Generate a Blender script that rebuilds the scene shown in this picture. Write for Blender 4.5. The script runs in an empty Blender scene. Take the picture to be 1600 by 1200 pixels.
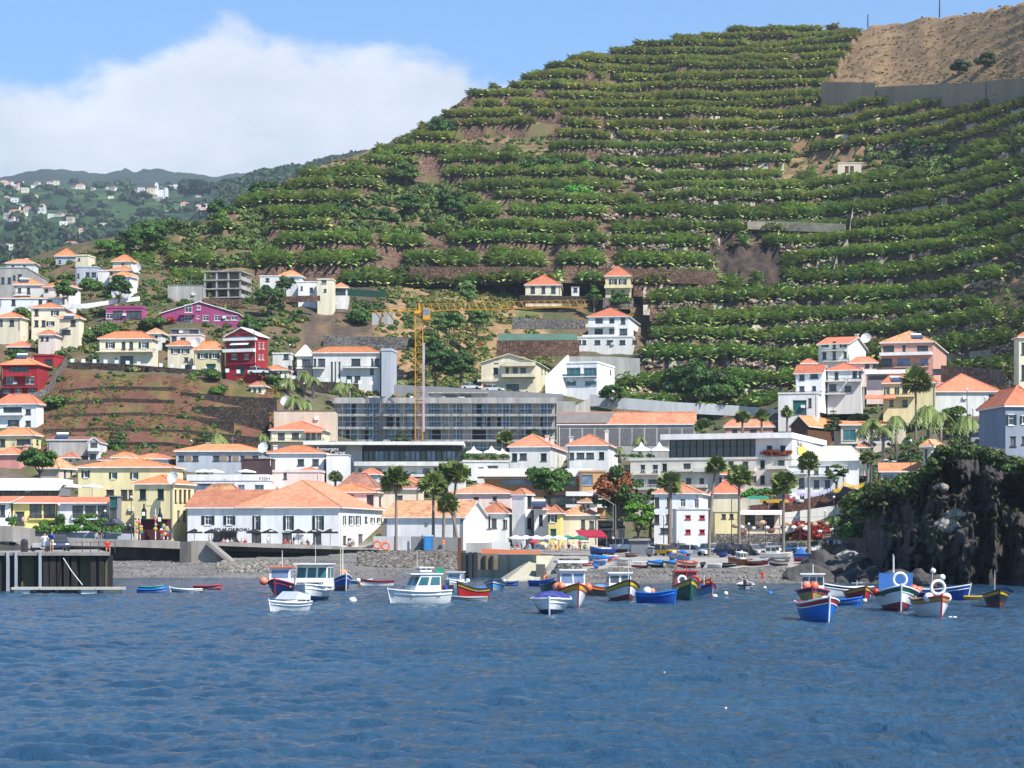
import bpy, math, random
import numpy as np
from math import sin, cos, pi, radians
from mathutils import Vector, Matrix, noise as mnoise
random.seed(7); RNG = np.random.default_rng(7)
F = 3600.0; CX = 800.0; HY = 848.0; CZ = 4.0     # focal length in photo pixels, horizon row, eye height
SC = bpy.context.scene
COL = SC.collection
def X_(px, D): return (px-CX)*D/F
def Z_(py, D): return CZ+(HY-py)*D/F
def PY(z, D): return HY-(z-CZ)*F/D
def P3(px, py, D): return Vector((X_(px, D), D, Z_(py, D)))
def WD(py): return F*CZ/(py-HY)                    # distance of a waterline seen at row py
def R(a, b): return random.uniform(a, b)

# ---------------------------------------------------------------- materials
MATS = {}
def mat(name, col, rough=0.85, var=0.12, scale=0.6, bump=0.0, bscale=8.0, metal=0.0, spec=0.3, col2=None, streak=False, attr=None, trans=0.0):
 if name in MATS: return MATS[name]
 m = bpy.data.materials.new(name); m.use_nodes = True
 nt = m.node_tree; N = nt.nodes; L = nt.links; b = N['Principled BSDF']
 b.inputs['Roughness'].default_value = rough; b.inputs['Metallic'].default_value = metal
 b.inputs['Specular IOR Level'].default_value = spec
 tc = N.new('ShaderNodeTexCoord')
 src = tc.outputs['Object']
 nz = N.new('ShaderNodeTexNoise'); nz.inputs['Scale'].default_value = scale; nz.inputs['Detail'].default_value = 5; nz.inputs['Roughness'].default_value = 0.65
 if streak:
  mp = N.new('ShaderNodeMapping'); mp.inputs['Scale'].default_value = (1.6, 1.6, 0.22); L.new(src, mp.inputs[0]); L.new(mp.outputs[0], nz.inputs['Vector'])
 else: L.new(src, nz.inputs['Vector'])
 rp = N.new('ShaderNodeValToRGB'); rp.color_ramp.elements[0].position = 0.3; rp.color_ramp.elements[1].position = 0.7
 c2 = col2 or tuple(c*(1-var*1.6) for c in col)
 c1 = col if col2 else tuple(min(1, c*(1+var*0.6)) for c in col)
 rp.color_ramp.elements[0].color = (*c2, 1); rp.color_ramp.elements[1].color = (*c1, 1)
 L.new(nz.outputs['Fac'], rp.inputs[0])
 out = rp.outputs[0]
 if attr:
  at = N.new('ShaderNodeAttribute'); at.attribute_name = attr
  mx = N.new('ShaderNodeMix'); mx.data_type = 'RGBA'; mx.blend_type = 'MULTIPLY'; mx.inputs[0].default_value = 1
  L.new(out, mx.inputs[6]); L.new(at.outputs['Color'], mx.inputs[7]); out = mx.outputs[2]
 if trans:
  oi = N.new('ShaderNodeObjectInfo'); mr = N.new('ShaderNodeMapRange'); mr.inputs[3].default_value = 1-trans; mr.inputs[4].default_value = 1+trans*.3; L.new(oi.outputs['Random'], mr.inputs[0])
  mx = N.new('ShaderNodeVectorMath'); mx.operation = 'SCALE'; L.new(out, mx.inputs[0]); L.new(mr.outputs[0], mx.inputs['Scale']); out = mx.outputs[0]
 L.new(out, b.inputs['Base Color'])
 if bump:
  n2 = N.new('ShaderNodeTexNoise'); n2.inputs['Scale'].default_value = bscale; n2.inputs['Detail'].default_value = 4
  L.new(src, n2.inputs['Vector'])
  bp = N.new('ShaderNodeBump'); bp.inputs['Strength'].default_value = min(1, bump); bp.inputs['Distance'].default_value = 0.12
  L.new(n2.outputs['Fac'], bp.inputs['Height']); L.new(bp.outputs[0], b.inputs['Normal'])
 MATS[name] = m
 return m
def hexc(r, g, b):
 f = lambda c: (c/255/12.92) if c/255 <= 0.04045 else ((c/255+0.055)/1.055)**2.4
 return (f(r), f(g), f(b))
def stone_mat(name, c1, c2, mortar, scale=1.5, bump=0.8, vary=1.0):
 if name in MATS: return MATS[name]
 scale *= 2.4
 m = bpy.data.materials.new(name); m.use_nodes = True
 nt = m.node_tree; N = nt.nodes; L = nt.links; b = N['Principled BSDF']; b.inputs['Roughness'].default_value = .9; b.inputs['Specular IOR Level'].default_value = .2
 tc = N.new('ShaderNodeTexCoord'); v = N.new('ShaderNodeTexVoronoi'); v.inputs['Scale'].default_value = scale; L.new(tc.outputs['Object'], v.inputs['Vector'])
 hs = N.new('ShaderNodeSeparateColor'); L.new(v.outputs['Color'], hs.inputs[0])
 nz = N.new('ShaderNodeTexNoise'); nz.inputs['Scale'].default_value = 0.13; nz.inputs['Detail'].default_value = 6; L.new(tc.outputs['Object'], nz.inputs['Vector'])
 ad = N.new('ShaderNodeMath'); ad.operation = 'MULTIPLY_ADD'; ad.inputs[1].default_value = .45*vary; L.new(hs.outputs[0], ad.inputs[0]); L.new(nz.outputs['Fac'], ad.inputs[2])
 rp = N.new('ShaderNodeValToRGB'); rp.color_ramp.elements[0].position = .45; rp.color_ramp.elements[1].position = .95
 rp.color_ramp.elements[0].color = (*c1, 1); rp.color_ramp.elements[1].color = (*c2, 1)
 L.new(ad.outputs[0], rp.inputs[0])
 v2 = N.new('ShaderNodeTexVoronoi'); v2.feature = 'DISTANCE_TO_EDGE'; v2.inputs['Scale'].default_value = scale; L.new(tc.outputs['Object'], v2.inputs['Vector'])
 lt = N.new('ShaderNodeMapRange'); lt.inputs[1].default_value = 0; lt.inputs[2].default_value = .12; L.new(v2.outputs['Distance'], lt.inputs[0])
 mx = N.new('ShaderNodeMix'); mx.data_type = 'RGBA'; L.new(lt.outputs[0], mx.inputs[0]); mx.inputs[6].default_value = (*mortar, 1); L.new(rp.outputs[0], mx.inputs[7])
 L.new(mx.outputs[2], b.inputs['Base Color'])
 bp = N.new('ShaderNodeBump'); bp.inputs['Strength'].default_value = bump; bp.inputs['Distance'].default_value = .15; L.new(lt.outputs[0], bp.inputs['Height']); L.new(bp.outputs[0], b.inputs['Normal'])
 MATS[name] = m
 return m
def tile_mat(name, c1, c2, c3):
 """terracotta: courses along the slope as bump, plus tiles that differ and lichen patches"""
 if name in MATS: return MATS[name]
 m = bpy.data.materials.new(name); m.use_nodes = True
 nt = m.node_tree; N = nt.nodes; L = nt.links; b = N['Principled BSDF']; b.inputs['Roughness'].default_value = .8; b.inputs['Specular IOR Level'].default_value = .25
 tc = N.new('ShaderNodeTexCoord')
 v = N.new('ShaderNodeTexVoronoi'); v.inputs['Scale'].default_value = 2.6; L.new(tc.outputs['Object'], v.inputs['Vector'])
 hs = N.new('ShaderNodeSeparateColor'); L.new(v.outputs['Color'], hs.inputs[0])
 nz = N.new('ShaderNodeTexNoise'); nz.inputs['Scale'].default_value = .5; nz.inputs['Detail'].default_value = 6; nz.inputs['Roughness'].default_value = .7; L.new(tc.outputs['Object'], nz.inputs['Vector'])
 ad = N.new('ShaderNodeMath'); ad.operation = 'MULTIPLY_ADD'; ad.inputs[1].default_value = .3; L.new(hs.outputs[0], ad.inputs[0]); L.new(nz.outputs['Fac'], ad.inputs[2])
 rp = N.new('ShaderNodeValToRGB'); e = rp.color_ramp.elements; e[0].position = .4; e[0].color = (*c2, 1); e[1].position = .85; e[1].color = (*c3, 1)
 k = e.new(.62); k.color = (*c1, 1); L.new(ad.outputs[0], rp.inputs[0]); oi = N.new('ShaderNodeObjectInfo'); mr = N.new('ShaderNodeMapRange'); mr.inputs[3].default_value = .68; mr.inputs[4].default_value = 1.1; L.new(oi.outputs['Random'], mr.inputs[0]); mx = N.new('ShaderNodeVectorMath'); mx.operation = 'SCALE'; L.new(rp.outputs[0], mx.inputs[0]); L.new(mr.outputs[0], mx.inputs['Scale']); L.new(mx.outputs[0], b.inputs['Base Color'])
 w = N.new('ShaderNodeTexWave'); w.bands_direction = 'DIAGONAL'; w.inputs['Scale'].default_value = 1.6; w.inputs['Distortion'].default_value = .4; L.new(tc.outputs['Object'], w.inputs['Vector'])
 bp = N.new('ShaderNodeBump'); bp.inputs['Strength'].default_value = .35; bp.inputs['Distance'].default_value = .08; L.new(w.outputs['Fac'], bp.inputs['Height']); L.new(bp.outputs[0], b.inputs['Normal'])
 MATS[name] = m
 return m

# ---------------------------------------------------------------- mesh builder
class MB:
 def __init__(s): s.v = []; s.f = []; s.m = []
 def quad(s, a, b, c, d, m=0): s.poly([a, b, c, d], m)
 def poly(s, pts, m=0):
  n = len(s.v); s.v.extend(tuple(p) for p in pts); s.f.append(tuple(range(n, n+len(pts)))); s.m.append(m)
 def box(s, x0, x1, y0, y1, z0, z1, m=0):
  n = len(s.v)
  s.v.extend([(x0, y0, z0), (x1, y0, z0), (x1, y1, z0), (x0, y1, z0), (x0, y0, z1), (x1, y0, z1), (x1, y1, z1), (x0, y1, z1)])
  for f in ((3, 2, 1, 0), (4, 5, 6, 7), (0, 1, 5, 4), (1, 2, 6, 5), (2, 3, 7, 6), (3, 0, 4, 7)):
   s.f.append(tuple(n+i for i in f)); s.m.append(m)
  return s
 def tube(s, p0, p1, r0, r1=None, n=6, m=0, cap=True):
  if r1 is None: r1 = r0
  p0 = Vector(p0); p1 = Vector(p1); d = (p1-p0)
  if d.length < 1e-6: return s
  d.normalize(); a = d.orthogonal().normalized(); b = d.cross(a); k = len(s.v)
  for p, r in ((p0, r0), (p1, r1)):
   for i in range(n):
    t = 2*pi*i/n; q = p+a*(r*cos(t))+b*(r*sin(t)); s.v.append(tuple(q))
  for i in range(n):
   j = (i+1) % n; s.f.append((k+i, k+j, k+n+j, k+n+i)); s.m.append(m)
  if cap:
   s.f.append(tuple(k+i for i in range(n-1, -1, -1))); s.m.append(m)
   s.f.append(tuple(k+n+i for i in range(n))); s.m.append(m)
  return s
 def ball(s, c, r, n=8, k=6, m=0, sq=(1, 1, 1)):
  b0 = len(s.v)
  for i in range(k+1):
   th = pi*i/k
   for j in range(n):
    ph = 2*pi*j/n
    s.v.append((c[0]+r*sq[0]*sin(th)*cos(ph), c[1]+r*sq[1]*sin(th)*sin(ph), c[2]+r*sq[2]*cos(th)))
  for i in range(k):
   for j in range(n):
    j2 = (j+1) % n; s.f.append((b0+i*n+j, b0+(i+1)*n+j, b0+(i+1)*n+j2, b0+i*n+j2)); s.m.append(m)
  return s
 def torus(s, c, R0, r, ax='y', n=20, k=6, m=0):
  b0 = len(s.v)
  for i in range(n):
   a = 2*pi*i/n
   for j in range(k):
    t = 2*pi*j/k; q = R0+r*cos(t); u, w, h = q*cos(a), q*sin(a), r*sin(t)
    s.v.append((c[0]+u, c[1]+h, c[2]+w) if ax == 'y' else (c[0]+u, c[1]+w, c[2]+h) if ax == 'z' else (c[0]+h, c[1]+u, c[2]+w))
  for i in range(n):
   for j in range(k):
    i2 = (i+1) % n; j2 = (j+1) % k; s.f.append((b0+i*k+j, b0+i2*k+j, b0+i2*k+j2, b0+i*k+j2)); s.m.append(m)
  return s
 def mesh(s, name, mats, smooth=False):
  me = bpy.data.meshes.new(name); me.from_pydata(s.v, [], s.f)
  for q in (mats if isinstance(mats, (list, tuple)) else [mats]): me.materials.append(q)
  if any(s.m): me.polygons.foreach_set('material_index', s.m)
  if smooth: me.polygons.foreach_set('use_smooth', [True]*len(s.f))
  me.update(); return me
 def build(s, name, mats, parent=None, smooth=False, loc=None, rot=None):
  return link(name, s.mesh(name, mats, smooth), parent, loc, rot)
def link(name, data, parent=None, loc=None, rot=None):
 o = bpy.data.objects.new(name, data); COL.objects.link(o)
 if parent: o.parent = parent
 if loc is not None: o.location = loc
 if rot is not None: o.rotation_euler = rot if hasattr(rot, '__len__') else (0, 0, rot)
 return o
def tag(o, label, cat, group=None, kind=None):
 if label: o['label'] = label
 if cat: o['category'] = cat
 if group: o['group'] = group
 if kind: o['kind'] = kind
 return o
def thing(name, label, cat, loc=(0, 0, 0), rz=0, group=None):
 o = link(name, None, None, loc, rz); o.empty_display_size = .2
 return tag(o, label, cat, group)
KIDS = {}
def copy_tree(o, parent=None, label=None, loc=None, rz=None, scale=None, group=None):
 c = o.copy(); COL.objects.link(c)
 if parent: c.parent = parent
 for ch in list(o.children): copy_tree(ch, c)
 if label: c['label'] = label
 if group: c['group'] = group
 if loc is not None: c.location = loc
 if rz is not None: c.rotation_euler = (0, 0, rz)
 if scale is not None: c.scale = (scale,)*3 if not hasattr(scale, '__len__') else scale
 return c
def np_mesh(name, V, Fq, mats, col=None, midx=None, smooth=False):
 """V (n,3), Fq (m,4) or (m,3), col (n,3) vertex colour attribute 'tint'"""
 me = bpy.data.meshes.new(name); k = Fq.shape[1]
 me.vertices.add(len(V)); me.vertices.foreach_set('co', V.astype(np.float32).ravel())
 me.loops.add(Fq.size); me.loops.foreach_set('vertex_index', Fq.astype(np.int32).ravel())
 me.polygons.add(len(Fq)); me.polygons.foreach_set('loop_start', np.arange(0, Fq.size, k, dtype=np.int32))
 try: me.polygons.foreach_set('loop_total', np.full(len(Fq), k, dtype=np.int32))
 except Exception: pass
 for q in mats: me.materials.append(q)
 if midx is not None: me.polygons.foreach_set('material_index', midx.astype(np.int32))
 if smooth: me.polygons.foreach_set('use_smooth', np.ones(len(Fq), dtype=bool))
 if col is not None:
  a = me.color_attributes.new('tint', 'FLOAT_COLOR', 'POINT')
  c4 = np.ones((len(V), 4), dtype=np.float32); c4[:, :3] = col; a.data.foreach_set('color', c4.ravel())
 me.update(calc_edges=True); me.validate(); return me
def grid_faces(nu, nv):
 i = np.arange(nu-1)[:, None]; j = np.arange(nv-1)[None, :]
 a = (i*nv+j).ravel()
 return np.stack([a, a+nv, a+nv+1, a+1], 1)
def interp(x, xs, ys): return float(np.interp(x, xs, ys))
# smooth value noise in numpy (2D) for terrain
_PERM = RNG.random((256, 256))
def vnoise(x, y):
 x = np.asarray(x, float); y = np.asarray(y, float); xi = np.floor(x).astype(int); yi = np.floor(y).astype(int); fx = x-xi; fy = y-yi
 fx = fx*fx*(3-2*fx); fy = fy*fy*(3-2*fy); a = _PERM[xi % 256, yi % 256]; b = _PERM[(xi+1) % 256, yi % 256]; c = _PERM[xi % 256, (yi+1) % 256]; d = _PERM[(xi+1) % 256, (yi+1) % 256]
 return (a*(1-fx)+b*fx)*(1-fy)+(c*(1-fx)+d*fx)*fy
def fbm(x, y, o=4):
 s = 0; a = .5; 
 for i in range(o): s = s+a*vnoise(x*2**i+17*i, y*2**i+31*i); a *= .5
 return s*2/(2-2**(1-o)) if o > 1 else s*2

# ---------------------------------------------------------------- camera, world, sun
cam = bpy.data.cameras.new('camera'); camo = bpy.data.objects.new('camera', cam); COL.objects.link(camo); SC.camera = camo
camo.location = (0, 0, CZ); camo.rotation_euler = (pi/2, 0, 0)
cam.sensor_width = 36; cam.lens = F/1600*36; cam.shift_y = 248/1600; cam.clip_start = 1; cam.clip_end = 20000
SUNV = Vector((0.49, -0.45, 0.75)).normalized()
el = math.asin(SUNV.z); az = math.atan2(SUNV.x, SUNV.y)
w = bpy.data.worlds.new('World'); SC.world = w; w.use_nodes = True
N = w.node_tree.nodes; L = w.node_tree.links; bg = N['Background']; wo = N['World Output']
sky = N.new('ShaderNodeTexSky'); sky.sky_type = 'NISHITA'; sky.sun_disc = False; sky.sun_elevation = el; sky.sun_rotation = az
sky.air_density = 1.0; sky.dust_density = 0.0; sky.ozone_density = 4.0; sky.altitude = 800
smx = N.new('ShaderNodeMix'); smx.data_type = 'RGBA'; smx.blend_type = 'MULTIPLY'; smx.inputs[0].default_value = 1; smx.inputs[7].default_value = (.72, .93, 1.06, 1); L.new(sky.outputs[0], smx.inputs[6]); L.new(smx.outputs[2], bg.inputs[0]); bg.inputs[1].default_value = 0.105
# clouds by direction: azimuth and elevation
tc = N.new('ShaderNodeTexCoord'); sp = N.new('ShaderNodeSeparateXYZ'); L.new(tc.outputs['Generated'], sp.inputs[0])
def M(op, a, b=None, c=None, clamp=False):
 n = N.new('ShaderNodeMath'); n.operation = op; n.use_clamp = clamp
 for i, q in enumerate((a, b, c)):
  if q is None: continue
  if isinstance(q, (int, float)): n.inputs[i].default_value = q
  else: L.new(q, n.inputs[i])
 return n.outputs[0]
azn = M('ARCTAN2', sp.outputs[0], sp.outputs[1]); eln = M('ARCSINE', sp.outputs[2])
cv = N.new('ShaderNodeCombineXYZ'); L.new(azn, cv.inputs[0]); L.new(M('MULTIPLY', eln, 1.5), cv.inputs[1])
n1 = N.new('ShaderNodeTexNoise'); n1.inputs['Scale'].default_value = 9; n1.inputs['Detail'].default_value = 9; n1.inputs['Roughness'].default_value = .64; L.new(cv.outputs[0], n1.inputs['Vector'])
n2 = N.new('ShaderNodeTexNoise'); n2.inputs['Scale'].default_value = 30; n2.inputs['Detail'].default_value = 6; L.new(cv.outputs[0], n2.inputs['Vector'])
# bank top as a function of azimuth (curve over [-0.5,0.5] rad)
fc = N.new('ShaderNodeFloatCurve'); cm = fc.mapping; cv0 = cm.curves[0]
def azp(px): return (math.atan((px-CX)/F)+.5)
def elp(px, py): return math.atan((HY-py)/F*math.cos(math.atan((px-CX)/F)))/.4
pts = [(0, .35), (azp(-400), .44), (azp(0), elp(0, 128)), (azp(140), elp(140, 128)), (azp(230), elp(230, 100)), (azp(300), elp(300, 74)), (azp(360), elp(360, 42)),
       (azp(440), elp(440, 55)), (azp(500), elp(500, 85)), (azp(640), elp(640, 72)), (azp(720), elp(720, 95)), (azp(790), elp(790, 125)), (azp(860), elp(860, 165)), (azp(1100), .2), (azp(1500), .15), (1, .3)]
cv0.points[0].location = pts[0]; cv0.points[1].location = pts[-1]
for p in pts[1:-1]: cv0.points.new(*p)
cm.update()
L.new(M('ADD', azn, .5, clamp=True), fc.inputs['Value'])
top = M('MULTIPLY', fc.outputs[0], .4)
edge = M('ADD', M('SUBTRACT', top, eln), M('MULTIPLY', M('SUBTRACT', n1.outputs['Fac'], .5), .075))
edge = M('ADD', edge, M('MULTIPLY', M('SUBTRACT', n2.outputs['Fac'], .5), .022))
mask = N.new('ShaderNodeMapRange'); mask.interpolation_type = 'SMOOTHSTEP'; mask.inputs[1].default_value = -.005; mask.inputs[2].default_value = .009; L.new(edge, mask.inputs[0])
back = N.new('ShaderNodeMapRange'); back.inputs[1].default_value = -.2; back.inputs[2].default_value = .1; L.new(sp.outputs[1], back.inputs[0])
mk = M('MULTIPLY', mask.outputs[0], M('MULTIPLY', back.outputs[0], .95))
n3 = N.new('ShaderNodeTexNoise'); n3.inputs['Scale'].default_value = 14; n3.inputs['Detail'].default_value = 8; n3.inputs['Roughness'].default_value = .6; mp = N.new('ShaderNodeMapping'); mp.inputs['Location'].default_value = (3, 5, 0)
L.new(cv.outputs[0], mp.inputs[0]); L.new(mp.outputs[0], n3.inputs['Vector'])
cr = N.new('ShaderNodeValToRGB'); cr.color_ramp.elements[0].position = .3; cr.color_ramp.elements[0].color = (.40, .44, .50, 1); cr.color_ramp.elements[1].position = .68; cr.color_ramp.elements[1].color = (.62, .65, .68, 1)
L.new(M('ADD', M('MULTIPLY', n3.outputs['Fac'], .9), M('SUBTRACT', M('MULTIPLY', eln, 1.6), .21)), cr.inputs[0])
bg2 = N.new('ShaderNodeBackground'); L.new(cr.outputs[0], bg2.inputs[0]); bg2.inputs[1].default_value = 1.0
ms = N.new('ShaderNodeMixShader'); L.new(mk, ms.inputs[0]); L.new(bg.outputs[0], ms.inputs[1]); L.new(bg2.outputs[0], ms.inputs[2]); L.new(ms.outputs[0], wo.inputs[0])
sun = bpy.data.lights.new('sun', 'SUN'); sun.energy = 4.8; sun.angle = radians(.5); sun.color = (1, .95, .87)
so = bpy.data.objects.new('sun', sun); COL.objects.link(so); so.rotation_euler = SUNV.to_track_quat('Z', 'Y').to_euler(); so.location = (0, 0, 300)
vs = SC.view_settings; vs.view_transform = 'Standard'; vs.look = 'None'; vs.exposure = 0.8; vs.gamma = 1; vs.use_curve_mapping = False
SC.cycles.max_bounces = 5; SC.cycles.diffuse_bounces = 2; SC.cycles.glossy_bounces = 2; SC.cycles.transparent_max_bounces = 8; SC.cycles.volume_bounces = 0
SC.cycles.use_denoising = True

# ---------------------------------------------------------------- shared materials
STONE_D = stone_mat('dark_basalt_masonry', (.035, .028, .024), (.10, .075, .06), (.02, .016, .014), .9)
STONE_B = stone_mat('brown_terrace_masonry', (.09, .052, .036), (.22, .135, .095), (.03, .02, .017), .8)
STONE_G = stone_mat('grey_masonry', (.10, .095, .09), (.24, .22, .20), (.08, .075, .07), .8)
PALESTONE = mat('pale_dry_leaf_bank', (.48, .42, .35), .95, bump=.8, bscale=2, scale=.8, col2=(.22, .17, .13))
SOIL = mat('terrace_soil', (.17, .10, .065), .95, scale=.35, col2=(.07, .05, .03), bump=.5, bscale=2)
DRY = mat('dry_grass_slope', (.27, .175, .09), .95, scale=.22, col2=(.15, .095, .05), bump=.4, bscale=1.6)
SCRUB = mat('scrub_slope', (.075, .09, .03), .95, scale=.3, col2=(.15, .095, .05), bump=.8, bscale=1.2)
REDDRY = mat('red_brown_weeds', (.21, .085, .055), .95, scale=.2, col2=(.14, .10, .04), bump=.8, bscale=1.6)
ROCK = mat('basalt_cliff_rock', (.07, .062, .056), .9, scale=.7, col2=(.010, .010, .011), bump=1, bscale=2.2)
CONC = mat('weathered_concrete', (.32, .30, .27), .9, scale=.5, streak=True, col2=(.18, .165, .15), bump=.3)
CONCD = mat('dark_and_shaded_concrete', (.15, .14, .13), .9, scale=.5, streak=True, col2=(.06, .058, .055), bump=.3)  # darker concrete; on the recessed sea walls its dark tone is painted shade
ROCKB = mat('brown_ravine_rock', (.085, .06, .045), .95, scale=.35, col2=(.016, .012, .01), bump=1, bscale=1)
ASPH = mat('asphalt', (.06, .06, .062), .9, scale=.8)
LEAF = mat('leaf_green', (.075, .13, .03), .6, var=.25, scale=1.5, attr='tint', spec=.35)
BANANA = mat('banana_leaf', (.33, .42, .155), .5, var=.2, scale=.8, attr='tint', spec=.45)
BARK = mat('bark', (.16, .12, .09), .95, scale=3, bump=.6)
# ---------------------------------------------------------------- the sea
def sea():
 ds = []
 D = 8.0
 while D < 300: ds.append(D); D *= 1.0027 if D > 38 else 1.03
 ds += [310, 330, 360, 400, 600, 1000, 2000, 5000, 9000]
 ds = np.array(ds)
 pxs = np.concatenate([np.linspace(-3200, -150, 30), np.linspace(-140, 1740, 900), np.linspace(1750, 4800, 30)])
 PX, DD = np.meshgrid(pxs, ds, indexing='ij')
 X = (PX-CX)*DD/F; Y = DD; Z = np.zeros_like(X)
 rg = np.random.default_rng(3)
 for i in range(48):
  lam = 0.45*(1.075**i) if i < 36 else rg.uniform(.6, 2)
  th = radians(rg.normal(75, 40)); k = 2*pi/lam; amp = .0072*lam**.85
  if lam > 4: amp *= .5
  ph = rg.uniform(0, 2*pi)
  u = X*cos(th)+Y*sin(th); wrp = .5*np.sin(u*.13+i)+.6*np.cos((X*sin(th)-Y*cos(th))*.21+2*i)
  env = .55+.9*vnoise(X/(lam*5)+i*3, Y/(lam*5)+i*7)
  s = np.sin(k*(u+wrp*.4*lam*.3)+ph); Z += amp*env*(s+.25*(1-np.abs(s))*2-.2)
 fade = np.clip((300-DD)/120, 0, 1)*np.clip(1.2-DD/400, .3, 1); Z *= fade
 m = bpy.data.materials.new('sea_water'); m.use_nodes = True
 N = m.node_tree.nodes; L = m.node_tree.links; b = N['Principled BSDF']
 b.inputs['Roughness'].default_value = .12; b.inputs['IOR'].default_value = 1.333
 tc = N.new('ShaderNodeTexCoord')
 n1 = N.new('ShaderNodeTexNoise'); n1.inputs['Scale'].default_value = .05; n1.inputs['Detail'].default_value = 4; L.new(tc.outputs['Object'], n1.inputs['Vector'])
 rp = N.new('ShaderNodeValToRGB'); rp.color_ramp.elements[0].position = .35; rp.color_ramp.elements[0].color = (.013, .046, .090, 1); rp.color_ramp.elements[1].position = .65; rp.color_ramp.elements[1].color = (.022, .068, .120, 1)
 L.new(n1.outputs['Fac'], rp.inputs[0])
 L.new(rp.outputs[0], b.inputs['Base Color'])
 mp = N.new('ShaderNodeMapping'); mp.inputs['Scale'].default_value = (1, .45, 1); L.new(tc.outputs['Object'], mp.inputs[0])
 n2 = N.new('ShaderNodeTexNoise'); n2.inputs['Scale'].default_value = 6.5; n2.inputs['Detail'].default_value = 6; n2.inputs['Roughness'].default_value = .6; L.new(mp.outputs[0], n2.inputs['Vector'])
 n3 = N.new('ShaderNodeTexNoise'); n3.inputs['Scale'].default_value = 1.7; n3.inputs['Detail'].default_value = 5; n3.inputs['Distortion'].default_value = .6; L.new(mp.outputs[0], n3.inputs['Vector'])
 bp = N.new('ShaderNodeBump'); bp.inputs['Strength'].default_value = .9; bp.inputs['Distance'].default_value = .10; L.new(n2.outputs['Fac'], bp.inputs['Height'])
 b2 = N.new('ShaderNodeBump'); b2.inputs['Strength'].default_value = .9; b2.inputs['Distance'].default_value = .2; L.new(n3.outputs['Fac'], b2.inputs['Height']); L.new(bp.outputs[0], b2.inputs['Normal']); L.new(b2.outputs[0], b.inputs['Normal'])
 me = np_mesh('sea', np.stack([X, Y, Z], -1).reshape(-1, 3), grid_faces(len(pxs), len(ds)), [m], smooth=True)
 tag(link('sea', me), 'choppy blue harbour water', None, kind='structure')
sea()

# ---------------------------------------------------------------- ground of the bay, the town and the hill
GC = [-250, 0, 100, 180, 290, 430, 600, 740, 810, 900, 1000, 1100, 1200, 1300, 1350, 1450, 1600, 1900]
# for each column: (distance, photo row of the ground there)
GT = {
 -250: [(296, 838), (318, 838), (345, 820), (380, 740), (420, 680), (460, 610), (500, 540), (540, 480), (600, 435), (680, 425)],
 0:    [(296, 838), (318, 834), (345, 820), (380, 740), (420, 670), (460, 615), (500, 530), (540, 475), (600, 430), (680, 420)],
 100:  [(296, 843), (318, 838), (345, 830), (375, 760), (400, 703), (455, 603), (462, 575), (475, 572), (510, 520), (540, 475), (600, 412), (680, 385)],
 180:  [(296, 847), (318, 846), (345, 835), (375, 760), (400, 703), (455, 600), (463, 578), (480, 575), (510, 505), (540, 465), (600, 405), (680, 370)],
 290:  [(298, 850), (318, 853), (345, 845), (375, 770), (400, 705), (455, 604), (464, 584), (482, 582), (510, 505), (540, 466), (600, 430), (680, 400)],
 430:  [(306, 856), (325, 857), (345, 850), (375, 780), (400, 735), (430, 700), (463, 605), (482, 598), (515, 510), (545, 466), (600, 440), (640, 425)],
 600: [(312, 860), (325, 860), (345, 855), (375, 785), (400, 745), (430, 712), (450, 706), (466, 640), (482, 602), (500, 598), (515, 550), (545, 478), (600, 440), (640, 415)],
 740: [(312, 861), (325, 860), (345, 858), (375, 800), (400, 750), (430, 715), (450, 708), (466, 650), (482, 625), (510, 590), (540, 540), (575, 478), (592, 455), (640, 415)],
 810: [(300, 866), (325, 861), (345, 858), (375, 800), (400, 760), (430, 718), (450, 710), (466, 650), (482, 628), (510, 600), (535, 555), (575, 485), (592, 459), (640, 418)],
 900: [(290, 868), (325, 862), (345, 858), (375, 810), (400, 770), (430, 720), (460, 668), (482, 630), (510, 605), (535, 560), (556, 546), (575, 490), (592, 462), (640, 420)],
 1000: [(285, 870), (318, 865), (345, 862), (375, 820), (400, 780), (430, 735), (460, 680), (482, 655), (500, 635), (520, 590), (556, 546), (575, 505), (592, 475), (640, 440)],
 1100: [(280, 874), (318, 866), (345, 862), (372, 838), (400, 785), (430, 735), (460, 680), (482, 655), (500, 640)],
 1200: [(280, 874), (318, 866), (345, 860), (372, 835), (400, 785), (430, 735), (445, 675), (482, 640), (500, 630)],
 1300: [(278, 874), (318, 866), (340, 858), (365, 800), (400, 775), (430, 720), (445, 665), (460, 640), (482, 600)],
 1350: [(276, 868), (318, 862), (340, 850), (365, 785), (400, 750), (430, 690), (445, 650), (460, 615), (482, 590)],
 1450: [(276, 738), (318, 735), (340, 730), (365, 722), (400, 708), (430, 660), (445, 630), (460, 610), (482, 590)],
 1600: [(276, 722), (318, 718), (340, 712), (365, 705), (400, 685), (430, 640), (445, 610), (460, 590), (482, 570)],
 1900: [(276, 720), (318, 716), (340, 708), (365, 695), (400, 670), (430, 620), (445, 600), (460, 580), (482, 560)],
}
def gpy(px, D):
 px = min(max(px, GC[0]), GC[-1])
 for i in range(len(GC)-1):
  if px <= GC[i+1]: break
 a, b = GC[i], GC[i+1]; t = (px-a)/(b-a)
 ya = interp(D, [q[0] for q in GT[a]], [q[1] for q in GT[a]]); yb = interp(D, [q[0] for q in GT[b]], [q[1] for q in GT[b]])
 return ya*(1-t)+yb*t
def gz(px, D): return Z_(gpy(px, D), D)
HK = 2.54
def FPX(px): 
 t = np.clip((px-1230)/420, 0, 1.3); t = t*t*(1.5-.5*np.minimum(t, 1)*1)
 return 1-.125*np.minimum(t, 1.3)
def hillD(px, z): return FPX(px)*(500+HK*(z-33))
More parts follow.
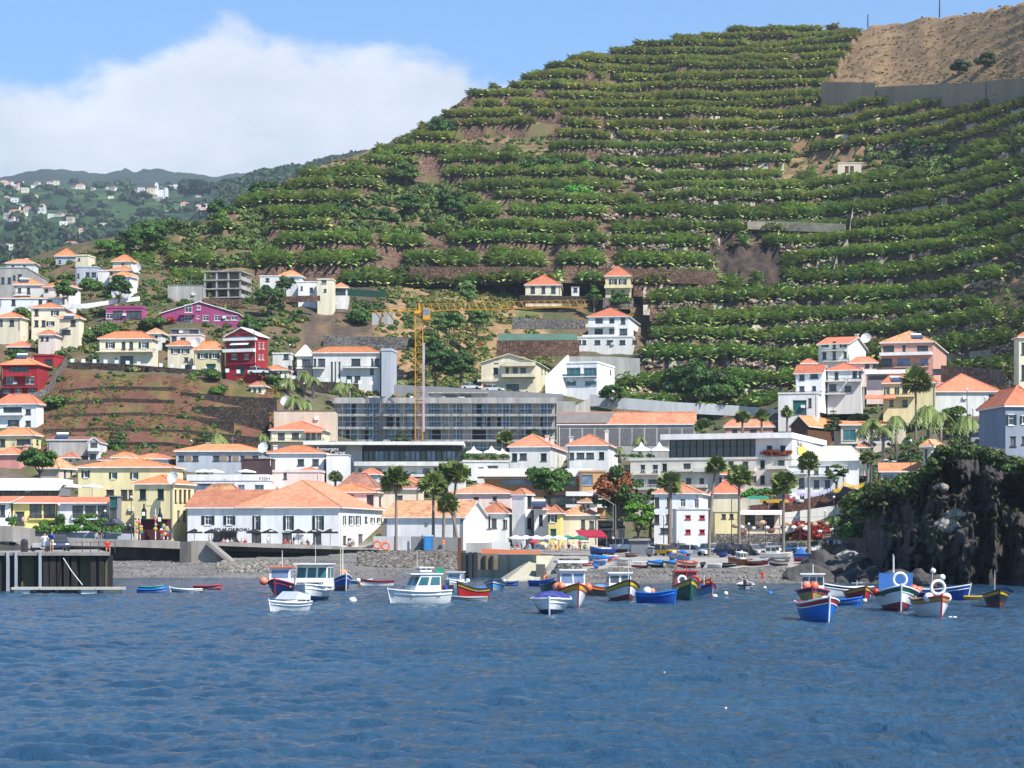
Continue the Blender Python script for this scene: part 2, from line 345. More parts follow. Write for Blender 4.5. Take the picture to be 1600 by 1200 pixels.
SILX = [-300, 0, 80, 150, 200, 260, 330, 400, 500, 560, 620, 680, 710, 760, 810, 860, 900, 1000, 1100, 1200, 1350, 1362, 1420, 1500, 1600, 1900]
SILY = [430, 426, 418, 398, 386, 364, 338, 298, 262, 240, 213, 184, 164, 146, 132, 112, 98, 76, 58, 50, 50, 40, 32, 18, 4, -20]
def hD(px, py):
 q = (HY-py)/F; f = float(FPX(px)); return f*(500-HK*29)/(1-f*HK*q)
def silz(px):
 y = np.interp(px, SILX, SILY); q = (HY-y)/F; f = FPX(px)
 D = f*(500-HK*29)/(1-f*HK*q); return CZ+q*D
def town_ground():
 pxs = np.arange(-250, 1901, 10.0); ds = np.concatenate([np.arange(276, 345, 4.0), np.arange(345, 690, 5.0)])
 V = []; mid = []
 for px in pxs:
  for D in ds:
   zt = gz(px, D)
   if D > 460: zt += .6*(fbm(px/25, D/8, 3)-.5)*2
   V.append((X_(px, D), D, zt))
 Fq = grid_faces(len(pxs), len(ds)); keep = []; C = []
 for k, f in enumerate(Fq):
  x, y, z = V[f[0]]; px = CX+x/y*F
  lo = interp(px, [-250, 290, 300, 430, 600, 740, 800, 830, 900, 1000, 1300, 1900], [296, 298, 300, 306, 312, 312, 312, 300, 290, 284, 278, 276])
  if y < lo-1: continue
  keep.append(k)
 for (x, y, z) in V:
  px = CX+x/y*F; q = fbm(px/22, y/9, 4); q2 = fbm(px/9+40, y/5, 3); px += (q-.5)*60; y2 = y+(q2-.5)*14
  if y < 348: c = (.30, .285, .27)
  elif 395 < y < 464 and 60 < px < 445: c = (.17, .08, .055) if q > .42 else ((.19, .13, .055) if q > .34 else (.13, .12, .045))
  elif y2 > 480 and 600 < px < 850: c = (.34, .22, .12) if q > .42 else (.14, .15, .06)
  elif y2 > 480 and 470 < px <= 600: c = (.11, .085, .065) if q > .4 else (.19, .13, .08)
  elif y > 470: c = (.10, .105, .05) if q > .5 else (.17, .12, .07)
  else: c = (.16, .13, .10) if q > .5 else (.12, .12, .06)
  k = .75+.5*q2; C.append(tuple(u*k for u in c))
 me = np_mesh('ground', np.array(V), Fq[keep], [mat('ground_cover', (1, 1, 1), .95, scale=.9, col2=(.6, .6, .6), bump=.9, bscale=1.8, attr='tint', spec=.1)], col=np.array(C))
 tag(link('ground', me), 'sloping town ground', None, kind='structure')
town_ground()

# main hill: real terraces, a wall and a planted step for each level
REG_DRYTOP = lambda px, py: (px > 1290+max(0, (py-40))*-.55+ (0 if py > 40 else 30)) and py < 165
_RG = {}
def region(px, py):
 k = (int(px/4), int(py/3))
 if k not in _RG: _RG[k] = region_(px+(float(fbm(px/30, py/18, 3))-.5)*44*(py > 165 or px < 1250), py+(float(fbm(px/34+9, py/16+4, 3))-.5)*34*(py > 165 or px < 1250))
 return _RG[k]
def region_(px, py):
 """what grows there, by the place on the hillside: b banana, d dry grass, s scrub, r rock"""
 edge = np.interp(py, [0, 40, 90, 130, 165], [1370, 1352, 1318, 1290, 1285])
 if px > edge and py < 150: return 'd'
 if 1110 < px < 1235 and 365+(px-1110)*.25 < py < 468: return 'r'
 if 1490 < px and 415 < py < 500 and py > 500-(px-1480)*.75: return 'k'
 if px < 700 and py < 232+(700-px)*.62 and py > 0 and px > 330:
  if px < 430 and py > np.interp(px, SILX, SILY)+34: return 's'
  return 'e' if py < np.interp(px, SILX, SILY)+16 else 'b'
 if 1225 < px < 1360 and 235 < py < 290: return 'k'
 if 1360 < px < 1500 and 240 < py < 280: return 's'
 if px < 330 and py < 400: return 's'
 if 330 <= px < 520 and 320 < py < 380: return 'e'
 if 520 < px < 730 and 285 < py < 375: return 's'
 if px < 860 and 205 < py < 250 and px > 650: return 'e'
 return 'b'
zs = [30.0]
rz = random.Random(4)
while zs[-1] < 245: zs.append(zs[-1]+rz.uniform(5.8, 7.3))
SEG = {}
def seg_off(i, px):
 """each terrace is broken into stretches at slightly different heights"""
 if i not in SEG:
  r = random.Random(i*7+1); x = -320; e = []; 
  while x < 2000: e.append((x, r.uniform(-.9, .9))); x += r.uniform(70, 240)
  SEG[i] = e
 xs = [q[0] for q in SEG[i]]; vs_ = [q[1] for q in SEG[i]]
 k = np.searchsorted(xs, px, side='right')-1
 return np.array(vs_)[np.clip(k, 0, len(vs_)-1)]
def LB(z): return float(np.interp(z, [30, 36, 46, 56, 66, 69], [925, 945, 1000, 1022, 995, 985]))+(fbm(z*3.1, 7.7, 2)-.5)*30
TRE = []       # planted steps: (px, z of the step's outer edge, D outer, D inner, z inner)
def hill():
 pxs = np.arange(-320, 1901, 5.0); V = []; rows = []; nl = len(zs)
 zr = silz(pxs); wob = (fbm(pxs/90, pxs*0+3, 3)-.5)*14
 def lift(z): return z
 Rr = []; kinds = []
 for i in range(nl-1):
  off = seg_off(i, pxs); off2 = seg_off(i+1, pxs)
  z0 = zs[i]+off; z1 = zs[i+1]+off2; rise = (zs[i+1]-zs[i])*np.where(zs[i] > 115, .52, .40)
  jit = (fbm(pxs/60+i*9, pxs*0+i, 3)-.5)*6*np.clip((zs[i]-30)/20, 0, 1)
  jit2 = (fbm(pxs/60+(i+1)*9, pxs*0+i+1, 3)-.5)*6
  d0 = hillD(pxs, zs[i])+wob+jit; d1 = hillD(pxs, zs[i+1])+wob+jit2
  Rr.append((pxs, d0, z0)); kinds.append('wall')
  Rr.append((pxs, d0+.7, z0+rise)); kinds.append('tread')
  Rr.append((pxs, d0+.7+(d1-d0-.7)*.5, z0+rise+(z1-z0-rise)*.5)); kinds.append('tread')
 n = len(Rr)
 A = np.zeros((n, len(pxs), 3))
 for k, (p, d, z) in enumerate(Rr):
  zc = np.minimum(z, zr)
  over = np.maximum(z-zr, 0); zc = zc-over*.5           # beyond the skyline it falls away
  top = PY(zc, d)
  A[k, :, 0] = (p-CX)*d/F; A[k, :, 1] = d; A[k, :, 2] = zc
 # dry knoll and rough ground: smooth and roughen
 for k in range(n):
  py = PY(A[k, :, 2], A[k, :, 1])
  for j in range(len(pxs)):
   g = region(pxs[j], py[j])
   if g in 'dresk' and 0 < k < n-1:
    kk = (k % 3); i = k//3
    lin = zs[i]+(zs[min(i+1, nl-1)]-zs[i])*(0, .12, .55)[kk]
    lin = min(lin, zr[j]-max(0, lin-zr[j])*.5)
    t = {'d': 1, 's': .6, 'k': .9}.get(g, .8)
    A[k, j, 2] = A[k, j, 2]*(1-t)+lin*t+(fbm(pxs[j]/12, k*.9, 3)-.5)*(1.6 if g != 'r' else 9)
 V = A.reshape(-1, 3); nx = len(pxs); Fq = []; mi = []
 kn = {'wall': 0, 'tread': 1}
 for k in range(n-1):
  kd = kinds[k]
  for j in range(nx-1):
   px = pxs[j]; z = A[k, j, 2]; D = A[k, j, 1]; py = PY(z, D); g = region(px, py)
   zlow = 30+0
   if z < 69 and px < LB(z): continue
   a = k*nx+j; Fq.append((a, a+1, a+nx+1, a+nx))
   q = fbm(px/35.0, z/3.0, 2)
   if g == 'd': m = 2
   elif g == 'r': m = 4
   elif g == 'k': m = 2 if q > .5 else 5
   elif kd == 'wall':
    m = 3 if (fbm(px/14.0, z/2.0, 3) > .62 and px > 950 and py > 190) else 0
    if g in 'es': m = 5 if q > .45 else 0
   else:
    m = 1 if g == 'b' else (5 if q < .55 else 2)
   mi.append(m)
 me = np_mesh('hillside', V, np.array(Fq), [STONE_B, SOIL, DRY, PALESTONE, ROCKB, SCRUB], midx=np.array(mi))
 tag(link('hillside', me), 'steep terraced hillside', None, kind='structure')
 for i in range(nl-1):
  for j in range(nx-1):
   k = i*3+1
   if k+2 >= n: continue
   TRE.append((pxs[j], A[k, j], A[min(k+2, n-1), j], A[k, j+1]))
hill()

def banana_protos(n=8, lv=13):
 out = []
 for q in range(n):
  r = random.Random(100+q); V = []; Q = []; C = []
  h = r.uniform(.55, 1.0)
  for k in range(lv):
   a = 2*pi*k/lv+r.uniform(-.3, .3); ln = r.uniform(1.3, 2.1); up = r.uniform(.75, 1.45) if k % 3 else r.uniform(.1, .6); wd = r.uniform(.2, .33)
   da = Vector((cos(a), sin(a), 0)); sd = Vector((-sin(a), cos(a), 0)); base = Vector((0, 0, h*(1 if k % 3 else .7))); pts = []
   for t in (0, .35, .7, 1.0):
    p = base+da*(ln*t*cos(up*(1-.5*t)))+Vector((0, 0, ln*(sin(up)*t-.42*t*t))); ww = wd*(.35, 1, 1, .25)[(0, .35, .7, 1.0).index(t)]
    pts.append((p-sd*ww-Vector((0, 0, .05)), p+sd*ww))
   b = len(V); c = r.uniform(.75, 1.25); dead = k == 0 and r.random() < .5
   for u, v in pts: V += [u, v]; C += [(1.8*c, 1.25*c, 1.3*c) if dead else (c, c, c*.9)]*2
   for s in range(3): Q.append((b+2*s, b+2*s+1, b+2*s+3, b+2*s+2))
  b = len(V)
  for u in ((-.13, 0), (.13, 0)):
   V += [Vector((u[0], u[1], 0)), Vector((u[0]*.7, 0, h+.2))]; C += [(.45, .4, .4)]*2
  Q.append((b, b+2, b+3, b+1))
  for u in ((0, -.13), (0, .13)):
   V += [Vector((0, u[1], 0)), Vector((0, u[1]*.7, h+.2))]; C += [(.45, .4, .4)]*2
  Q.append((b+4, b+6, b+7, b+5))
  out.append((np.array([tuple(v) for v in V]), np.array(Q), np.array(C)))
 return out
def scatter_mesh(protos, pts, scl, rot, tint, lean=0):
 """join many transformed copies into arrays"""
 VV = []; QQ = []; CC = []; b = 0
 which = RNG.integers(0, len(protos), len(pts))
 for w_ in range(len(protos)):
  ix = np.where(which == w_)[0]
  if not len(ix): continue
  V, Q, C = protos[w_]; c = np.cos(rot[ix])[:, None]; s = np.sin(rot[ix])[:, None]; k = scl[ix][:, None]
  x = (V[None, :, 0]*c-V[None, :, 1]*s)*k+pts[ix, 0][:, None]; y = (V[None, :, 0]*s+V[None, :, 1]*c)*k+pts[ix, 1][:, None]; z = V[None, :, 2]*k+pts[ix, 2][:, None]
  VV.append(np.stack([x, y, z], -1).reshape(-1, 3)); n = len(V)
  QQ.append((Q[None]+b+(np.arange(len(ix))*n)[:, None, None]).reshape(-1, 4)); b += n*len(ix)
  CC.append((C[None]*tint[ix][:, None, :]).reshape(-1, 3))
 return np.concatenate(VV), np.concatenate(QQ), np.concatenate(CC)
BP = banana_protos()
def plantation():
 pts = []; near = []; scr = []; global pale; pale = []
 rr = random.Random(5)
 for px, a, c, b2 in TRE:
  D = a[1]; py = PY(a[2], D)
  if a[2] < 69 and px < LB(a[2])+8: continue
  if px > 1720 or px < 150: continue
  if c[2] < a[2]-.2: continue                       # behind the skyline
  g = region(px, py); run = c[1]-a[1]; wseg = b2[0]-a[0]
  den = fbm(px/28, a[2]/4, 3)
  if g == 'b' and den > (.33 if px < 1000 else .19)+(.1 if fbm(px/110, a[2]/14, 2) < .4 else 0):
   nrow = max(1, int((run-3.2)/1.9)); 
   for q in range(nrow):
    nn = wseg/(1.0 if py > 250 else 1.15); kx = int(nn)+(rr.random() < nn-int(nn))
    for _ in range(kx):
     t = (q+.2+rr.uniform(-.3, .3))*1.9/run; u = rr.random()
     if fbm((px)/9+q*3, a[2]/2+9, 2) < .2: continue
     p = (a[0]*(1-u)+b2[0]*u+(c[0]-a[0])*t, a[1]+run*t+.35, a[2]+(c[2]-a[2])*t)
     (near if (py > 545 and 990 < px < 1200 and D < 560) else pts).append((*p, 1.0 if den < .62 else 1.12, py, px))
  if g == 'b' and px > 930 and py > 190 and fbm(px/30+7, a[2]/3, 2) > .56:
   for _ in range(3): u = rr.random(); pale.append((a[0]*(1-u)+b2[0]*u, a[1]-.3, a[2]-rr.uniform(0, 1.6)))
  if g in 'sk' or (g == 'e' and den > .25) or (g == 'b' and rr.random() < .25):
   for _ in range(3 if g == 's' else 2 if g == 'e' else 1):
    t = rr.uniform(0, 1); scr.append((a[0]+rr.uniform(0, wseg), a[1]+run*t, a[2]+(c[2]-a[2])*t-.2, g))
  if g == 'd':
   for _ in range(2): t = rr.random(); scr.append((a[0]+rr.uniform(0, wseg), a[1]+run*t, a[2]+(c[2]-a[2])*t-.2, 'd'))
 P = np.array(pts); n = len(P)
 tint = np.ones((n, 3))*RNG.uniform(.8, 1.2, (n, 1)); tint[:, 0] *= RNG.uniform(.85, 1.2, n); tint *= (.72+.56*fbm(P[:, 5]/70, P[:, 2]/9, 3))[:, None]
   
 up = (P[:, 4] < 230)[:, None]; tint = np.where(up, tint*np.array([[1.15, 1.02, .95]]), tint)
 low = (P[:, 4] > 330)[:, None]; tint = np.where(low, tint*np.array([[.92, .98, .9]]), tint)
 V, Q, C = scatter_mesh(BP, P[:, :3], RNG.uniform(1.2, 1.6, n)*P[:, 3], RNG.uniform(0, 6.28, n), tint)
 o = link('banana_foliage', np_mesh('banana_foliage', V, Q, [BANANA], col=C)); tag(o, 'banana plants in rows on every terrace of the hill', 'banana plantation', kind='stuff')
 print('bananas', n, 'near', len(near), 'scrub', len(scr))
 # the nearest plants, each on its own
 near.sort(key=lambda q: q[1]); ind = near[:290]; rest = near[290:]
 if rest:
  P = np.array([q[:3] for q in rest]); n = len(P); tint = np.ones((n, 3))*RNG.uniform(.7, 1.2, (n, 1))*np.array([[.85, .97, .85]])
  V, Q, C = scatter_mesh(BP, P, RNG.uniform(1.2, 1.6, n), RNG.uniform(0, 6.28, n), tint)
  o = link('banana_foliage', np_mesh('banana_foliage', V, Q, [BANANA], col=C)); tag(o, 'dense banana plants on the lowest terraces behind the nearest rows', 'banana plantation', kind='stuff')
 for q in range(len(BP)):
  V, Qd, C = BP[q]; BPM.append(np_mesh('banana_plant', V, Qd, [BANANA], col=C*np.array([[.85, .97, .85]])))
 for k, q in enumerate(ind):
  o = link('banana_plant', BPM[k % len(BPM)], None, q[:3], rr.uniform(0, 6.28)); s = rr.uniform(1.2, 1.6); o.scale = (s, s, s)
  tag(o, 'banana plant in the lowest rows above the road wall', 'banana plant', 'banana plants in the lowest terrace rows')
 return scr
BPM = []
SCR = plantation()

# leafy clump prototypes
def clump_protos(n=6, nl=70, leaf=.32, flat=1.0):
 out = []
 for q in range(n):
  r = np.random.default_rng(300+q); V = []; Q = []; C = []
  for k in range(nl):
   d = r.normal(size=3); d /= np.linalg.norm(d); d[2] = abs(d[2])*.95-.1; p = d*np.array([1, 1, .85*flat])*r.uniform(.62, 1.0); p[2] += .35
   nrm = d+r.normal(size=3)*.55; nrm /= np.linalg.norm(nrm); a = np.cross(nrm, r.normal(size=3)); a /= np.linalg.norm(a); b_ = np.cross(nrm, a)
   s = leaf*r.uniform(.6, 1.25); b = len(V); c = r.uniform(.6, 1.35)
   V += [p-a*s-b_*s*.5, p+a*s-b_*s*.6, p+a*s*.8+b_*s*.6, p-a*s*.8+b_*s*.5]; C += [(c, c, c)]*4; Q.append((b, b+1, b+2, b+3))
  out.append((np.array(V), np.array(Q), np.array(C)))
 return out
CP = clump_protos(); CPF = clump_protos(5, 170, .185)
def clumps(name, P, scl, tint, m=LEAF, protos=None):
 P = np.array(P, float); n = len(P); tint = np.array(tint, float)
 if tint.ndim == 1: tint = np.tile(tint, (n, 1))
 V, Q, C = scatter_mesh(protos or (CPF if n < 60 and np.mean(scl) < 3 else CP), P, np.array(scl, float)*np.ones(n), RNG.uniform(0, 6.28, n), tint)
 return np_mesh(name, V, Q, [m], col=C)
def scrub_cover():
 P = []; S = []; T = []
 PB_ = clumps('dry_leaf_bank', pale, [R(.5, .95) for _ in pale], [(q, q*.87, q*.78) for q in (R(.5, 1.2) for _ in pale)], mat('dry_leaves', (.52, .46, .38), .9, attr='tint')); tag(link('dry_leaf_litter', PB_), 'pale dry banana leaves heaped along the terrace walls', 'dry leaves', kind='stuff')
 for x, y, z, g in SCR:
  s = R(.5, 1.5)*(1.3 if g == 's' else .8); k = R(.5, 1.5)
  if g == 'd': k = R(.9, 1.25); P.append((x, y, z-.1)); S.append(R(.3, .7)); T.append((3.4*k, 1.45*k, 2.2*k) if R(0, 1) < .97 else (k, k*.9, k*.7)); continue
  P.append((x, y, z)); S.append(s)
  T.append((1.4*k, 1.15*k, .8*k) if R(0, 1) < .45 else (k*1.0, k*.95, k*.6))
 o = link('hillside_undergrowth', clumps('hillside_undergrowth', P, S, T)); tag(o, 'low scrub and weeds on the terrace edges', 'undergrowth', kind='stuff')
scrub_cover()

# ---------------------------------------------------------------- far valley and mountains
def far_land():
 pxs = np.arange(-500, 1000, 5.0); ds = np.concatenate([np.linspace(1250, 3400, 120), np.linspace(3430, 5600, 60)])
 PX, DD = np.meshgrid(pxs, ds, indexing='ij')
 sx = [-500, -100, 0, 40, 75, 105, 130, 165, 196, 212, 228, 250, 275, 300, 340, 370, 410, 600, 1000]; sy = [270, 280, 278, 268, 262, 266, 267, 272, 263, 269, 263, 264, 268, 270, 276, 270, 272, 262, 270]
 sil = np.interp(PX, sx, sy)
 base = np.interp(DD, [1250, 1500, 2000, 2600, 3100, 3400, 3700, 4600, 5600], [470, 432, 388, 345, 306, 294, 291, 0, 0])
 hi = DD > 3700; t = np.clip((DD-3700)/900, 0, 1)
 base = np.where(hi, 291+(sil-291)*t, base)
 un = (fbm(PX/55, DD/260, 4)-.5)*2
 base = base+np.where(DD < 3500, un*12*np.clip((3500-DD)/500, 0, 1)*np.clip((DD-1250)/500, .3, 1), un*4*(1-t)*1.2)
 Z = CZ+(HY-base)*DD/F
 Z = np.where(DD > 4600, Z-(DD-4600)*.3, Z)
 Z += (fbm(PX/9, DD/50, 3)-.5)*10*np.clip(t*1.5, .15, 1)
 X = (PX-CX)*DD/F
 m = bpy.data.materials.new('far_fields'); m.use_nodes = True; N = m.node_tree.nodes; L = m.node_tree.links; b = N['Principled BSDF']; b.inputs['Roughness'].default_value = 1; b.inputs['Specular IOR Level'].default_value = 0
 tc = N.new('ShaderNodeTexCoord'); v = N.new('ShaderNodeTexVoronoi'); v.inputs['Scale'].default_value = .009; L.new(tc.outputs['Object'], v.inputs['Vector'])
 hs = N.new('ShaderNodeSeparateColor'); L.new(v.outputs['Color'], hs.inputs[0])
 nz = N.new('ShaderNodeTexNoise'); nz.inputs['Scale'].default_value = .012; nz.inputs['Detail'].default_value = 7; L.new(tc.outputs['Object'], nz.inputs['Vector'])
 ad = N.new('ShaderNodeMath'); ad.operation = 'MULTIPLY_ADD'; ad.inputs[1].default_value = .4; L.new(hs.outputs[0], ad.inputs[0]); L.new(nz.outputs['Fac'], ad.inputs[2])
 rp = N.new('ShaderNodeValToRGB'); e = rp.color_ramp.elements; e[0].position = .4; e[0].color = (.022, .045, .028, 1); e[1].position = .95; e[1].color = (.075, .13, .045, 1)
 k = e.new(.6); k.color = (.035, .07, .034, 1); k = e.new(.75); k.color = (.055, .098, .038, 1)
 L.new(ad.outputs[0], rp.inputs[0])
 # terrace edges: thin dark lines along the contours
 sp = N.new('ShaderNodeSeparateXYZ'); L.new(tc.outputs['Object'], sp.inputs[0]); mm = N.new('ShaderNodeMath'); mm.operation = 'MULTIPLY'; mm.inputs[1].default_value = .11; L.new(sp.outputs[2], mm.inputs[0])
 n4 = N.new('ShaderNodeMath'); n4.operation = 'MULTIPLY_ADD'; n4.inputs[1].default_value = 1.5; L.new(nz.outputs['Fac'], n4.inputs[0]); L.new(mm.outputs[0], n4.inputs[2])
 fr = N.new('ShaderNodeMath'); fr.operation = 'FRACT'; L.new(n4.outputs[0], fr.inputs[0]); gt = N.new('ShaderNodeMapRange'); gt.inputs[1].default_value = 0; gt.inputs[2].default_value = .35; gt.inputs[3].default_value = .35; gt.inputs[4].default_value = 1; L.new(fr.outputs[0], gt.inputs[0])
 mx = N.new('ShaderNodeMix'); mx.data_type = 'RGBA'; mx.blend_type = 'MULTIPLY'; mx.inputs[0].default_value = 1; L.new(rp.outputs[0], mx.inputs[6])
 cc = N.new('ShaderNodeCombineColor'); [L.new(gt.outputs[0], cc.inputs[i]) for i in range(3)]; L.new(cc.outputs[0], mx.inputs[7]); L.new(mx.outputs[2], b.inputs['Base Color'])
 me = np_mesh('mountains', np.stack([X, DD, Z], -1).reshape(-1, 3), (FQ := grid_faces(len(pxs), len(ds))), [m, mat('far_upland_woods', (.04, .06, .038), 1, scale=.006, col2=(.015, .028, .022))], smooth=True, midx=(ds[FQ[:, 0] % len(ds)] > 3650).astype(int))
 tag(link('mountains', me), 'green valley slopes and hazy mountains far behind the town', None, kind='structure')
 # wooded ridge running down from the right
 pxs = np.arange(330, 900, 5.0); ds = np.linspace(2300, 3000, 24); PX, DD = np.meshgrid(pxs, ds, indexing='ij')
 sil = np.interp(PX, [330, 380, 410, 450, 490, 520, 560, 640, 900], [296, 282, 274, 268, 260, 252, 246, 240, 236])
 t = (DD-2300)/400; y = np.where(t < 1, (sil+45)*(1-t)+sil*t, sil); Z = CZ+(HY-y)*DD/F; Z = np.where(DD > 2700, Z-(DD-2700)*.4, Z)+(fbm(PX/10, DD/40, 3)-.5)*12
 wm = mat('wooded_ridge', (.03, .06, .02), 1, scale=.02, col2=(.012, .025, .01))
 me = np_mesh('ridge', np.stack([(PX-CX)*DD/F, DD, Z], -1).reshape(-1, 3), grid_faces(len(pxs), len(ds)), [wm])
 tag(link('wooded_hill', me), 'dark wooded ridge far behind the terraced hill', None, kind='structure')
 P = []; S = []
 for q in range(1500):
  px = R(345, 640); Dq = R(2350, 2720); t = (Dq-2300)/400; s0 = np.interp(px, [330, 380, 410, 450, 490, 520, 560, 640, 900], [296, 282, 274, 268, 260, 252, 246, 240, 236]); yy = s0+45*max(0, 1-t)
  P.append((X_(px, Dq), Dq, Z_(yy, Dq)-2)); S.append(R(4, 9))
 o = link('ridge_woods', clumps('ridge_woods', P, S, (.45, .5, .4))); tag(o, 'dark far woods covering the ridge', 'woods', kind='stuff')
far_land()
# haze: one closed box of thin even air
hb = MB().box(-2600, 2600, -60, 6200, -6, 1150)
hm = bpy.data.materials.new('thin_haze'); hm.use_nodes = True; hn = hm.node_tree; hn.nodes.remove(hn.nodes['Principled BSDF'])
pv = hn.nodes.new('ShaderNodeVolumePrincipled'); pv.inputs['Color'].default_value = (.72, .84, 1, 1); pv.inputs['Density'].default_value = 8e-5; pv.inputs['Anisotropy'].default_value = .2
hn.links.new(pv.outputs[0], hn.nodes['Material Output'].inputs['Volume'])
if not globals().get('NOHAZE'): tag(hb.build('haze', hm), 'thin blue air between the boat and the far hills', None, kind='stuff')
# ---------------------------------------------------------------- materials of the town
def pl(name, c, var=.07): return mat(name, c, .9, var=var*2, scale=.45, streak=True, bump=.1, bscale=5, trans=.12)
WHITE = pl('white_render', (.80, .80, .79)); WHITE2 = pl('soft_white_render', (.70, .70, .67)); CREAM = pl('cream_render', (.74, .67, .50)); YELL = pl('pale_yellow_render', (.72, .63, .36))
GREYW = pl('grey_render', (.40, .39, .37), .12); GREYD = pl('dark_grey_render', (.22, .22, .225)); PINKW = pl('pink_render', (.66, .30, .26)); SALM = pl('salmon_render', (.70, .40, .31)); MAG = pl('magenta_render', (.36, .07, .19))
REDW = pl('dark_red_render', (.36, .025, .035)); ROSE = pl('pale_rose_render', (.76, .62, .56)); GREYBL = pl('blue_grey_render', (.42, .45, .50)); BEIGE = pl('beige_render', (.62, .53, .42)); YEL2 = pl('bright_yellow_render', (.75, .62, .22))
CONB = pl('raw_concrete', (.40, .385, .355), .14); OCHRE = pl('ochre_wall', (.50, .30, .14)); MINT = pl('pale_green_white_render', (.74, .80, .72))
TILE = tile_mat('orange_clay_tiles', (.52, .21, .12), (.42, .155, .085), (.60, .275, .165)); TILEO = tile_mat('bright_orange_tiles', (.60, .225, .10), (.50, .17, .07), (.68, .28, .14))
TILEOLD = tile_mat('old_weathered_tiles', (.50, .25, .13), (.28, .14, .08), (.62, .36, .20)); TILER = tile_mat('red_clay_tiles', (.60, .20, .11), (.48, .13, .07), (.68, .22, .12)); TILEB = tile_mat('brown_tiles', (.30, .14, .10), (.20, .10, .08), (.38, .19, .13))
SLATE = mat('grey_fibre_roof', (.20, .18, .17), .9, scale=1)
GLASS = mat('dark_window_glass', (.03, .036, .045), .12, scale=.9, col2=(.10, .10, .10), spec=.6, trans=.6); GLASSB = mat('blue_window_glass', (.22, .30, .46), .12, scale=.6, col2=(.04, .06, .11), spec=.7)
GLASST = mat('teal_window_glass', (.03, .12, .15), .1, scale=.6, spec=.7)
FRW = mat('white_frame', (.75, .75, .74), .6); FRD = mat('dark_frame', (.03, .03, .035), .6); FRG = mat('grey_frame', (.30, .31, .32), .6)
SHUT = mat('dark_green_shutter', (.012, .035, .04), .6, var=.2, scale=3); BROWN = mat('brown_wood', (.12, .06, .035), .7, scale=2); MET = mat('grey_metal', (.35, .36, .37), .45, metal=.5)
RAIL = mat('dark_railing', (.06, .06, .065), .5); RAILW = mat('white_railing', (.72, .72, .72), .5); GRN = mat('green_door_paint', (.02, .11, .10), .6); CANV = mat('white_canvas', (.82, .81, .78), .9)
BLACKC = mat('black_canvas', (.02, .02, .022), .85); GREENC = mat('green_canvas', (.02, .20, .13), .85); REDC = mat('dark_red_canvas', (.32, .02, .05), .85); YCRANE = mat('crane_yellow_paint', (.62, .30, .03), .5); SOLAR = mat('solar_panel', (.03, .04, .08), .15, spec=.8)
WTXT = mat('white_lettering', (.8, .8, .8), .7); BTXT = mat('black_lettering', (.02, .02, .02), .7)

WMESH = {}
def win_mesh(w, h, st):
 w = round(w*5)/5 or .2; h = round(h*5)/5 or .2; k = (w, h, st)
 if k in WMESH: return WMESH[k]
 m = MB(); fr = {'d': FRD, 'w': FRW, 'g': FRG, 's': FRW, 'o': SHUT, 'b': FRG, 't': FRG, 'G': GRN, 'B': BROWN, 'k': FRD, 'R': REDW}[st]
 gl = {'b': GLASSB, 't': GLASST, 'o': SHUT, 'G': GRN, 'B': BROWN, 'R': REDW}.get(st, GLASS)
 t = .07
 m.box(0, w, .14, .17, 0, h, 1)
 m.box(0, t, .08, .139, 0, h); m.box(w-t, w, .08, .139, 0, h); m.box(t, w-t, .08, .139, 0, t); m.box(t, w-t, .08, .139, h-t, h)
 if st in 'GRB' and w > 1.6:
  for i in range(1, 6): m.box(t, w-t, .12, .135, h*i/6-.02, h*i/6+.02)
 else:
  if w > .7:
   n = max(2, int(round(w/1.1))); 
   for i in range(1, n): m.box(w*i/n-.03, w*i/n+.03, .09, .138, t, h-t)
  if st in 'ws' and h > 1: m.box(t, w-t, .095, .136, h*.62, h*.62+.05)
  if st == 'o':
   for i in range(1, int(h/.25)): m.box(t, w/2-.03, .11, .136, i*.25, i*.25+.06); m.box(w/2+.03, w-t, .11, .136, i*.25, i*.25+.06)
 m.box(-.1, w+.1, -.09, -.003, -.13, -.01); m.box(-.07, w+.07, -.03, -.003, h+.005, h+.09)
 me = m.mesh('window', [fr, gl]); WMESH[k] = me; return me
SMESH = {}
def shut_mesh(w, h):
 k = (round(w, 1), round(h, 1))
 if k not in SMESH:
  m = MB(); m.box(0, w, -.06, -.003, 0, h)
  for i in range(int(h/.22)): m.box(.05, w-.05, -.075, -.061, i*.22+.06, i*.22+.14)
  SMESH[k] = m.mesh('shutter', SHUT)
 return SMESH[k]

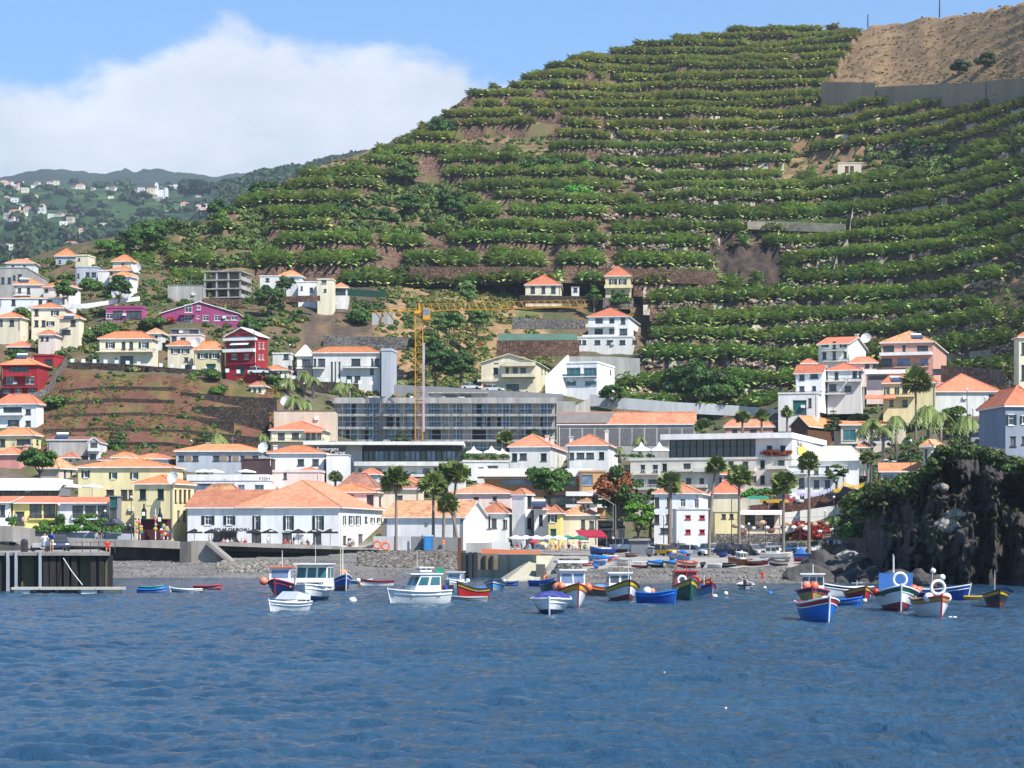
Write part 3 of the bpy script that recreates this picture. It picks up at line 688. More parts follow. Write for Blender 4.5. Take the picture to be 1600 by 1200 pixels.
def wall_face(m, w, h, ops, org, ex, ey, cut=None, mi=0, dep=.16):
 """a wall plane w x h from org along ex, inner direction ey, with real recessed openings"""
 def pt(s, y, z): return (org[0]+ex[0]*s+ey[0]*y, org[1]+ex[1]*s+ey[1]*y, org[2]+z)
 ops = [(max(.02, a), max(-2.9, b), min(w-.02, c), min(h-.02, d)) for a, b, c, d in ops]; ops = [o for o in ops if o[2]-o[0] > .05 and o[3]-o[1] > .05]
 xs = sorted({0, w, *[o[0] for o in ops], *[o[2] for o in ops]}); zs_ = sorted({-3, h, *[o[1] for o in ops], *[o[3] for o in ops]})
 for j in range(len(zs_)-1):
  i = 0
  while i < len(xs)-1:
   def inside(i): 
    cx, cz = (xs[i]+xs[i+1])/2, (zs_[j]+zs_[j+1])/2
    return any(o[0] < cx < o[2] and o[1] < cz < o[3] for o in ops)
   if inside(i): i += 1; continue
   k = i
   while k+1 < len(xs)-1 and not inside(k+1): k += 1
   m.quad(pt(xs[i], 0, zs_[j]), pt(xs[k+1], 0, zs_[j]), pt(xs[k+1], 0, zs_[j+1]), pt(xs[i], 0, zs_[j+1]), mi); i = k+1
 for a, b, c, d in ops:
  m.quad(pt(a, 0, b), pt(c, 0, b), pt(c, dep, b), pt(a, dep, b), mi); m.quad(pt(a, dep, d), pt(c, dep, d), pt(c, 0, d), pt(a, 0, d), mi)
  m.quad(pt(a, 0, b), pt(a, dep, b), pt(a, dep, d), pt(a, 0, d), mi); m.quad(pt(c, dep, b), pt(c, 0, b), pt(c, 0, d), pt(c, dep, d), mi)
  m.quad(pt(a, dep, b), pt(c, dep, b), pt(c, dep, d), pt(a, dep, d), mi)
def hip_roof(w, d, rh, o=.45, th=.16, ridge=None, cap=True):
 m = MB(); x0, x1, y0, y1 = -o, w+o, -o, d+o; W = x1-x0; Dp = y1-y0; ins = min(W, Dp)/2*.98
 if ridge is not None: ins = ridge
 if W >= Dp: a = (x0+ins, (y0+y1)/2, rh+th); b = (x1-ins, (y0+y1)/2, rh+th)
 else: a = ((x0+x1)/2, y0+ins, rh+th); b = ((x0+x1)/2, y1-ins, rh+th)
 c = [(x0, y0, th), (x1, y0, th), (x1, y1, th), (x0, y1, th)]; bt = [(p[0], p[1], 0.0) for p in c]
 for i in range(4): m.quad(bt[i], bt[(i+1) % 4], c[(i+1) % 4], c[i], 1)
 m.poly(bt[::-1], 1)
 if W >= Dp: m.quad(c[0], c[1], b, a); m.poly([c[1], c[2], b]); m.quad(c[2], c[3], a, b); m.poly([c[3], c[0], a]); hs = [(c[0], a), (c[3], a), (c[1], b), (c[2], b)]
 else: m.poly([c[0], c[1], a]); m.quad(c[1], c[2], b, a); m.poly([c[2], c[3], b]); m.quad(c[3], c[0], a, b); hs = [(c[0], a), (c[1], a), (c[2], b), (c[3], b)]
 if cap:
  for p, q in hs+[(a, b)]: m.tube(p, q, .11, n=5, m=2)
 return m
def gable_roof(w, d, rh, ax='x', o=.35, th=.16):
 """ax x: ridge parallel to the front; y: gable end faces the front"""
 m = MB(); sl = None
 if ax == 'x': A = [(-o, -o), (w+o, -o), (w+o, d/2), (-o, d/2)]; B = [(w+o, d+o), (-o, d+o), (-o, d/2), (w+o, d/2)]; k = rh/(d/2); z = -o*k
 else: A = [(-o, d+o), (-o, -o), (w/2, -o), (w/2, d+o)]; B = [(w+o, -o), (w+o, d+o), (w/2, d+o), (w/2, -o)]; k = rh/(w/2); z = -o*k
 for S in (A, B):
  lo = [(S[0][0], S[0][1], z), (S[1][0], S[1][1], z), (S[2][0], S[2][1], rh), (S[3][0], S[3][1], rh)]; hi = [(p[0], p[1], p[2]+th) for p in lo]
  m.poly(hi, 0); m.poly(lo[::-1], 1)
  for i in (0, 1, 3): m.quad(lo[i], lo[(i+1) % 4], hi[(i+1) % 4], hi[i], 1)
 if ax == 'x': m.tube((-o, d/2, rh+th), (w+o, d/2, rh+th), .11, n=5, m=2)
 else: m.tube((w/2, -o, rh+th), (w/2, d+o, rh+th), .11, n=5, m=2)
 return m
HOUSES = []
def house(label, x0, x1, yt, yb, D, rot=0, x2=None, d=8, wall=WHITE, roof='hip', pk=None, tile=TILE, W='', S='', bal=(), chim=(), name='house', cat='house', group=None, eave=None, ov=.4, shut=0, band=None, ridge=None, par=.5, noroof=False, trim=FRW):
 """W: front openings 'style:y0-y1:x0-x1,x0-x1;...' in photo pixels on the front plane; S: same on the side wall"""
 th = radians(rot); c, s = cos(th), sin(th); t0 = (x0-CX)/F; t1 = (x1-CX)/F
 if rot >= 0:
  C = (t1*D, D); w = (C[0]-t0*D)/(c+t0*s); FL = (C[0]-w*c, D+w*s)
 else:
  C = (t0*D, D); w = (t1*D-C[0])/(c+t1*s); FL = C
 if x2 is not None:
  t2 = (x2-CX)/F; den = s-t2*c; d = (t2*D-C[0])/den if abs(den) > 1e-4 else 8; d = max(2.5, min(d, 30))
 zb = Z_(yb, D); h = (yb-yt)*D/F
 o = thing(name, label, cat, (FL[0], FL[1], zb), -th, group)
 def fx(px):                                   # pixel -> (s along front, distance)
  t = (px-CX)/F; q = (t*FL[1]-FL[0])/(c+t*s); return q, FL[1]-q*s
 def fz(py, Dd): return Z_(py, Dd)-zb
 sgn = 1 if rot >= 0 else -1
 def sx(px):
  t = (px-CX)/F; r = (t*C[1]-C[0])/(s-t*c); return r, C[1]+r*c
 fo = []; so_ = []
 def parse(T, fn):
  out = []
  for row in T.split(';'):
   if not row.strip(): continue
   st, yy, xx = row.split(':'); y0, y1 = map(float, yy.split('-'))
   for q in xx.split(','):
    a, b = map(float, q.split('-')); (sa, da), (sb, db) = fn(a), fn(b); dm = (da+db)/2
    if sa > sb: sa, sb = sb, sa
    out.append((sa, fz(y1, dm), sb, fz(y0, dm), st.strip()))
  return out
 fo = parse(W, fx); so_ = parse(S, sx) if S else []
 m = MB()
 wall_face(m, w, h, [q[:4] for q in fo], (0, 0, 0), (1, 0), (0, 1))
 if sgn > 0:
  wall_face(m, d, h, [q[:4] for q in so_], (w, 0, 0), (0, 1), (-1, 0)); m.quad((0, d, -3), (0, 0, -3), (0, 0, h), (0, d, h))
 else:
  wall_face(m, d, h, [q[:4] for q in so_], (0, 0, 0), (0, 1), (1, 0)); m.quad((w, 0, -3), (w, d, -3), (w, d, h), (w, 0, h))
 m.quad((w, d, -3), (0, d, -3), (0, d, h), (w, d, h))
 m.quad((0, 0, h-.02), (w, 0, h-.02), (w, d, h-.02), (0, d, h-.02))
 rh = 1.6
 if pk is not None:
  dm = D+d/2 if roof != 'gable_y' else D
  rh = max(.4, Z_(pk, dm)-zb-h)
 if roof == 'gable_x':
  for X in (0, w): m.poly([(X, 0, h), (X, d, h), (X, d/2, h+rh)])
 if roof == 'gable_y':
  for Y in (0, d): m.poly([(0, Y, h), (w, Y, h), (w/2, Y, h+rh)])
 wo_ = m.build('wall', wall, o)
 mats_r = [tile, trim if eave is None else eave, tile]
 ro = None
 if roof == 'hip': ro = hip_roof(w, d, rh, ov, ridge=ridge).build('roof', mats_r, o, loc=(0, 0, h))
 elif roof in ('gable_x', 'gable_y'): ro = gable_roof(w, d, rh, roof[-1], ov).build('roof', mats_r, o, loc=(0, 0, h))
 elif roof == 'flat':
  q = MB(); t = .18; q.box(-ov*.3, w+ov*.3, -ov*.3, t, 0, par); q.box(-ov*.3, w+ov*.3, d-t, d+ov*.3, 0, par); q.box(-ov*.3, t, t, d-t, 0, par); q.box(w-t, w+ov*.3, t, d-t, 0, par); ro = q.build('roof_parapet', tile if tile is not TILE else wall, o, loc=(0, 0, h))
 elif roof == 'shed':
  q = MB(); z1 = rh; q.quad((-ov, -ov, .15), (w+ov, -ov, .15), (w+ov, d+ov, z1), (-ov, d+ov, z1)); q.quad((-ov, -ov, 0), (-ov, d+ov, z1-.15), (w+ov, d+ov, z1-.15), (w+ov, -ov, 0), 1)
  q.quad((-ov, -ov, 0), (w+ov, -ov, 0), (w+ov, -ov, .15), (-ov, -ov, .15), 1)
  for X in (-ov, w+ov): q.quad((X, -ov, 0), (X, -ov, .15), (X, d+ov, z1), (X, d+ov, z1-.15), 1)
  ro = q.build('roof', mats_r, o, loc=(0, 0, h))
  q = MB()
  for X in (.01, w-.01): q.poly([(X, 0, h), (X, d, h), (X, d, h+z1-.2)])
  q.quad((0, d, h), (w, d, h), (w, d, h+z1-.2), (0, d, h+z1-.2)); q.build('gable_wall', wall, o)
 def place(q, side):
  a, b, c2, d2, st = q; ww = round((c2-a)*5)/5 or .2; hh = round((d2-b)*5)/5 or .2
  me = win_mesh(c2-a, d2-b, st); sc_ = ((c2-a)/ww, 1, (d2-b)/hh)
  nm = 'door' if (st in 'GBR') or (hh > 1.9 and b < .4 and ww < 1.6) else 'window'
  if not side: w_ = link(nm, me, o, (a, 0, b)); 
  elif sgn > 0: w_ = link(nm, me, o, (w, a, b), pi/2)
  else: w_ = link(nm, me, o, (0, c2, b), -pi/2)
  w_.scale = sc_
  if st == 's' or (shut and st in 'wd'):
   sw = min(.55, (c2-a)*.5)
   for X in (-sw-.02, (c2-a)+.02):
    if not side: link('shutter', shut_mesh(sw, d2-b), o, (a+X, 0, b))
    elif sgn > 0: link('shutter', shut_mesh(sw, d2-b), o, (w, a+X, b), pi/2)
 for q in fo: place(q, 0)
 for q in so_: place(q, 1)
 for B in bal:                                  # (x0, x1, y_top, y_bottom, out, kind)
  a, b, u, v, out, kd = B; (sa, da), (sb, db) = fx(a), fx(b); dm = (da+db)/2-out; zt, zl = fz(u, dm), fz(v, dm); q = MB()
  if kd == 's':                              # solid parapet
   q.box(sa, sb, -out, -.004, zl, zl+.2); q.box(sa, sb, -out-.12, -out-.002, zl, zt); q.box(sa-.12, sa-.002, -out-.12, -.004, zl, zt); q.box(sb+.002, sb+.12, -out-.12, -.004, zl, zt)
   q.build('balcony', trim if trim is not FRW else wall, o)
  elif kd == 'r' or kd == 'w' or kd == 'g':
   q.box(sa, sb, -out, -.004, zl, zl+.2, 0); mm_ = 1
   q.box(sa, sb, -out-.05, -out-.002, zt-.07, zt, 1)
   n = max(2, int((sb-sa)/(.35 if kd != 'g' else 1.6)))
   for i in range(n+1): X = sa+(sb-sa)*i/n; q.box(X-.025, X+.025, -out-.045, -out-.004, zl+.201, zt-.071, 1)
   for X in (sa, sb): q.box(X-.03, X+.03, -out, -.004, zt-.07, zt, 1); [q.box(X-.02, X+.02, -out*k/3-.02, -out*k/3+.02, zl+.201, zt-.071, 1) for k in (1, 2)]
   if kd == 'g': q.box(sa+.05, sb-.05, -out-.03, -out-.02, zl+.25, zt-.1, 2)
   q.build('balcony', [wall, RAILW if kd == 'w' else RAIL, GLASST], o)
  elif kd == 'a':                            # awning or canopy
   q.quad((sa, -out, zl), (sb, -out, zl), (sb, -.01, zt), (sa, -.01, zt)); q.quad((sa, -out, zl-.12), (sa, -.01, zt-.1), (sb, -.01, zt-.1), (sb, -out, zl-.12)); q.quad((sa, -out, zl-.12), (sb, -out, zl-.12), (sb, -out, zl), (sa, -out, zl)); q.build('awning', CANV, o)
  elif kd == 't':                            # tiled canopy
   q.quad((sa, -out, zl), (sb, -out, zl), (sb, -.01, zt), (sa, -.01, zt)); q.quad((sa, -out, zl-.15), (sa, -.01, zt-.15), (sb, -.01, zt-.15), (sb, -out, zl-.15)); q.quad((sa, -out, zl-.15), (sb, -out, zl-.15), (sb, -out, zl), (sa, -out, zl)); q.build('porch_roof', tile, o)
  elif kd == 'l':                            # dark recessed loggia slab edge
   q.box(sa, sb, -out, -.004, zl, zt); q.build('ledge', wall, o)
 for Cc in chim:
  a, u = Cc[:2]; sa, da = fx(a); dd = D+d*.55; sa = ((a-CX)/F*dd-FL[0]-s*d*.55)/c if abs(rot) > 1 else (a-CX)/F*dd-FL[0]
  zt = Z_(u, dd)-zb-h; q = MB(); q.box(sa-.3, sa+.3, d*.55-.3, d*.55+.3, -.4, zt); q.box(sa-.4, sa+.4, d*.55-.4, d*.55+.4, zt+.002, zt+.18); q.build('chimney', Cc[2] if len(Cc) > 2 else wall, ro or o)
 H = dict(o=o, w=w, d=d, h=h, fx=fx, fz=fz, sx=sx, D=D, C=C, zb=zb, roof=ro, rh=rh, FL=FL, sgn=sgn); HOUSES.append(H); return H
def px_box(name, x0, x1, yt, yb, D, dep, m, parent=None, label=None, cat=None, kind=None, group=None, top=None):
 """an upright block whose front spans these photo rows and columns at this distance"""
 q = MB(); q.box(0, X_(x1, D)-X_(x0, D), 0, dep, 0, (yb-yt)*D/F); o = q.build(name, m, None, loc=(X_(x0, D), D, Z_(yb, D))); return tag(o, label, cat, group, kind)
def loft(name, path, m, label=None, cat=None, kind=None, group=None, thick=.5):
 """a long wall along photo points (px, y_top, y_bottom, D) with thickness"""
 q = MB(); P = [(P3(px, yt, D), P3(px, yb, D)) for px, yt, yb, D in path]; k = Vector((0, thick, 0))
 for (a, b), (c, d_) in zip(P[:-1], P[1:]):
  q.quad(b, d_, c, a); q.quad(a, c, c+k, a+k); q.quad(b+k, a+k, c+k, d_+k); q.quad(b, b+k, d_+k, d_)
 a, b = P[0]; q.quad(b, a, a+k, b+k); a, b = P[-1]; q.quad(a, b, b+k, a+k)
 return tag(q.build(name, m), label, cat, group, kind)
def text(name, body, size, m, parent, loc, rot=(pi/2, 0, 0), ext=.01, sx=1.0):
 cu = bpy.data.curves.new(name, 'FONT'); cu.body = body; cu.size = size; cu.extrude = ext; cu.materials.append(m); cu.align_x = 'LEFT'
 o_ = bpy.data.objects.new(name, cu); me = bpy.data.meshes.new_from_object(o_); bpy.data.objects.remove(o_); o = bpy.data.objects.new(name, me); COL.objects.link(o); o.parent = parent; o.location = loc; o.rotation_euler = rot; o.scale = (sx, 1, 1); return o

# ---------------------------------------------------------------- plants
def clump_tree(label, px, pyb, D, h, r, name='tree', cat='tree', tint=(1, 1, 1), n=26, trunk=.35, group=None, leafy=None, squash=.8, red=0, zb=None):
 """tapered trunk with limbs, crown of leaf clumps at the limb ends"""
 z0 = Z_(pyb, D) if zb is None else zb; x0 = X_(px, D); o = thing(name, label, cat, (x0, D, z0), 0, group)
 rr = random.Random(int(px*7+D)); m = MB(); zt = h*trunk; m.tube((0, 0, -1), (0, 0, zt), h*.035+.05, h*.025+.04, 7)
 P = []; S = []; T = []; cr = (h-zt*.8)/2; cz = zt*.8+cr
 for k in range(n):
  a = rr.uniform(0, 6.28); el_ = math.asin(rr.uniform(-.75, 1)); q = rr.uniform(.5, .95)
  p = (r*q*cos(a)*cos(el_), r*q*sin(a)*cos(el_), cz+cr*q*sin(el_)*squash/.8)
  P.append(p); S.append(r*rr.uniform(.26, .44)); t = rr.uniform(.6, 1.4); tt = [tint[0]*t, tint[1]*t, tint[2]*t]
  if red and rr.random() < red and p[2] > cz-cr*.3: tt = [2.6*t, .5*t, .6*t]
  T.append(tt)
  if k % 4 == 0: m.tube((0, 0, zt*.9), (p[0]*.8, p[1]*.8, p[2]), h*.018+.02, .02, 5)
 m.build('trunk', BARK, o); me = clumps('crown', P, S, T); link('crown', me, o); return o
BUSHES = {}
def bush(label, px, pyb, D, r, h, tint=(1, 1, 1), name='bush', cat='bush', n=9, zb=None, group=None):
 z0 = Z_(pyb, D) if zb is None else zb; rr = random.Random(int(px*3+D*5)); P = []; S = []; T = []
 for k in range(n):
  a = rr.uniform(0, 6.28); q = rr.uniform(0, .75); P.append((r*q*cos(a), r*q*sin(a), h*rr.uniform(.1, .62))); S.append(min(r, h)*rr.uniform(.35, .55)); t = rr.uniform(.6, 1.4); T.append((tint[0]*t, tint[1]*t, tint[2]*t))
 o = link(name, clumps(name, P, S, T), None, (X_(px, D), D, z0)); return tag(o, label, cat, group)
def fan_crown(r, nf=48, dead=12, seed=1, droop=.22):
 """fan-palm head: each frond a stalk and a pleated fan of blades; old fronds hang below"""
 rr = random.Random(seed); V = []; Q = []; C = []
 for k in range(nf+dead):
  old = k >= nf; a = rr.uniform(0, 6.28); e = rr.uniform(-1.45, -.8) if old else math.asin(rr.uniform(-.6, 1)); st = r*(.25 if old else .42)*rr.uniform(.8, 1.1)
  d = Vector((cos(a)*cos(e), sin(a)*cos(e), sin(e))); s = Vector((-sin(a), cos(a), 0)); u = s.cross(d)*-1; tw = rr.uniform(-1.2, 1.2); s, u = s*cos(tw)+u*sin(tw), u*cos(tw)-s*sin(tw); p = d*st; c = rr.uniform(.65, 1.35); col = (2.6*c, 1.45*c, 2.2*c) if old else (c, c, c*.8)
  b = len(V); V += [-s*.03, s*.03, p+s*.03, p-s*.03]; C += [col]*4; Q.append((b, b+1, b+2, b+3))
  nb = 9; fl = r*rr.uniform(.5, .72)*(.7 if old else 1)
  for j in range(nb):
   t = (j/(nb-1)-.5)*2.5; dd = (d*cos(t)+s*sin(t)); L_ = fl*(1-.25*abs(t)/1.25); tip = p+dd*L_+Vector((0, 0, -droop*L_*.55)); mid = p+dd*L_*.6+Vector((0, 0, -droop*L_*.1)); wv = (s*cos(t)-d*sin(t))*L_*.13
   b = len(V); V += [p, mid+wv+u*.03, tip, mid-wv+u*.03]; C += [col]*4; Q.append((b, b+1, b+2, b+3))
 return np.array([tuple(v) for v in V]), np.array(Q), np.array(C)
PALML = mat('palm_frond', (.15, .20, .06), .5, var=.2, scale=1, attr='tint', spec=.4)
FANS = []
for q in range(4):
 V, Qd, C = fan_crown(1.0, seed=q+1, dead=(10, 16, 6, 22)[q]); FANS.append(np_mesh('palm_crown', V, Qd, [PALML], col=C))
TRUNKM = mat('palm_trunk_bark', (.24, .20, .16), .95, scale=2, bump=.8, bscale=10, streak=False)
def palm(label, px, pytop, pyb, D, r, v=0, lean=0, rt=.22, group='fan palms'):
 """pytop: row of the crown's heart"""
 z0 = Z_(pyb, D); h = Z_(pytop, D)-z0; o = thing('palm_tree', label, 'palm tree', (X_(px, D), D, z0), R(0, 6), None); m = MB(); n = 9; pr = None
 for i in range(n):
  t = i/n; t2 = (i+1)/n; f = lambda t: (lean*t*t*cos(-o.rotation_euler.z), lean*t*t*sin(-o.rotation_euler.z), h*t-(1 if t == 0 else 0)); m.tube(f(t), f(t2), rt*(1.25-.45*t), rt*(1.2-.45*t2), 8, cap=False)
 m.build('trunk', TRUNKM, o, smooth=True); c = link('crown', FANS[v % 4], o, (lean*cos(-o.rotation_euler.z), lean*sin(-o.rotation_euler.z), h), R(0, 6)); c.scale = (r*1.1, r*1.1, r*1.1); return o
def feather_crown(seed=1, nf=26):
 rr = random.Random(seed); V = []; Q = []; C = []
 for k in range(nf):
  a = rr.uniform(0, 6.28); e = rr.uniform(.1, 1.3); c = rr.uniform(.7, 1.3); s = Vector((-sin(a), cos(a), 0)); da = Vector((cos(a), sin(a), 0)); n = 9
  pts = [da*(t*cos(e)+.0)+Vector((0, 0, sin(e)*t-1.05*t*t)) for t in [i/n for i in range(n+1)]]
  for i in range(1, n):
   for sg in (-1, 1):
    p = pts[i]; q = pts[i+1] if i < n else p; L_ = .24*(1-abs(i/n-.45)); tip = p+s*sg*L_+(q-p)*1.1+Vector((0, 0, -.10)); b = len(V); V += [p, q, tip+(q-p)*.25, tip]; C += [(c, c, c*.85)]*4; Q.append((b, b+1, b+2, b+3))
  for i in range(n): b = len(V); V += [pts[i]-s*.012, pts[i]+s*.012, pts[i+1]+s*.012, pts[i+1]-s*.012]; C += [(1.5, 1.4, .8)]*4; Q.append((b, b+1, b+2, b+3))
 return np_mesh('palm_crown', np.array([tuple(v) for v in V]), np.array(Q), [PALML], col=np.array(C))
FEATH = [feather_crown(5), feather_crown(6)]
def date_palm(label, px, pytop, pyb, D, r, v=0, tint=None):
 z0 = Z_(pyb, D); h = Z_(pytop, D)-z0; o = thing('palm_tree', label, 'palm tree', (X_(px, D), D, z0), R(0, 6)); MB().tube((0, 0, -1), (0, 0, h), .32, .24, 9).build('trunk', TRUNKM, o, smooth=True); c = link('crown', FEATH[v % 2], o, (0, 0, h)); c.scale = (r*.72, r*.72, r*.72); return o
def conifer(label, px, pytop, pyb, D, r):
 z0 = Z_(pyb, D); h = Z_(pytop, D)-z0; o = thing('araucaria_tree', label, 'conifer', (X_(px, D), D, z0)); MB().tube((0, 0, -1), (0, 0, h), .18, .04, 6).build('trunk', BARK, o); P = []; S = []; T = []
 n = int(h/.75)
 for i in range(n):
  t = i/n; rr_ = r*(1-t)*1.0+.15
  for k in range(7):
   a = 2*pi*k/7+i; q = R(.55, 1); P.append((rr_*q*cos(a), rr_*q*sin(a), h*(.08+.92*t)-.3*q)); S.append(rr_*.33+.1); g = R(.45, 1.1); T.append((.7*g, .95*g, .9*g))
 link('crown', clumps('crown', P, S, T), o); return o
# ================================================================ houses, back rows first (rows and columns are photo pixels)
GH = None
# -- upper left cluster
house('long grey house with a white gable wall at the upper left edge', 0, 41, 419, 447, 545, 0, 76, wall=GREYW, roof='flat', par=.25, W='d:434-443:2-7,12-17;d:431-437:20-24;d:429-438:28-34', S='', name='house')
house('white house with a small red tiled top above the long grey house', 10, 54, 412, 425, 585, 0, 60, wall=WHITE2, roof='hip', pk=406, chim=[(42, 405)], W='d:415-420:18-22,36-40')
house('white house under a double orange roof at the top of the left cluster', 87, 117, 401, 418, 600, 0, d=8, wall=GREYBL, roof='hip', pk=390, tile=TILEO, W='d:407-411:92-95,105-109')
house('cream flat-roofed block beside the double orange roof', 118, 137, 400, 418, 590, 12, 149, wall=CREAM, roof='flat', par=.4, W='d:404-407:122-125', S='')
house('dark grey two-storey house with blue shutters in the upper left cluster', 118, 152, 418, 444, 560, 0, d=8, wall=GREYBL, roof='flat', par=.3, W='d:426-432:134-140,143-150;d:437-443:141-144;d:428-434:121-124')
house('plain white annexe between the dark grey and the twin-roofed house', 153, 171, 424, 448, 556, 0, d=7, wall=WHITE2, roof='flat', par=.3)
house('low house under a wide orange roof behind the twin-roofed house', 176, 206, 409, 418, 585, 8, 214, wall=CREAM, roof='hip', pk=399, tile=TILEO, W='d:412-416:190-194')
house('small cream upper house with orange hip roof beside the satellite dish', 171, 205, 423, 436, 552, 8, 216, wall=CREAM, roof='hip', pk=416, tile=TILEO, W='d:426-431:172-176')
house('white lower house with orange hip roof under the satellite dish', 174, 203, 433, 448, 540, 15, 214, wall=WHITE, roof='hip', pk=425, tile=TILEO, W='d:436-442:176-181,187-193', S='')
house('white house with left orange wing and solar heater on the roof', 22, 66, 446, 463, 530, 0, d=9, wall=WHITE2, roof='hip', pk=437, tile=TILEO, W='d:451-457:28-33;d:450-461:42-47', bal=[(22, 48, 457, 462, .8, 'r')], chim=[])
house('white house with right orange wing and tall white chimney', 68, 108, 448, 470, 526, 14, 126, wall=WHITE2, roof='hip', pk=439, tile=TILEO, W='d:452-456:70-75;d:452-462:88-93', S='d:453-460:113-117', chim=[(98, 438, WHITE)])
house('low white terrace floor with an orange porch roof under the twin-winged house', 0, 96, 467, 479, 520, 0, d=6, wall=WHITE, roof='shed', pk=462, tile=TILEO, W='d:469-477:18-24,60-66,74-82', ov=.2)
house('cream two-storey house with dark shutters above the dry slope', 49, 100, 482, 521, 500, 0, d=9, wall=CREAM, roof='hip', pk=475, tile=TILEO, W='d:484-493:54-60;s:485-493:83-89;d:501-510:54-60,65-71;s:502-509:76-82')
house('small cream annexe with an orange roof beside the two-storey cream house', 93, 123, 498, 524, 494, 8, 131, wall=CREAM, roof='hip', pk=491, tile=TILEO, W='d:501-509:110-118;d:516-522:97-110')
house('cream house with an orange roof at the left edge above the red house', -8, 32, 497, 516, 496, 8, 46, wall=CREAM, roof='hip', pk=489, tile=TILEO, W='d:500-509:0-4,15-22')
house('red house with orange roof, solar panels and a dark balcony', 2, 58, 571, 616, 452, 6, 76, wall=REDW, roof='hip', pk=558, tile=TILEO, W='w:589-600:10-22,40-53;d:573-583:14-45;w:606-614:6-15,23-34,44-56', bal=[(12, 48, 582, 588, .9, 's'), (0, 60, 600, 606, 1, 'r')], chim=[], trim=REDW)
house('open dark shelter with a small orange hip roof behind the red house', 12, 48, 543, 556, 490, 0, d=7, wall=BROWN, roof='hip', pk=535, tile=TILER, W='d:545-555:14-28,31-46')
house('low red walled yard building beside the red house', 50, 84, 556, 572, 470, 10, 100, wall=REDW, roof='flat', par=.3, W='d:562-571:70-82')
house('white house with loggias below the red house at the left edge', -6, 57, 632, 678, 420, 8, 68, wall=WHITE, roof='hip', pk=617, tile=TILER, W='d:637-646:5-34;d:640-647:40-48;d:657-665:12-30;d:658-665:40-48', bal=[(3, 36, 645, 649, .7, 's')], chim=[(14, 618)], S='')
house('pale yellow house with washing hung on its balcony', -6, 51, 681, 710, 398, 10, 64, wall=YELL, roof='hip', pk=670, tile=TILEO, W='d:687-697:0-8,26-50', bal=[(22, 52, 693, 698, .7, 'r')], chim=[(20, 668, YELL)], S='d:688-694:57-60')
house('pink house with an orange roof beside the round green tree', -6, 30, 711, 742, 385, 10, 44, wall=PINKW, roof='hip', pk=700, tile=TILER, W='', chim=[(40, 698, PINKW)])
house('old cream house with a weathered long roof behind the round tree', 60, 92, 733, 758, 378, 20, 118, wall=BEIGE, roof='hip', pk=716, tile=TILEOLD, W='', S='d:736-747:100-103,110-113')
house('grey blank walled house below the dry slope', 74, 137, 688, 732, 396, 0, d=9, wall=GREYW, roof='gable_x', pk=684, tile=TILEB, W='', ov=.2, chim=[(98, 680, WHITE2)])
house('narrow gabled white house front with stacked loggias', 138, 156, 691, 726, 393, 0, d=7, wall=WHITE2, roof='gable_y', pk=684, tile=TILEB, W='d:690-703:141-152;d:710-722:140-150', bal=[(139, 155, 700, 705, .5, 's')], ov=.2)
for k, (a, b, y, p, l) in enumerate([(176, 206, 716, 709, 'low red roof peeking out behind the yellow house roof, leftmost'), (208, 262, 718, 710, 'wide low orange roof behind the yellow house'), (156, 178, 720, 713, 'small brown roof next to the gabled white front')]):
 house(l, a, b, y, y+16, 385+k*3, 4, wall=WHITE2, roof='hip', pk=p, tile=(TILEO, TILER, TILEB)[k % 3], W='')
house('cream house with a long orange roof and a railed balcony over a garage', 155, 238, 530, 569, 476, 3, 247, wall=CREAM, roof='hip', pk=519, tile=TILEO, W='s:535-544:169-176,221-229;d:535-546:190-196,202-208;d:557-568:188-208;d:560-565:180-183', bal=[(152, 243, 545, 550, 1.3, 'r')])
house('pale rose house with a dark roof terrace behind the orange pyramids', 266, 314, 524, 540, 492, 4, 320, wall=ROSE, roof='flat', par=.3, W='d:526-536:268-276;d:528-534:282-290')
house('rooftop shelter covered in dark netting on the rose house', 266, 313, 515, 523.5, 493, 0, d=5, wall=GREYD, roof='flat', par=.2, W='d:516-522:268-286,296-311')
house('cream house with an orange pyramid roof beside a big satellite dish', 262, 299, 541, 581, 470, 6, 306, wall=CREAM, roof='hip', pk=533, tile=TILEO, W='s:545-552:271-278,287-293;d:571-580:287-298;d:559-565:288-294')
house('yellow house with a steep orange pyramid roof and a green garage door', 303, 344, 547, 583, 466, 10, 351, wall=YELL, roof='hip', pk=534, tile=TILEO, W='s:552-560:313-321,331-339;G:569-583:322-337')
H = house('dark red four-storey gabled house with white balconies', 353, 401, 524, 585, 464, 18, 418, wall=REDW, roof='gable_y', pk=512, tile=WHITE2, W='b:520-527:357-398;d:535-543:360-371,382-392;w:554-561:362-370,382-389;G:574-584:369-382', S='w:536-545:404-407,410-413;w:555-562:404-407,409-412', bal=[(352, 401, 528, 532, .8, 's'), (352, 399, 545, 550, 1.1, 's'), (353, 401, 567, 569, .4, 'l'), (363, 391, 534, 538, 1.3, 'a')], trim=WHITE)
house('small magenta house with open dark rooms above the grey terrace wall', 165, 222, 481, 500, 512, 4, 229, wall=MAG, roof='flat', par=.5, W='d:486-498:176-192,197-221;w:490-498:166-176')
H = house('wide magenta house with a white edged gable and a balcony', 251, 372, 490, 502, 512, 0, d=10, wall=MAG, roof='gable_y', pk=472, tile=WHITE, W='w:493-501:288-300,317-326,335-344;w:494-500:349-358,361-371;w:494-498:307-312', bal=[(283, 304, 489, 492, .8, 's')], ov=.3)
for a, b, u, v in ((289, 300, 477, 488), (308, 313, 479, 484)): q = win_mesh((b-a)*512/F, (v-u)*512/F, 'w'); link('window', q, H['o'], (H['fx'](a)[0], -.18, H['fz'](v, 512)))
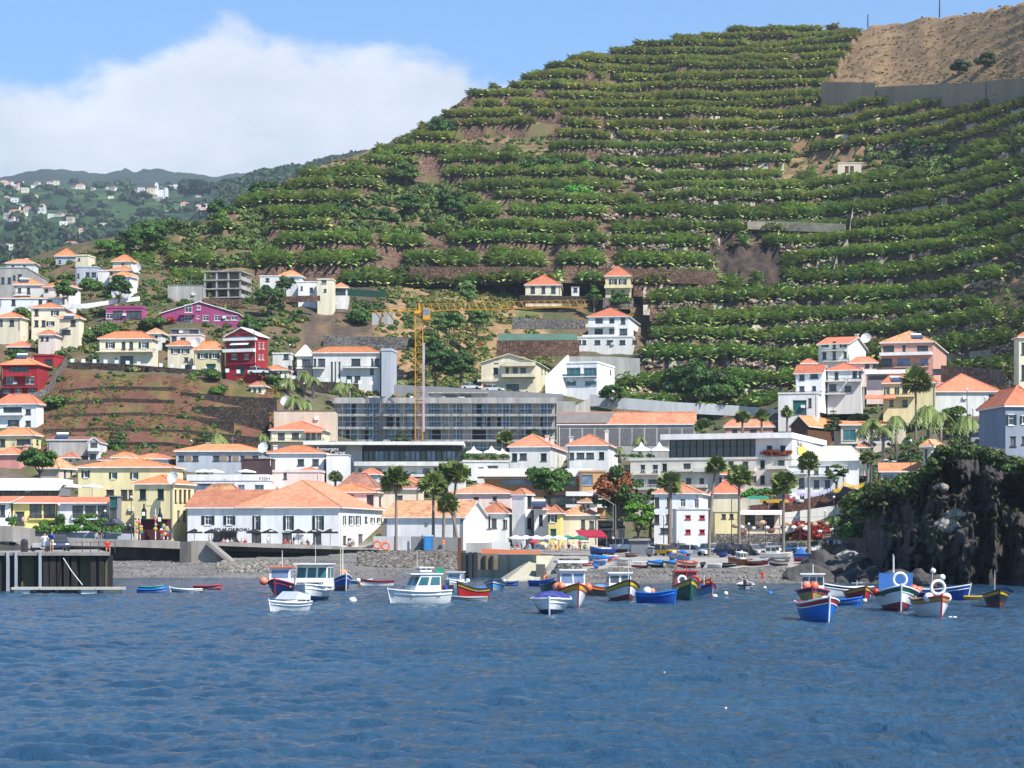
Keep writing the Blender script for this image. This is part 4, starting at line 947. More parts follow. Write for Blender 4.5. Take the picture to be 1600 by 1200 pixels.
# unfinished concrete frame
def frame_block(label, x0, x1, yt, yb, D, rot, x2, floors, bays, d=9):
 th = radians(rot); C = (X_(x1, D), D); w_ = (C[0]-(x0-CX)/F*D)/(cos(th)+(x0-CX)/F*sin(th)); o = thing('unfinished_building', label, 'building', (C[0]-w_*cos(th), D+w_*sin(th), Z_(yb, D)), -th); h = (yb-yt)*D/F; fh = h/floors
 for f in range(floors+1): MB().box(-.2, w_+.2, -.2, d, f*fh-.15, f*fh+.1).build('floor_slab', CONB, o)
 for b in range(bays+1):
  for y in (0, d-.4): MB().box(b*(w_-.35)/bays, b*(w_-.35)/bays+.35, y, y+.35, -3 if y == 0 else -3, h-.15).build('pillar', CONB, o)
 m = MB(); m.box(.4, w_-.4, d*.55, d*.55+.2, .1, h-.16); [m.box(w_-.3, w_-.1, .4, d-.5, f*fh+.11, f*fh+fh*.45) for f in range(floors)]; m.build('block_wall', GREYW, o); return o
frame_block('unfinished grey concrete house frame with empty floors', 319, 376, 423, 464, 538, 10, 396, 3, 3)
house('plain grey concrete block wall building beside the unfinished frame', 262, 318, 446, 470, 536, 0, d=8, wall=CONB, roof='flat', par=.1, W='')
house('white flat-roofed house beside the unfinished concrete frame', 406, 435, 432, 458, 548, 0, d=8, wall=WHITE2, roof='flat', par=.25, W='d:435-440:415-421;d:449-457:416-422')
house('white house with an orange hip roof next to the flat white one', 436, 470, 432, 450, 543, 5, 475, wall=WHITE2, roof='hip', pk=424, tile=TILEO, W='d:435-441:438-444,453-460')
house('small white boxy house behind the dark bush', 466, 494, 441, 465, 538, 0, d=7, wall=WHITE, roof='flat', par=.2, W='d:450-456:484-489;d:448-453:470-473')
house('cream stair tower house at the end of the white row', 496, 519, 437, 472, 534, 6, 524, wall=CREAM, roof='flat', par=.3, W='g:438-443:502-510;d:452-456:506-510')
house('low open shelter with an orange roof by the cream stair tower', 522, 543, 450, 468, 540, 0, d=6, wall=WHITE2, roof='hip', pk=444, tile=TILEO, W='d:452-460:524-540')
# -- the white modern house with palms and the hillside houses in the middle
H = house('large white modern house with slit windows and solar panels', 489, 594, 552, 598, 476, 2, 598, wall=WHITE2, roof='hip', pk=543, tile=TILEO, W='d:562-573:472-484;d:561-572:490-494,497-508;k:566-596:517-520,523-525,529-532;d:561-571:549-563;d:561-572:580-583,586-593;d:575-585:578-584;d:588-597:554-563;G:588-596:541-550', bal=[(489, 508, 572, 576, 1, 'r'), (537, 592, 572, 575, 1, 'r')])
house('white left wing of the modern house under a pale roof', 464, 488, 557, 590, 480, 0, d=9, wall=WHITE, roof='hip', pk=542, tile=WHITE2, W='d:562-573:472-484', bal=[(463, 488, 572, 576, .9, 'r')])
house('tall white tower block at the end of the modern house', 596, 612, 548, 597, 474, 6, 620, wall=GREYBL, roof='flat', par=.5, W='')
house('small white house squeezed beside the dark red house', 426, 453, 553, 590, 478, 5, 458, wall=WHITE2, roof='flat', par=.3, W='d:553-561:443-451;d:572-578:450-456')
house('low shed with a flat orange roof by the parked van', 408, 449, 579, 590, 468, 4, wall=CREAM, roof='hip', pk=572, tile=TILEO, W='d:581-587:412-420,430-440', d=5)
house('small cream house with orange roof and three dark windows high on the slope', 821, 876, 446, 460, 576, 3, 880, wall=CREAM, roof='hip', pk=435, tile=TILER, W='d:448-458:829-836,846-852,861-868', chim=[(877, 434)])
house('tiny white hut between the two hillside houses', 893, 905, 449, 458, 575, 0, d=3, wall=WHITE2, roof='flat', par=.1, W='d:450-456:896-902')
house('pale yellow square two-storey house with orange hip roof high on the slope', 946, 985, 432, 464, 576, 4, 989, wall=YELL, roof='hip', pk=425, tile=TILER, W='s:436-445:955-961,970-976;d:454-463:955-961,970-976', bal=[(945, 988, 445, 450, .8, 's')])
H = house('tall white three-storey house with an orange roof among the bananas', 919, 982, 495, 539, 552, 10, 998, wall=WHITE, roof='hip', pk=485, tile=TILER, W='d:498-507:930-942,952-960;d:497-506:970-977;d:514-525:929-942,952-960;d:514-523:968-980;t:532-538:929-938,948-958,968-977', S='d:518-525:990-995', bal=[(911, 960, 506, 511, 1.1, 's'), (911, 960, 523, 528, 1.1, 's')], trim=WHITE)
house('low white ground floor wing joined to the tall white house', 901, 988, 527, 545, 549, 6, 1002, wall=WHITE2, roof='flat', par=.3, W='d:532-538:904-908,910-916,929-938,948-958,968-977,988-995')
H = house('cream gabled house with brown garage band under the goat path', 752, 838, 566, 612, 494, 8, 856, wall=CREAM, roof='gable_y', pk=553, tile=TILER, W='d:562-567:773-778,812-817;d:560-566:790-796;o:575-584:771-778;d:575-587:790-795;d:575-584:801-809,813-822;R:601-611:755-770;d:601-612:791-811', S='g:574-584:846-848,851-853', bal=[(786, 836, 566, 572, 1.2, 's'), (786, 836, 584, 589, 1.2, 's'), (746, 834, 592, 596, .3, 'l')], trim=CREAM)
H = house('modern white flat-roofed house with teal glass balconies', 877, 933, 567, 612, 490, 16, 960, wall=WHITE, roof='flat', par=.4, W='t:575-589:880-907,912-932;t:596-602:880-900,914-932', S='d:579-585:953-955', bal=[(878, 933, 584, 589, .9, 'g')])
# -- right hand houses
house('pale green-white house with a balcony and satellite dish at the foot of the bananas', 1279, 1325, 537, 566, 452, 22, 1353, wall=MINT, roof='gable_x', pk=528, tile=TILER, W='s:538-543:1287-1292,1315-1320;d:534-545:1301-1306;d:551-561:1285-1291;d:550-562:1301-1306;d:550-559:1318-1323', bal=[(1283, 1321, 545, 548, .8, 'r'), (1287, 1325, 561, 565, .8, 'r')], chim=[(1338, 524)])
H = house('salmon pink house with white balconies below the banana terraces', 1377, 1458, 535, 586, 446, 16, 1479, wall=SALM, roof='hip', pk=524, tile=TILEOLD, W='d:541-551:1380-1397,1433-1450;d:540-550:1410-1415;d:561-572:1377-1394;b:560-572:1402-1422,1438-1450;d:577-585:1430-1445,1457-1470', bal=[(1376, 1456, 550, 555, 1.2, 's'), (1397, 1452, 568, 574, 1, 'r')], trim=WHITE)
house('little white house with an orange roof left of the pale green house', 1253, 1276, 569, 578, 448, 4, 1280, wall=WHITE2, roof='hip', pk=562, tile=TILER, W='d:571-575:1258-1262')
house('small orange roofed house between the green-white and the salmon house', 1329, 1370, 568, 580, 444, 6, 1374, wall=ROSE, roof='hip', pk=559, tile=TILER, W='d:570-574:1352-1358,1364-1370')
house('white hillside house with an orange roof and long terrace, leftmost of its row', 1243, 1284, 582, 620, 438, 20, 1293, wall=WHITE, roof='gable_x', pk=571, tile=TILER, W='d:586-594:1249-1257;d:584-591:1266-1278;d:604-612:1249-1257;d:604-610:1269-1275', S='', bal=[(1232, 1284, 611, 616, 1.4, 'r')])
house('white garage floor with a big dark green door under the terrace', 1216, 1278, 615, 649, 434, 12, 1292, wall=WHITE2, roof='flat', par=.3, W='G:626-647:1239-1260;d:623-636:1263-1268;d:634-640:1226-1231')
house('white balconied house with orange roofs in the middle of the right row', 1293, 1345, 579, 622, 440, 12, 1352, wall=WHITE2, roof='hip', pk=571, tile=TILER, W='d:582-593:1304-1310;d:581-590:1332-1339,1342-1346;d:601-611:1295-1307;d:604-611:1320-1330', bal=[(1289, 1321, 591, 596, 1.1, 'r'), (1325, 1347, 591, 596, 1.1, 'r'), (1290, 1322, 611, 616, 1.1, 'r')])
house('low restaurant terrace with a wide canopy below the salmon house', 1354, 1412, 586, 606, 432, 8, 1420, wall=ROSE, roof='flat', par=.2, W='d:583-592:1356-1410', bal=[(1352, 1415, 577, 583, 1.5, 'a')])
house('yellow house with orange roof and solar panels behind the tall palm', 1380, 1462, 599, 636, 424, 10, 1476, wall=YELL, roof='hip', pk=587, tile=TILER, W='s:605-616:1384-1388,1400-1403;d:604-614:1410-1418;d:626-635:1390-1396,1410-1418', bal=[(1352, 1400, 616, 622, 2.2, 't'), (1382, 1430, 616, 620, 1, 'r')])
house('broad orange-red pyramid roof on a low white house at the right', 1462, 1562, 613, 630, 430, 0, d=14, wall=WHITE2, roof='hip', pk=586, tile=TILER, W='d:617-623:1545-1552')
house('brown gabled house with a bright orange roof above the lobster sign building', 1236, 1262, 664, 684, 428, 30, 1320, wall=BROWN, roof='gable_y', pk=650, tile=TILEO, W='')
house('beige low house with a long orange roof among the palms', 1314, 1416, 665, 712, 418, 0, d=9, wall=BEIGE, roof='shed', pk=655, tile=TILEO, W='t:671-688:1317-1337;g:671-686:1343-1352;d:670-686:1380-1395;t:694-704:1312-1340')
house('blue-grey house on top of the dark cliff at the right edge', 1571, 1630, 636, 730, 268, -8, d=9, wall=mat('slate_blue_render', (.25, .28, .34), .9, streak=True, scale=.4), roof='hip', pk=606, tile=TILER, W='s:648-664:1576-1584;d:683-697:1579-1587;s:650-662:1597-1603;d:683-694:1597-1603', ov=.3)
H = house('cream bell tower with arched openings at the right edge', 1592, 1630, 528, 612, 400, 0, d=4, wall=CREAM, roof='hip', pk=518, tile=TILER, W='d:536-554:1596-1604;d:571-594:1596-1604', name='bell_tower', cat='tower')
house('small beige ruin-like house on the cliff edge', 1442, 1456, 699, 735, 306, 30, 1473, wall=BEIGE, roof='hip', pk=689, tile=TILEOLD, W='d:703-720:1445-1449', S='d:700-712:1463-1468')
house('low white house with blue windows tucked against the cliff', 1377, 1436, 738, 770, 308, 8, 1442, wall=WHITE2, roof='shed', pk=722, tile=TILEO, W='b:743-752:1380-1386,1389-1396;d:739-754:1421-1424', d=5)
# -- second street
house('beige walled yard building with a sloping brown top above the cream villa', 428, 524, 642, 664, 432, 0, d=6, wall=BEIGE, roof='flat', par=.1, tile=TILEB, W='')
house('cream villa with an orange roof and an arched porch', 423, 505, 673, 697, 424, 3, 520, wall=CREAM, roof='hip', pk=660, tile=TILER, W='d:677-690:434-445;d:677-686:456-467;g:676-688:478-484,487-493,496-502', bal=[(421, 506, 685, 690, 1, 'r'), (476, 504, 670, 675, 1.4, 't')])
GLB = []
H = house('white restaurant block with a slim white roof slab and black sign wall', 478, 566, 696, 752, 402, 0, d=12, wall=WHITE2, roof='flat', par=.1, W='')
sg = thing('restaurant_sign', 'black sign board with white lettering Restaurante Carne', 'sign', (X_(486, 398.3), 398.3, Z_(711, 398.3)), 0)
kx = 398.3/F; m = MB(); m.poly([(0, -.1, 8.2*kx), (7*kx, -.1, 6*kx), (54*kx, -.1, 0-.5*kx), (54*kx, -.1, 14.5*kx), (0, -.1, 13*kx)][:0] or [(-3*kx, -.1, 8.2*kx), (54*kx, -.1, -.8*kx), (54*kx, -.1, 14.5*kx), (-3*kx, -.1, 12.6*kx)]); m.build('board', BLACKC, sg)
text('lettering', 'Restaurante', .78, WTXT, sg, (9*kx, -.13, 7.3*kx), sx=1.0); text('lettering', 'Carne', 1.0, WTXT, sg, (30*kx, -.13, .9*kx), sx=1.05)
m = MB(); s0 = X_(475, 400); s1 = X_(725, 400); m.box(s0, s1, 398.5, 412, Z_(695.5, 400), Z_(690.5, 400)); m.box(X_(567, 401), X_(722, 401), 401.3, 401.5, Z_(704, 401), Z_(695.6, 401), 1)
bl = thing('restaurant_building', 'long white restaurant with a dark glazed top floor and thin roof slab', 'building', (0, 0, 0)); m.build('roof_slab', [WHITE, FRD], bl)
m = MB(); m.box(X_(567, 402), X_(722, 402), 402.3, 411, Z_(721, 402), Z_(695.6, 402)); m.build('glass_wall', GLASS, bl)
for i in range(20): a = 567+i*8.15; MB().box(X_(a, 402), X_(a, 402)+.12, 402, 402.29, Z_(721, 402), Z_(704, 402)).build('window_post', FRD, bl)
for a, b in ((587, 602), (610, 618), (632, 655), (668, 680), (694, 710)): MB().box(X_(a, 402), X_(b, 402), 402.1, 402.28, Z_(719.5, 402), Z_(705, 402)).build('window', GLASSB, bl)
m = MB(); m.box(X_(553, 400), X_(723, 400), 399.8, 412, Z_(728, 400), Z_(721.2, 400)); m.box(X_(553, 400), X_(745, 400), 401, 412, Z_(775, 400), Z_(728.1, 400)); m.build('lower_floor', WHITE2, bl)
for a, b, u, v in ((586, 596, 732, 739), (620, 630, 732, 739), (661, 672, 732, 740), (560, 566, 732, 738), (730, 736, 732, 742), (641, 662, 752, 764)): MB().box(X_(a, 401), X_(b, 401), 400.9, 401.0, Z_(v, 401), Z_(u, 401)).build('window', GLASS, bl)
for y in (740, 752): MB().box(X_(555, 400), X_(720, 400), 399.7, 400.98, Z_(y+5, 400), Z_(y+1, 400)).build('balcony', WHITE2, bl)
house('white wide block with shutters below the peaked tents', 723, 795, 722, 770, 398, 0, d=10, wall=WHITE2, roof='flat', par=.3, W='o:732-742:729-736;d:731-737:748-755;g:728-736:762-778;d:752-760:735-745,770-782')
H = house('white row house with wood panels and two orange roofs', 275, 412, 706, 748, 388, 0, d=9, wall=GREYBL, roof='hip', pk=696, tile=TILEO, W='d:713-720:279-288,301-310,333-343,357-361,376-382,394-404', chim=[(325, 693)])
for a, b in ((290, 299), (345, 355), (364, 373), (383, 393)): MB().box(X_(a, 387.9)-H['FL'][0], X_(b, 387.9)-H['FL'][0], -.08, -.004, H['fz'](721, 388), H['fz'](712, 388)).build('wood_panel', OCHRE if False else mat('grey_brown_wood_panel', (.27, .19, .14), .8, scale=2), H['o'])
house('white house with an orange roof and long blank white side wall', 420, 506, 709, 752, 386, 2, d=7, wall=WHITE, roof='hip', pk=698, tile=TILEO, W='d:718-727:465-475,488-498', chim=[(430, 697, WHITE)])
house('blank white cube block right of the orange-roofed white house', 510, 544, 711, 756, 384, 0, d=6, wall=WHITE, roof='flat', par=.1, W='')
house('dark brown balcony box on white posts above the fish terrace', 377, 425, 718, 728, 372, 0, d=5, wall=mat('brown_metal_cladding', (.06, .035, .035), .6), roof='flat', par=.15, W='', name='terrace_kiosk', cat='kiosk')
house('white terrace restaurant with fish lettering on its parapet', 293, 418, 751, 790, 368, 4, 440, wall=WHITE, roof='flat', par=1.0, W='b:756-775:300-332,336-366;b:758-778:372-382;t:758-780:398-412')
fs = thing('fish_sign', 'dark lettering FISH on the white terrace parapet', 'sign', (X_(404, 366), 366.6, Z_(750.2, 366)), 0); text('lettering', 'FISH', .72, BTXT, fs, (0, -.05, 0), ext=.02, sx=1.35)
house('cream block with a little red roof above the old tiles', 418, 500, 738, 776, 372, 3, 507, wall=ROSE, roof='flat', par=.4, W='d:738-748:443-448')
house('tiny red-tiled roof house on the cream block', 468, 497, 737, 744, 378, 0, d=4, wall=ROSE, roof='hip', pk=732, tile=TILER, W='')
house('brown-roofed old house with solar tubes behind the storehouse', 528, 588, 765, 785, 366, 8, 596, wall=BEIGE, roof='hip', pk=741, tile=TILEB, W='')
house('cream house under a low clay roof behind the brown roof', 590, 655, 765, 790, 362, 5, 660, wall=CREAM, roof='hip', pk=752, tile=TILEB, W='d:775-785:621-629')
house('rose house with a clay roof and one dark window beside the bar roof', 500, 586, 770, 810, 356, 6, 605, wall=ROSE, roof='hip', pk=758, tile=TILEO, W='d:774-779:540-552;d:774-788:573-583', S='d:777-790:592-596')
house('old patched-tile house between the yellow inn and the terrace restaurant', 310, 378, 778, 800, 352, 6, 386, wall=BEIGE, roof='hip', pk=759, tile=TILEOLD, W='')
H = house('pale inn with an orange roof and dark shutters above the arcades', 122, 268, 731, 835, 350, 4, 286, wall=YELL, roof='hip', pk=719, tile=TILEO, W='s:735-746:131-137;s:738-748:174-180,207-213;d:766-780:189-199,201-207;d:766-774:166-178', S='', ridge=6, chim=[(206, 717), (230, 717)])
H = house('yellow wing of the inn with two dark green windows', 210, 271, 757, 832, 340, 14, 303, wall=YELL, roof='hip', pk=744, tile=TILEO, W='o:765-780:218-228,246-256', S='d:766-785:273-276,280-284,287-291,294-298;g:798-815:277-281,286-291', bal=[(229, 248, 787, 790, .05, 'l')])
# -- arcaded restaurant on the left
H = house('arcaded restaurant with tiled eave and open bays, yellow half', 20, 88, 787, 828, 322, 0, d=7, wall=YEL2, roof='shed', pk=774, tile=TILER, W='d:789-810:46-65,68-86;d:800-820:24-38', bal=[(46, 86, 805, 812, .3, 'r')], ov=.6)
H = house('arcaded restaurant with tiled eave and open bays, white half', 90, 171, 787, 828, 321, 2, 175, wall=WHITE2, roof='shed', pk=776, tile=TILER, W='d:791-812:113-130,133-150,153-169', bal=[(112, 170, 805, 812, .3, 'r')], ov=.6)
house('white corner of the arcaded restaurant at the left edge', -10, 12, 786, 824, 320, 0, d=7, wall=WHITE, roof='shed', pk=774, tile=TILER, W='d:790-806:0-8', ov=.6)
H = house('terrace restaurant with a white slab roof and long awnings', -10, 92, 757, 776, 336, 0, d=9, wall=GREYD, roof='flat', par=.9, tile=WHITE, W='d:759-774:0-18,22-44,48-70,73-90', bal=[(-10, 103, 749, 765, 5.5, 'a')], ov=1)
house('narrow green sign tower beside the arcades', 171, 184, 776, 828, 318, 0, d=3, wall=GREYD, roof='flat', par=.1, W='G:777-791:172-183;d:795-813:172-182', name='sign_tower', cat='building')
# -- the sea front: bar and storehouse
barm = WHITE
H = house('long white bar with black shutters and parasols under a big orange roof', 293, 530, 794, 858, 334, 10, 598, wall=WHITE, roof='none', W='s:806-820:320-330,354-363;s:806-828:398-404,447-455,493-502;d:832-845:333-370;d:833-849:393-408,441-456,489-502', S='s:806-820:537-539,546-552,557-562;d:808-816:570-574;s:809-817:580-584,590-595;d:838-850:536-541;g:835-858:560-567;d:842-852:543-549')
BAR = H; o = H['o']; w_, d_, h_ = H['w'], H['d'], H['h']
rr_ = hip_roof(w_*.66, d_, Z_(752, 348)-H['zb']-h_-.16, .5); ro = rr_.build('roof', [TILE, FRW, TILE], o, loc=(w_*.34, 0, h_))
q = MB(); wl = w_*.34+4; q.poly([(-.5, -.5, .16), (wl, -.5, .16), (wl, d_*.22, 2.9), (-.5, d_*.22, 2.9)]); q.poly([(-.5, d_*.22, 2.9), (wl, d_*.22, 2.9), (wl, d_*.44, .16), (-.5, d_*.44, .16)]); q.poly([(-.5, -.5, 0), (-.5, d_*.44, 0), (wl, d_*.44, 0), (wl, -.5, 0)], 1); q.poly([(-.5, -.5, 0), (wl, -.5, 0), (wl, -.5, .16), (-.5, -.5, .16)], 1); q.poly([(-.5, -.5, 0), (-.5, -.5, .16), (-.5, d_*.22, 2.9), (-.5, d_*.44, .16), (-.5, d_*.44, 0)], 1); q.build('low_roof', [TILE, FRW], o, loc=(0, 0, h_))
bs = thing('bar_sign', 'dark raised lettering over the bar door on the white wall', 'sign', (0, 0, 0)); bs.matrix_world = o.matrix_world
bs.location = o.location; bs.rotation_euler = o.rotation_euler; text('lettering', 'POLAR CHURCHILL  BAR', .62, BTXT, bs, (H['fx'](335)[0], -.05, H['fz'](829.5, H['fx'](350)[1])), ext=.02, sx=1.0)
MB().box(H['fx'](341)[0], H['fx'](371)[0], -1.2, -.01, H['fz'](833, 340), H['fz'](829.8, 340)).build('door_canopy', BLACKC, o)
H = house('white storehouse with an old clay roof and a diamond vent', 600, 724, 808, 862, 332, 14, 761, wall=WHITE, roof='gable_x', pk=784, tile=TILEOLD, W='d:838-848:659-674', S='', name='storehouse', cat='storehouse')
m = MB(); a = H['fx'](666)[0]; z = H['fz'](820.5, 336)
m.poly([(a-.32, -.04, z), (a, -.04, z-.36), (a+.32, -.04, z), (a, -.04, z+.36)]); m.build('diamond_vent', GREYD, H['o'])
m = MB()
for X in (-.02, H['w']-.45): m.box(X, X+.47, -.06, -.003, -2, H['h'])
m.build('corner_stone', GREYD, H['o'])
house('long pale rose house with an orange roof behind the palms', 702, 798, 772, 850, 356, 6, 812, wall=ROSE, roof='hip', pk=758, tile=TILE, W='d:778-783:740-748;d:777-782:770-776;d:802-822:766-776', ridge=4)
house('white tower-like house with two green shuttered windows', 800, 820, 774, 848, 346, 24, 834, wall=WHITE, roof='hip', pk=765, tile=TILE, W='', S='o:776-793:824-831;o:810-826:824-831', ov=.2)
house('little white house with a clay porch roof by the storehouse gable', 752, 790, 803, 848, 344, 10, 803, wall=WHITE2, roof='hip', pk=787, tile=TILE, W='o:808-826:755-759,763-766;d:811-825:768-776;d:813-826:786-792', S='', chim=[(768, 785)])
house('narrow white house with one tall green shutter by the cafe parasols', 835, 857, 797, 848, 345, 0, d=8, wall=WHITE2, roof='hip', pk=784, tile=TILE, W='o:805-821:842-848')
house('narrow bright yellow house above the cafe parasols', 857, 876, 803, 848, 342, 8, 880, wall=YEL2, roof='hip', pk=791, tile=TILE, W='s:804-816:860-867;G:827-837:860-869')
house('cream and white house with a worn clay roof over the red awning', 879, 934, 806, 850, 346, 0, d=8, wall=CREAM, roof='hip', pk=791, tile=TILEOLD, W='d:813-826:908-914;d:815-826:921-928;w:838-845:905-920')
house('stepped cafe terraces with dark railings beside the flame tree', 936, 976, 815, 850, 352, 0, d=8, wall=WHITE2, roof='flat', par=.2, W='d:816-824:938-974;d:830-846:940-955', bal=[(935, 976, 806, 811, .8, 'r'), (935, 976, 822, 828, 1, 'r')])
house('white pavilion house with an orange roof and two chimneys, nearer the tents', 796, 860, 699, 740, 408, 8, 885, wall=WHITE2, roof='hip', pk=683, tile=TILE, W='o:709-720:800-808,845-854;d:709-718:812-823', chim=[(863, 684), (855, 682)], S='')
house('white pavilion house with an orange roof and chimney, right of its twin', 887, 951, 697, 745, 406, 8, 966, wall=WHITE2, roof='hip', pk=682, tile=TILE, W='d:708-717:890-897;d:708-716:901-913,916-928;o:707-717:936-944', chim=[(948, 674), (893, 683)], S='')
H = house('modern building with a long white canopy and ochre walls', 757, 905, 748, 800, 376, 0, d=12, wall=OCHRE, roof='flat', par=.2, tile=WHITE, W='b:749-757:783-838;b:750-760:868-900;d:775-790:850-935', ov=.5)
m = MB(); m.box(-1.2, X_(926, 374)-X_(757, 376), -2, 10, H['h']+.3, H['h']+1.6); m.build('white_canopy', WHITE, H['o'])
house('ochre block with a planted ledge at the end of the white canopy', 906, 946, 738, 800, 372, 0, d=10, wall=OCHRE, roof='flat', par=.3, W='b:742-758:908-926;d:777-792:908-944', bal=[(885, 946, 768, 775, 1.6, 's'), (885, 946, 788, 793, 1, 's')], trim=WHITE)
H = house('long grey hangar-like building under netting with a half orange roof', 872, 1086, 660, 700, 436, 4, 1125, wall=GREYW, roof='gable_x', pk=645, tile=TILE, W='', ov=.3)
for i in range(11): MB().box(H['w']*i/11+.1, H['w']*(i+1)/11-.25, -.06, -.004, .5, H['h']-1.1).build('netting_panel', mat('dark_scaffold_net', (.16, .16, .165), .9, scale=1.2, col2=(.10, .10, .105)), H['o'])
q = MB(); q.quad((-.32, -.36, -.05), (H['w']*.36, -.36, -.05), (H['w']*.42, H['d']/2, H['rh']+.21), (-.32, H['d']/2, H['rh']+.21)); q.build('unlaid_roof', SLATE, H['o'], loc=(0, 0, H['h']))
# -- the big hotel on the right with the lobster sign
H = house('white hotel with a glazed top floor, balconies and a lobster sign', 985, 1237, 717, 790, 372, 18, 1302, wall=pl('hotel_cream', (.68, .66, .57)), roof='flat', par=.4, W='d:727-738:975-984,1001-1008,1020-1028;o:725-736:1035-1042;d:725-733:1068-1079;d:722-731:1138-1146,1161-1169;o:720-731:1188-1195;d:720-729:1216-1226;d:750-759:996-1006,1013-1030;d:748-758:1072-1080,1093-1100;d:747-753:1124-1136;o:744-756:1188-1195;g:744-755:1173-1182', bal=[(992, 1030, 734, 742, .9, 'w'), (992, 1030, 757, 765, .9, 'w'), (1048, 1080, 733, 737, .9, 's'), (1085, 1180, 731, 737, .9, 's'), (1202, 1230, 728, 733, .9, 's'), (1048, 1105, 757, 762, .9, 's')], S='')
HO = H
o2 = H['o']; w_, d_ = H['w'], H['d']
def hx(px): return H['fx'](px)[0]
zt = H['h']; zr1 = H['fz'](676, 374); 
MB().box(hx(1043), hx(1180), 1.6, d_*.8, zt+.01, zr1-1.0).build('glass_floor', GLASS, o2)
for i in range(14): a = hx(1043)+(hx(1180)-hx(1043))*i/13; MB().box(a-.06, a+.06, 1.45, 1.59, zt+.01, zr1-1.0).build('window_post', FRD, o2)
MB().box(hx(1043), hx(1180), 1.45, 1.59, zt+(zr1-zt)*.5, zt+(zr1-zt)*.5+.08).build('glazing_bar', FRD, o2)
MB().box(hx(1180)+.01, w_, .3, d_-.2, zt+.01, zr1-1.0).build('upper_wall', WHITE, o2)
MB().box(hx(1034), w_+.25, -1.0, d_+.3, zr1-.99, zr1-.1).build('roof_slab', WHITE, o2)
for a, b in ((1198, 1205), (1219, 1227)): link('window', win_mesh((b-a)*.104, 1.3, 'o'), o2, (hx(a), .12, zt+.9))
sgn_ = thing('lobster_sign', 'white wall sign with a yellow fish emblem and thin black lettering', 'sign', (0, 0, 0)); sgn_.location = o2.location; sgn_.rotation_euler = o2.rotation_euler
def hs(px): return H['sx'](px)[0]
a0 = hs(1240); zz = zt+(zr1-1.1-zt)*.22; W_ = hs(1266)-a0
m = MB(); m.box(w_+.01, w_+.05, a0, a0+W_, zz, zr1-1.1); m.build('board', WHITE, sgn_)
k = W_/26
m = MB(); m.box(w_+.055, w_+.09, a0+4*k, a0+20*k, zz+(zr1-1.1-zz)*.05, zz+(zr1-1.1-zz)*.55); m.build('dark_panel', GREYD, sgn_)
cx_ = a0+11*k; cz_ = zz+(zr1-1.1-zz)*.34; m = MB(); n = 14; m.poly([(w_+.10, cx_+5.6*k*cos(2*pi*i/n), cz_+.95*sin(2*pi*i/n)*(1+.25*cos(2*pi*i/n))) for i in range(n)]); m.poly([(w_+.10, cx_+5.2*k, cz_), (w_+.10, cx_+8*k, cz_+.9), (w_+.10, cx_+8.6*k, cz_-.7)]); m.build('emblem', mat('sign_yellow', (.75, .62, .12), .7), sgn_)
text('lettering', 'Vila do', 1.25, BTXT, sgn_, (w_+.12, a0+4*k, zz+(zr1-1.1-zz)*.62), rot=(pi/2, 0, pi/2), sx=1.25); text('lettering', 'Peixe', .42, BTXT, sgn_, (w_+.12, a0+2.6*k, zz+.5), rot=(pi/2, -pi/2, pi/2))
m = MB(); P = [(hx(1188)+R(0, hx(1236)-hx(1188)), -.1+R(-.3, .4), zt+.4+R(0, .7)) for _ in range(40)]; link('planter_flowers', clumps('planter_flowers', P, [.45]*40, (3.2, .35, .6)), o2)
# -- houses right of the car park
H = house('white waterfront guesthouse with an orange roof behind the palms', 1022, 1092, 772, 864, 342, 10, 1106, wall=WHITE, roof='hip', pk=757, tile=TILE, W='d:778-792:1023-1030,1042-1048;w:779-792:1063-1071;w:780-793:1085-1092;d:805-818:1022-1030,1041-1048;d:826-833:1032-1056', S='')
house('white blank-walled annexe with small brown windows by the car park', 1057, 1111, 796, 866, 328, 0, d=8, wall=WHITE, roof='flat', par=.15, W='R:806-811:1071-1079,1093-1101;R:828-834:1071-1079,1093-1101')
house('cream house with a red-brown roof right of the white guesthouse', 1112, 1156, 772, 800, 358, 6, 1164, wall=CREAM, roof='hip', pk=754, tile=TILER, W='')
house('low yellow shed with dark murals by the car park', 1117, 1152, 800, 836, 338, 0, d=8, wall=YELL, roof='flat', par=.1, W='d:804-810:1128-1134,1140-1146')
house('yellow walled snack bar with an awning by the upper street', 1153, 1222, 799, 832, 344, 0, d=6, wall=BEIGE, roof='flat', par=.1, W='d:806-826:1164-1180,1192-1210', bal=[(1155, 1222, 797, 803, 1.5, 'a')])
H = house('white three-storey house at the street bend with dark windows', 1232, 1322, 728, 800, 362, 10, 1330, wall=WHITE2, roof='flat', par=.2, W='d:728-741:1251-1256,1272-1279,1290-1296;d:748-762:1248-1257;d:751-762:1272-1280,1289-1297;d:772-790:1247-1257;d:772-788:1275-1288,1297-1308', bal=[(1240, 1262, 737, 741, .8, 'r'), (1263, 1310, 741, 745, .8, 'r')])
H = house('pavilion with a pale cloth roof on a white block', 1276, 1342, 720, 752, 366, 6, 1352, wall=WHITE2, roof='hip', pk=699, tile=mat('pale_cloth_roof', (.72, .66, .50), .9, scale=1.5), W='d:728-738:1290-1296', ov=.8)
house('small white flat building with a red awning at the street bend', 1222, 1250, 772, 800, 356, 0, d=5, wall=WHITE, roof='flat', par=.1, W='d:776-788:1232-1242', bal=[(1226, 1244, 770, 775, 1.2, 'a')])
house('orange roofed low house behind the street palms above the hotel', 1133, 1208, 668, 684, 432, 4, 1216, wall=SALM, roof='hip', pk=657, tile=TILE, W='d:672-676:1144-1152,1172-1182')
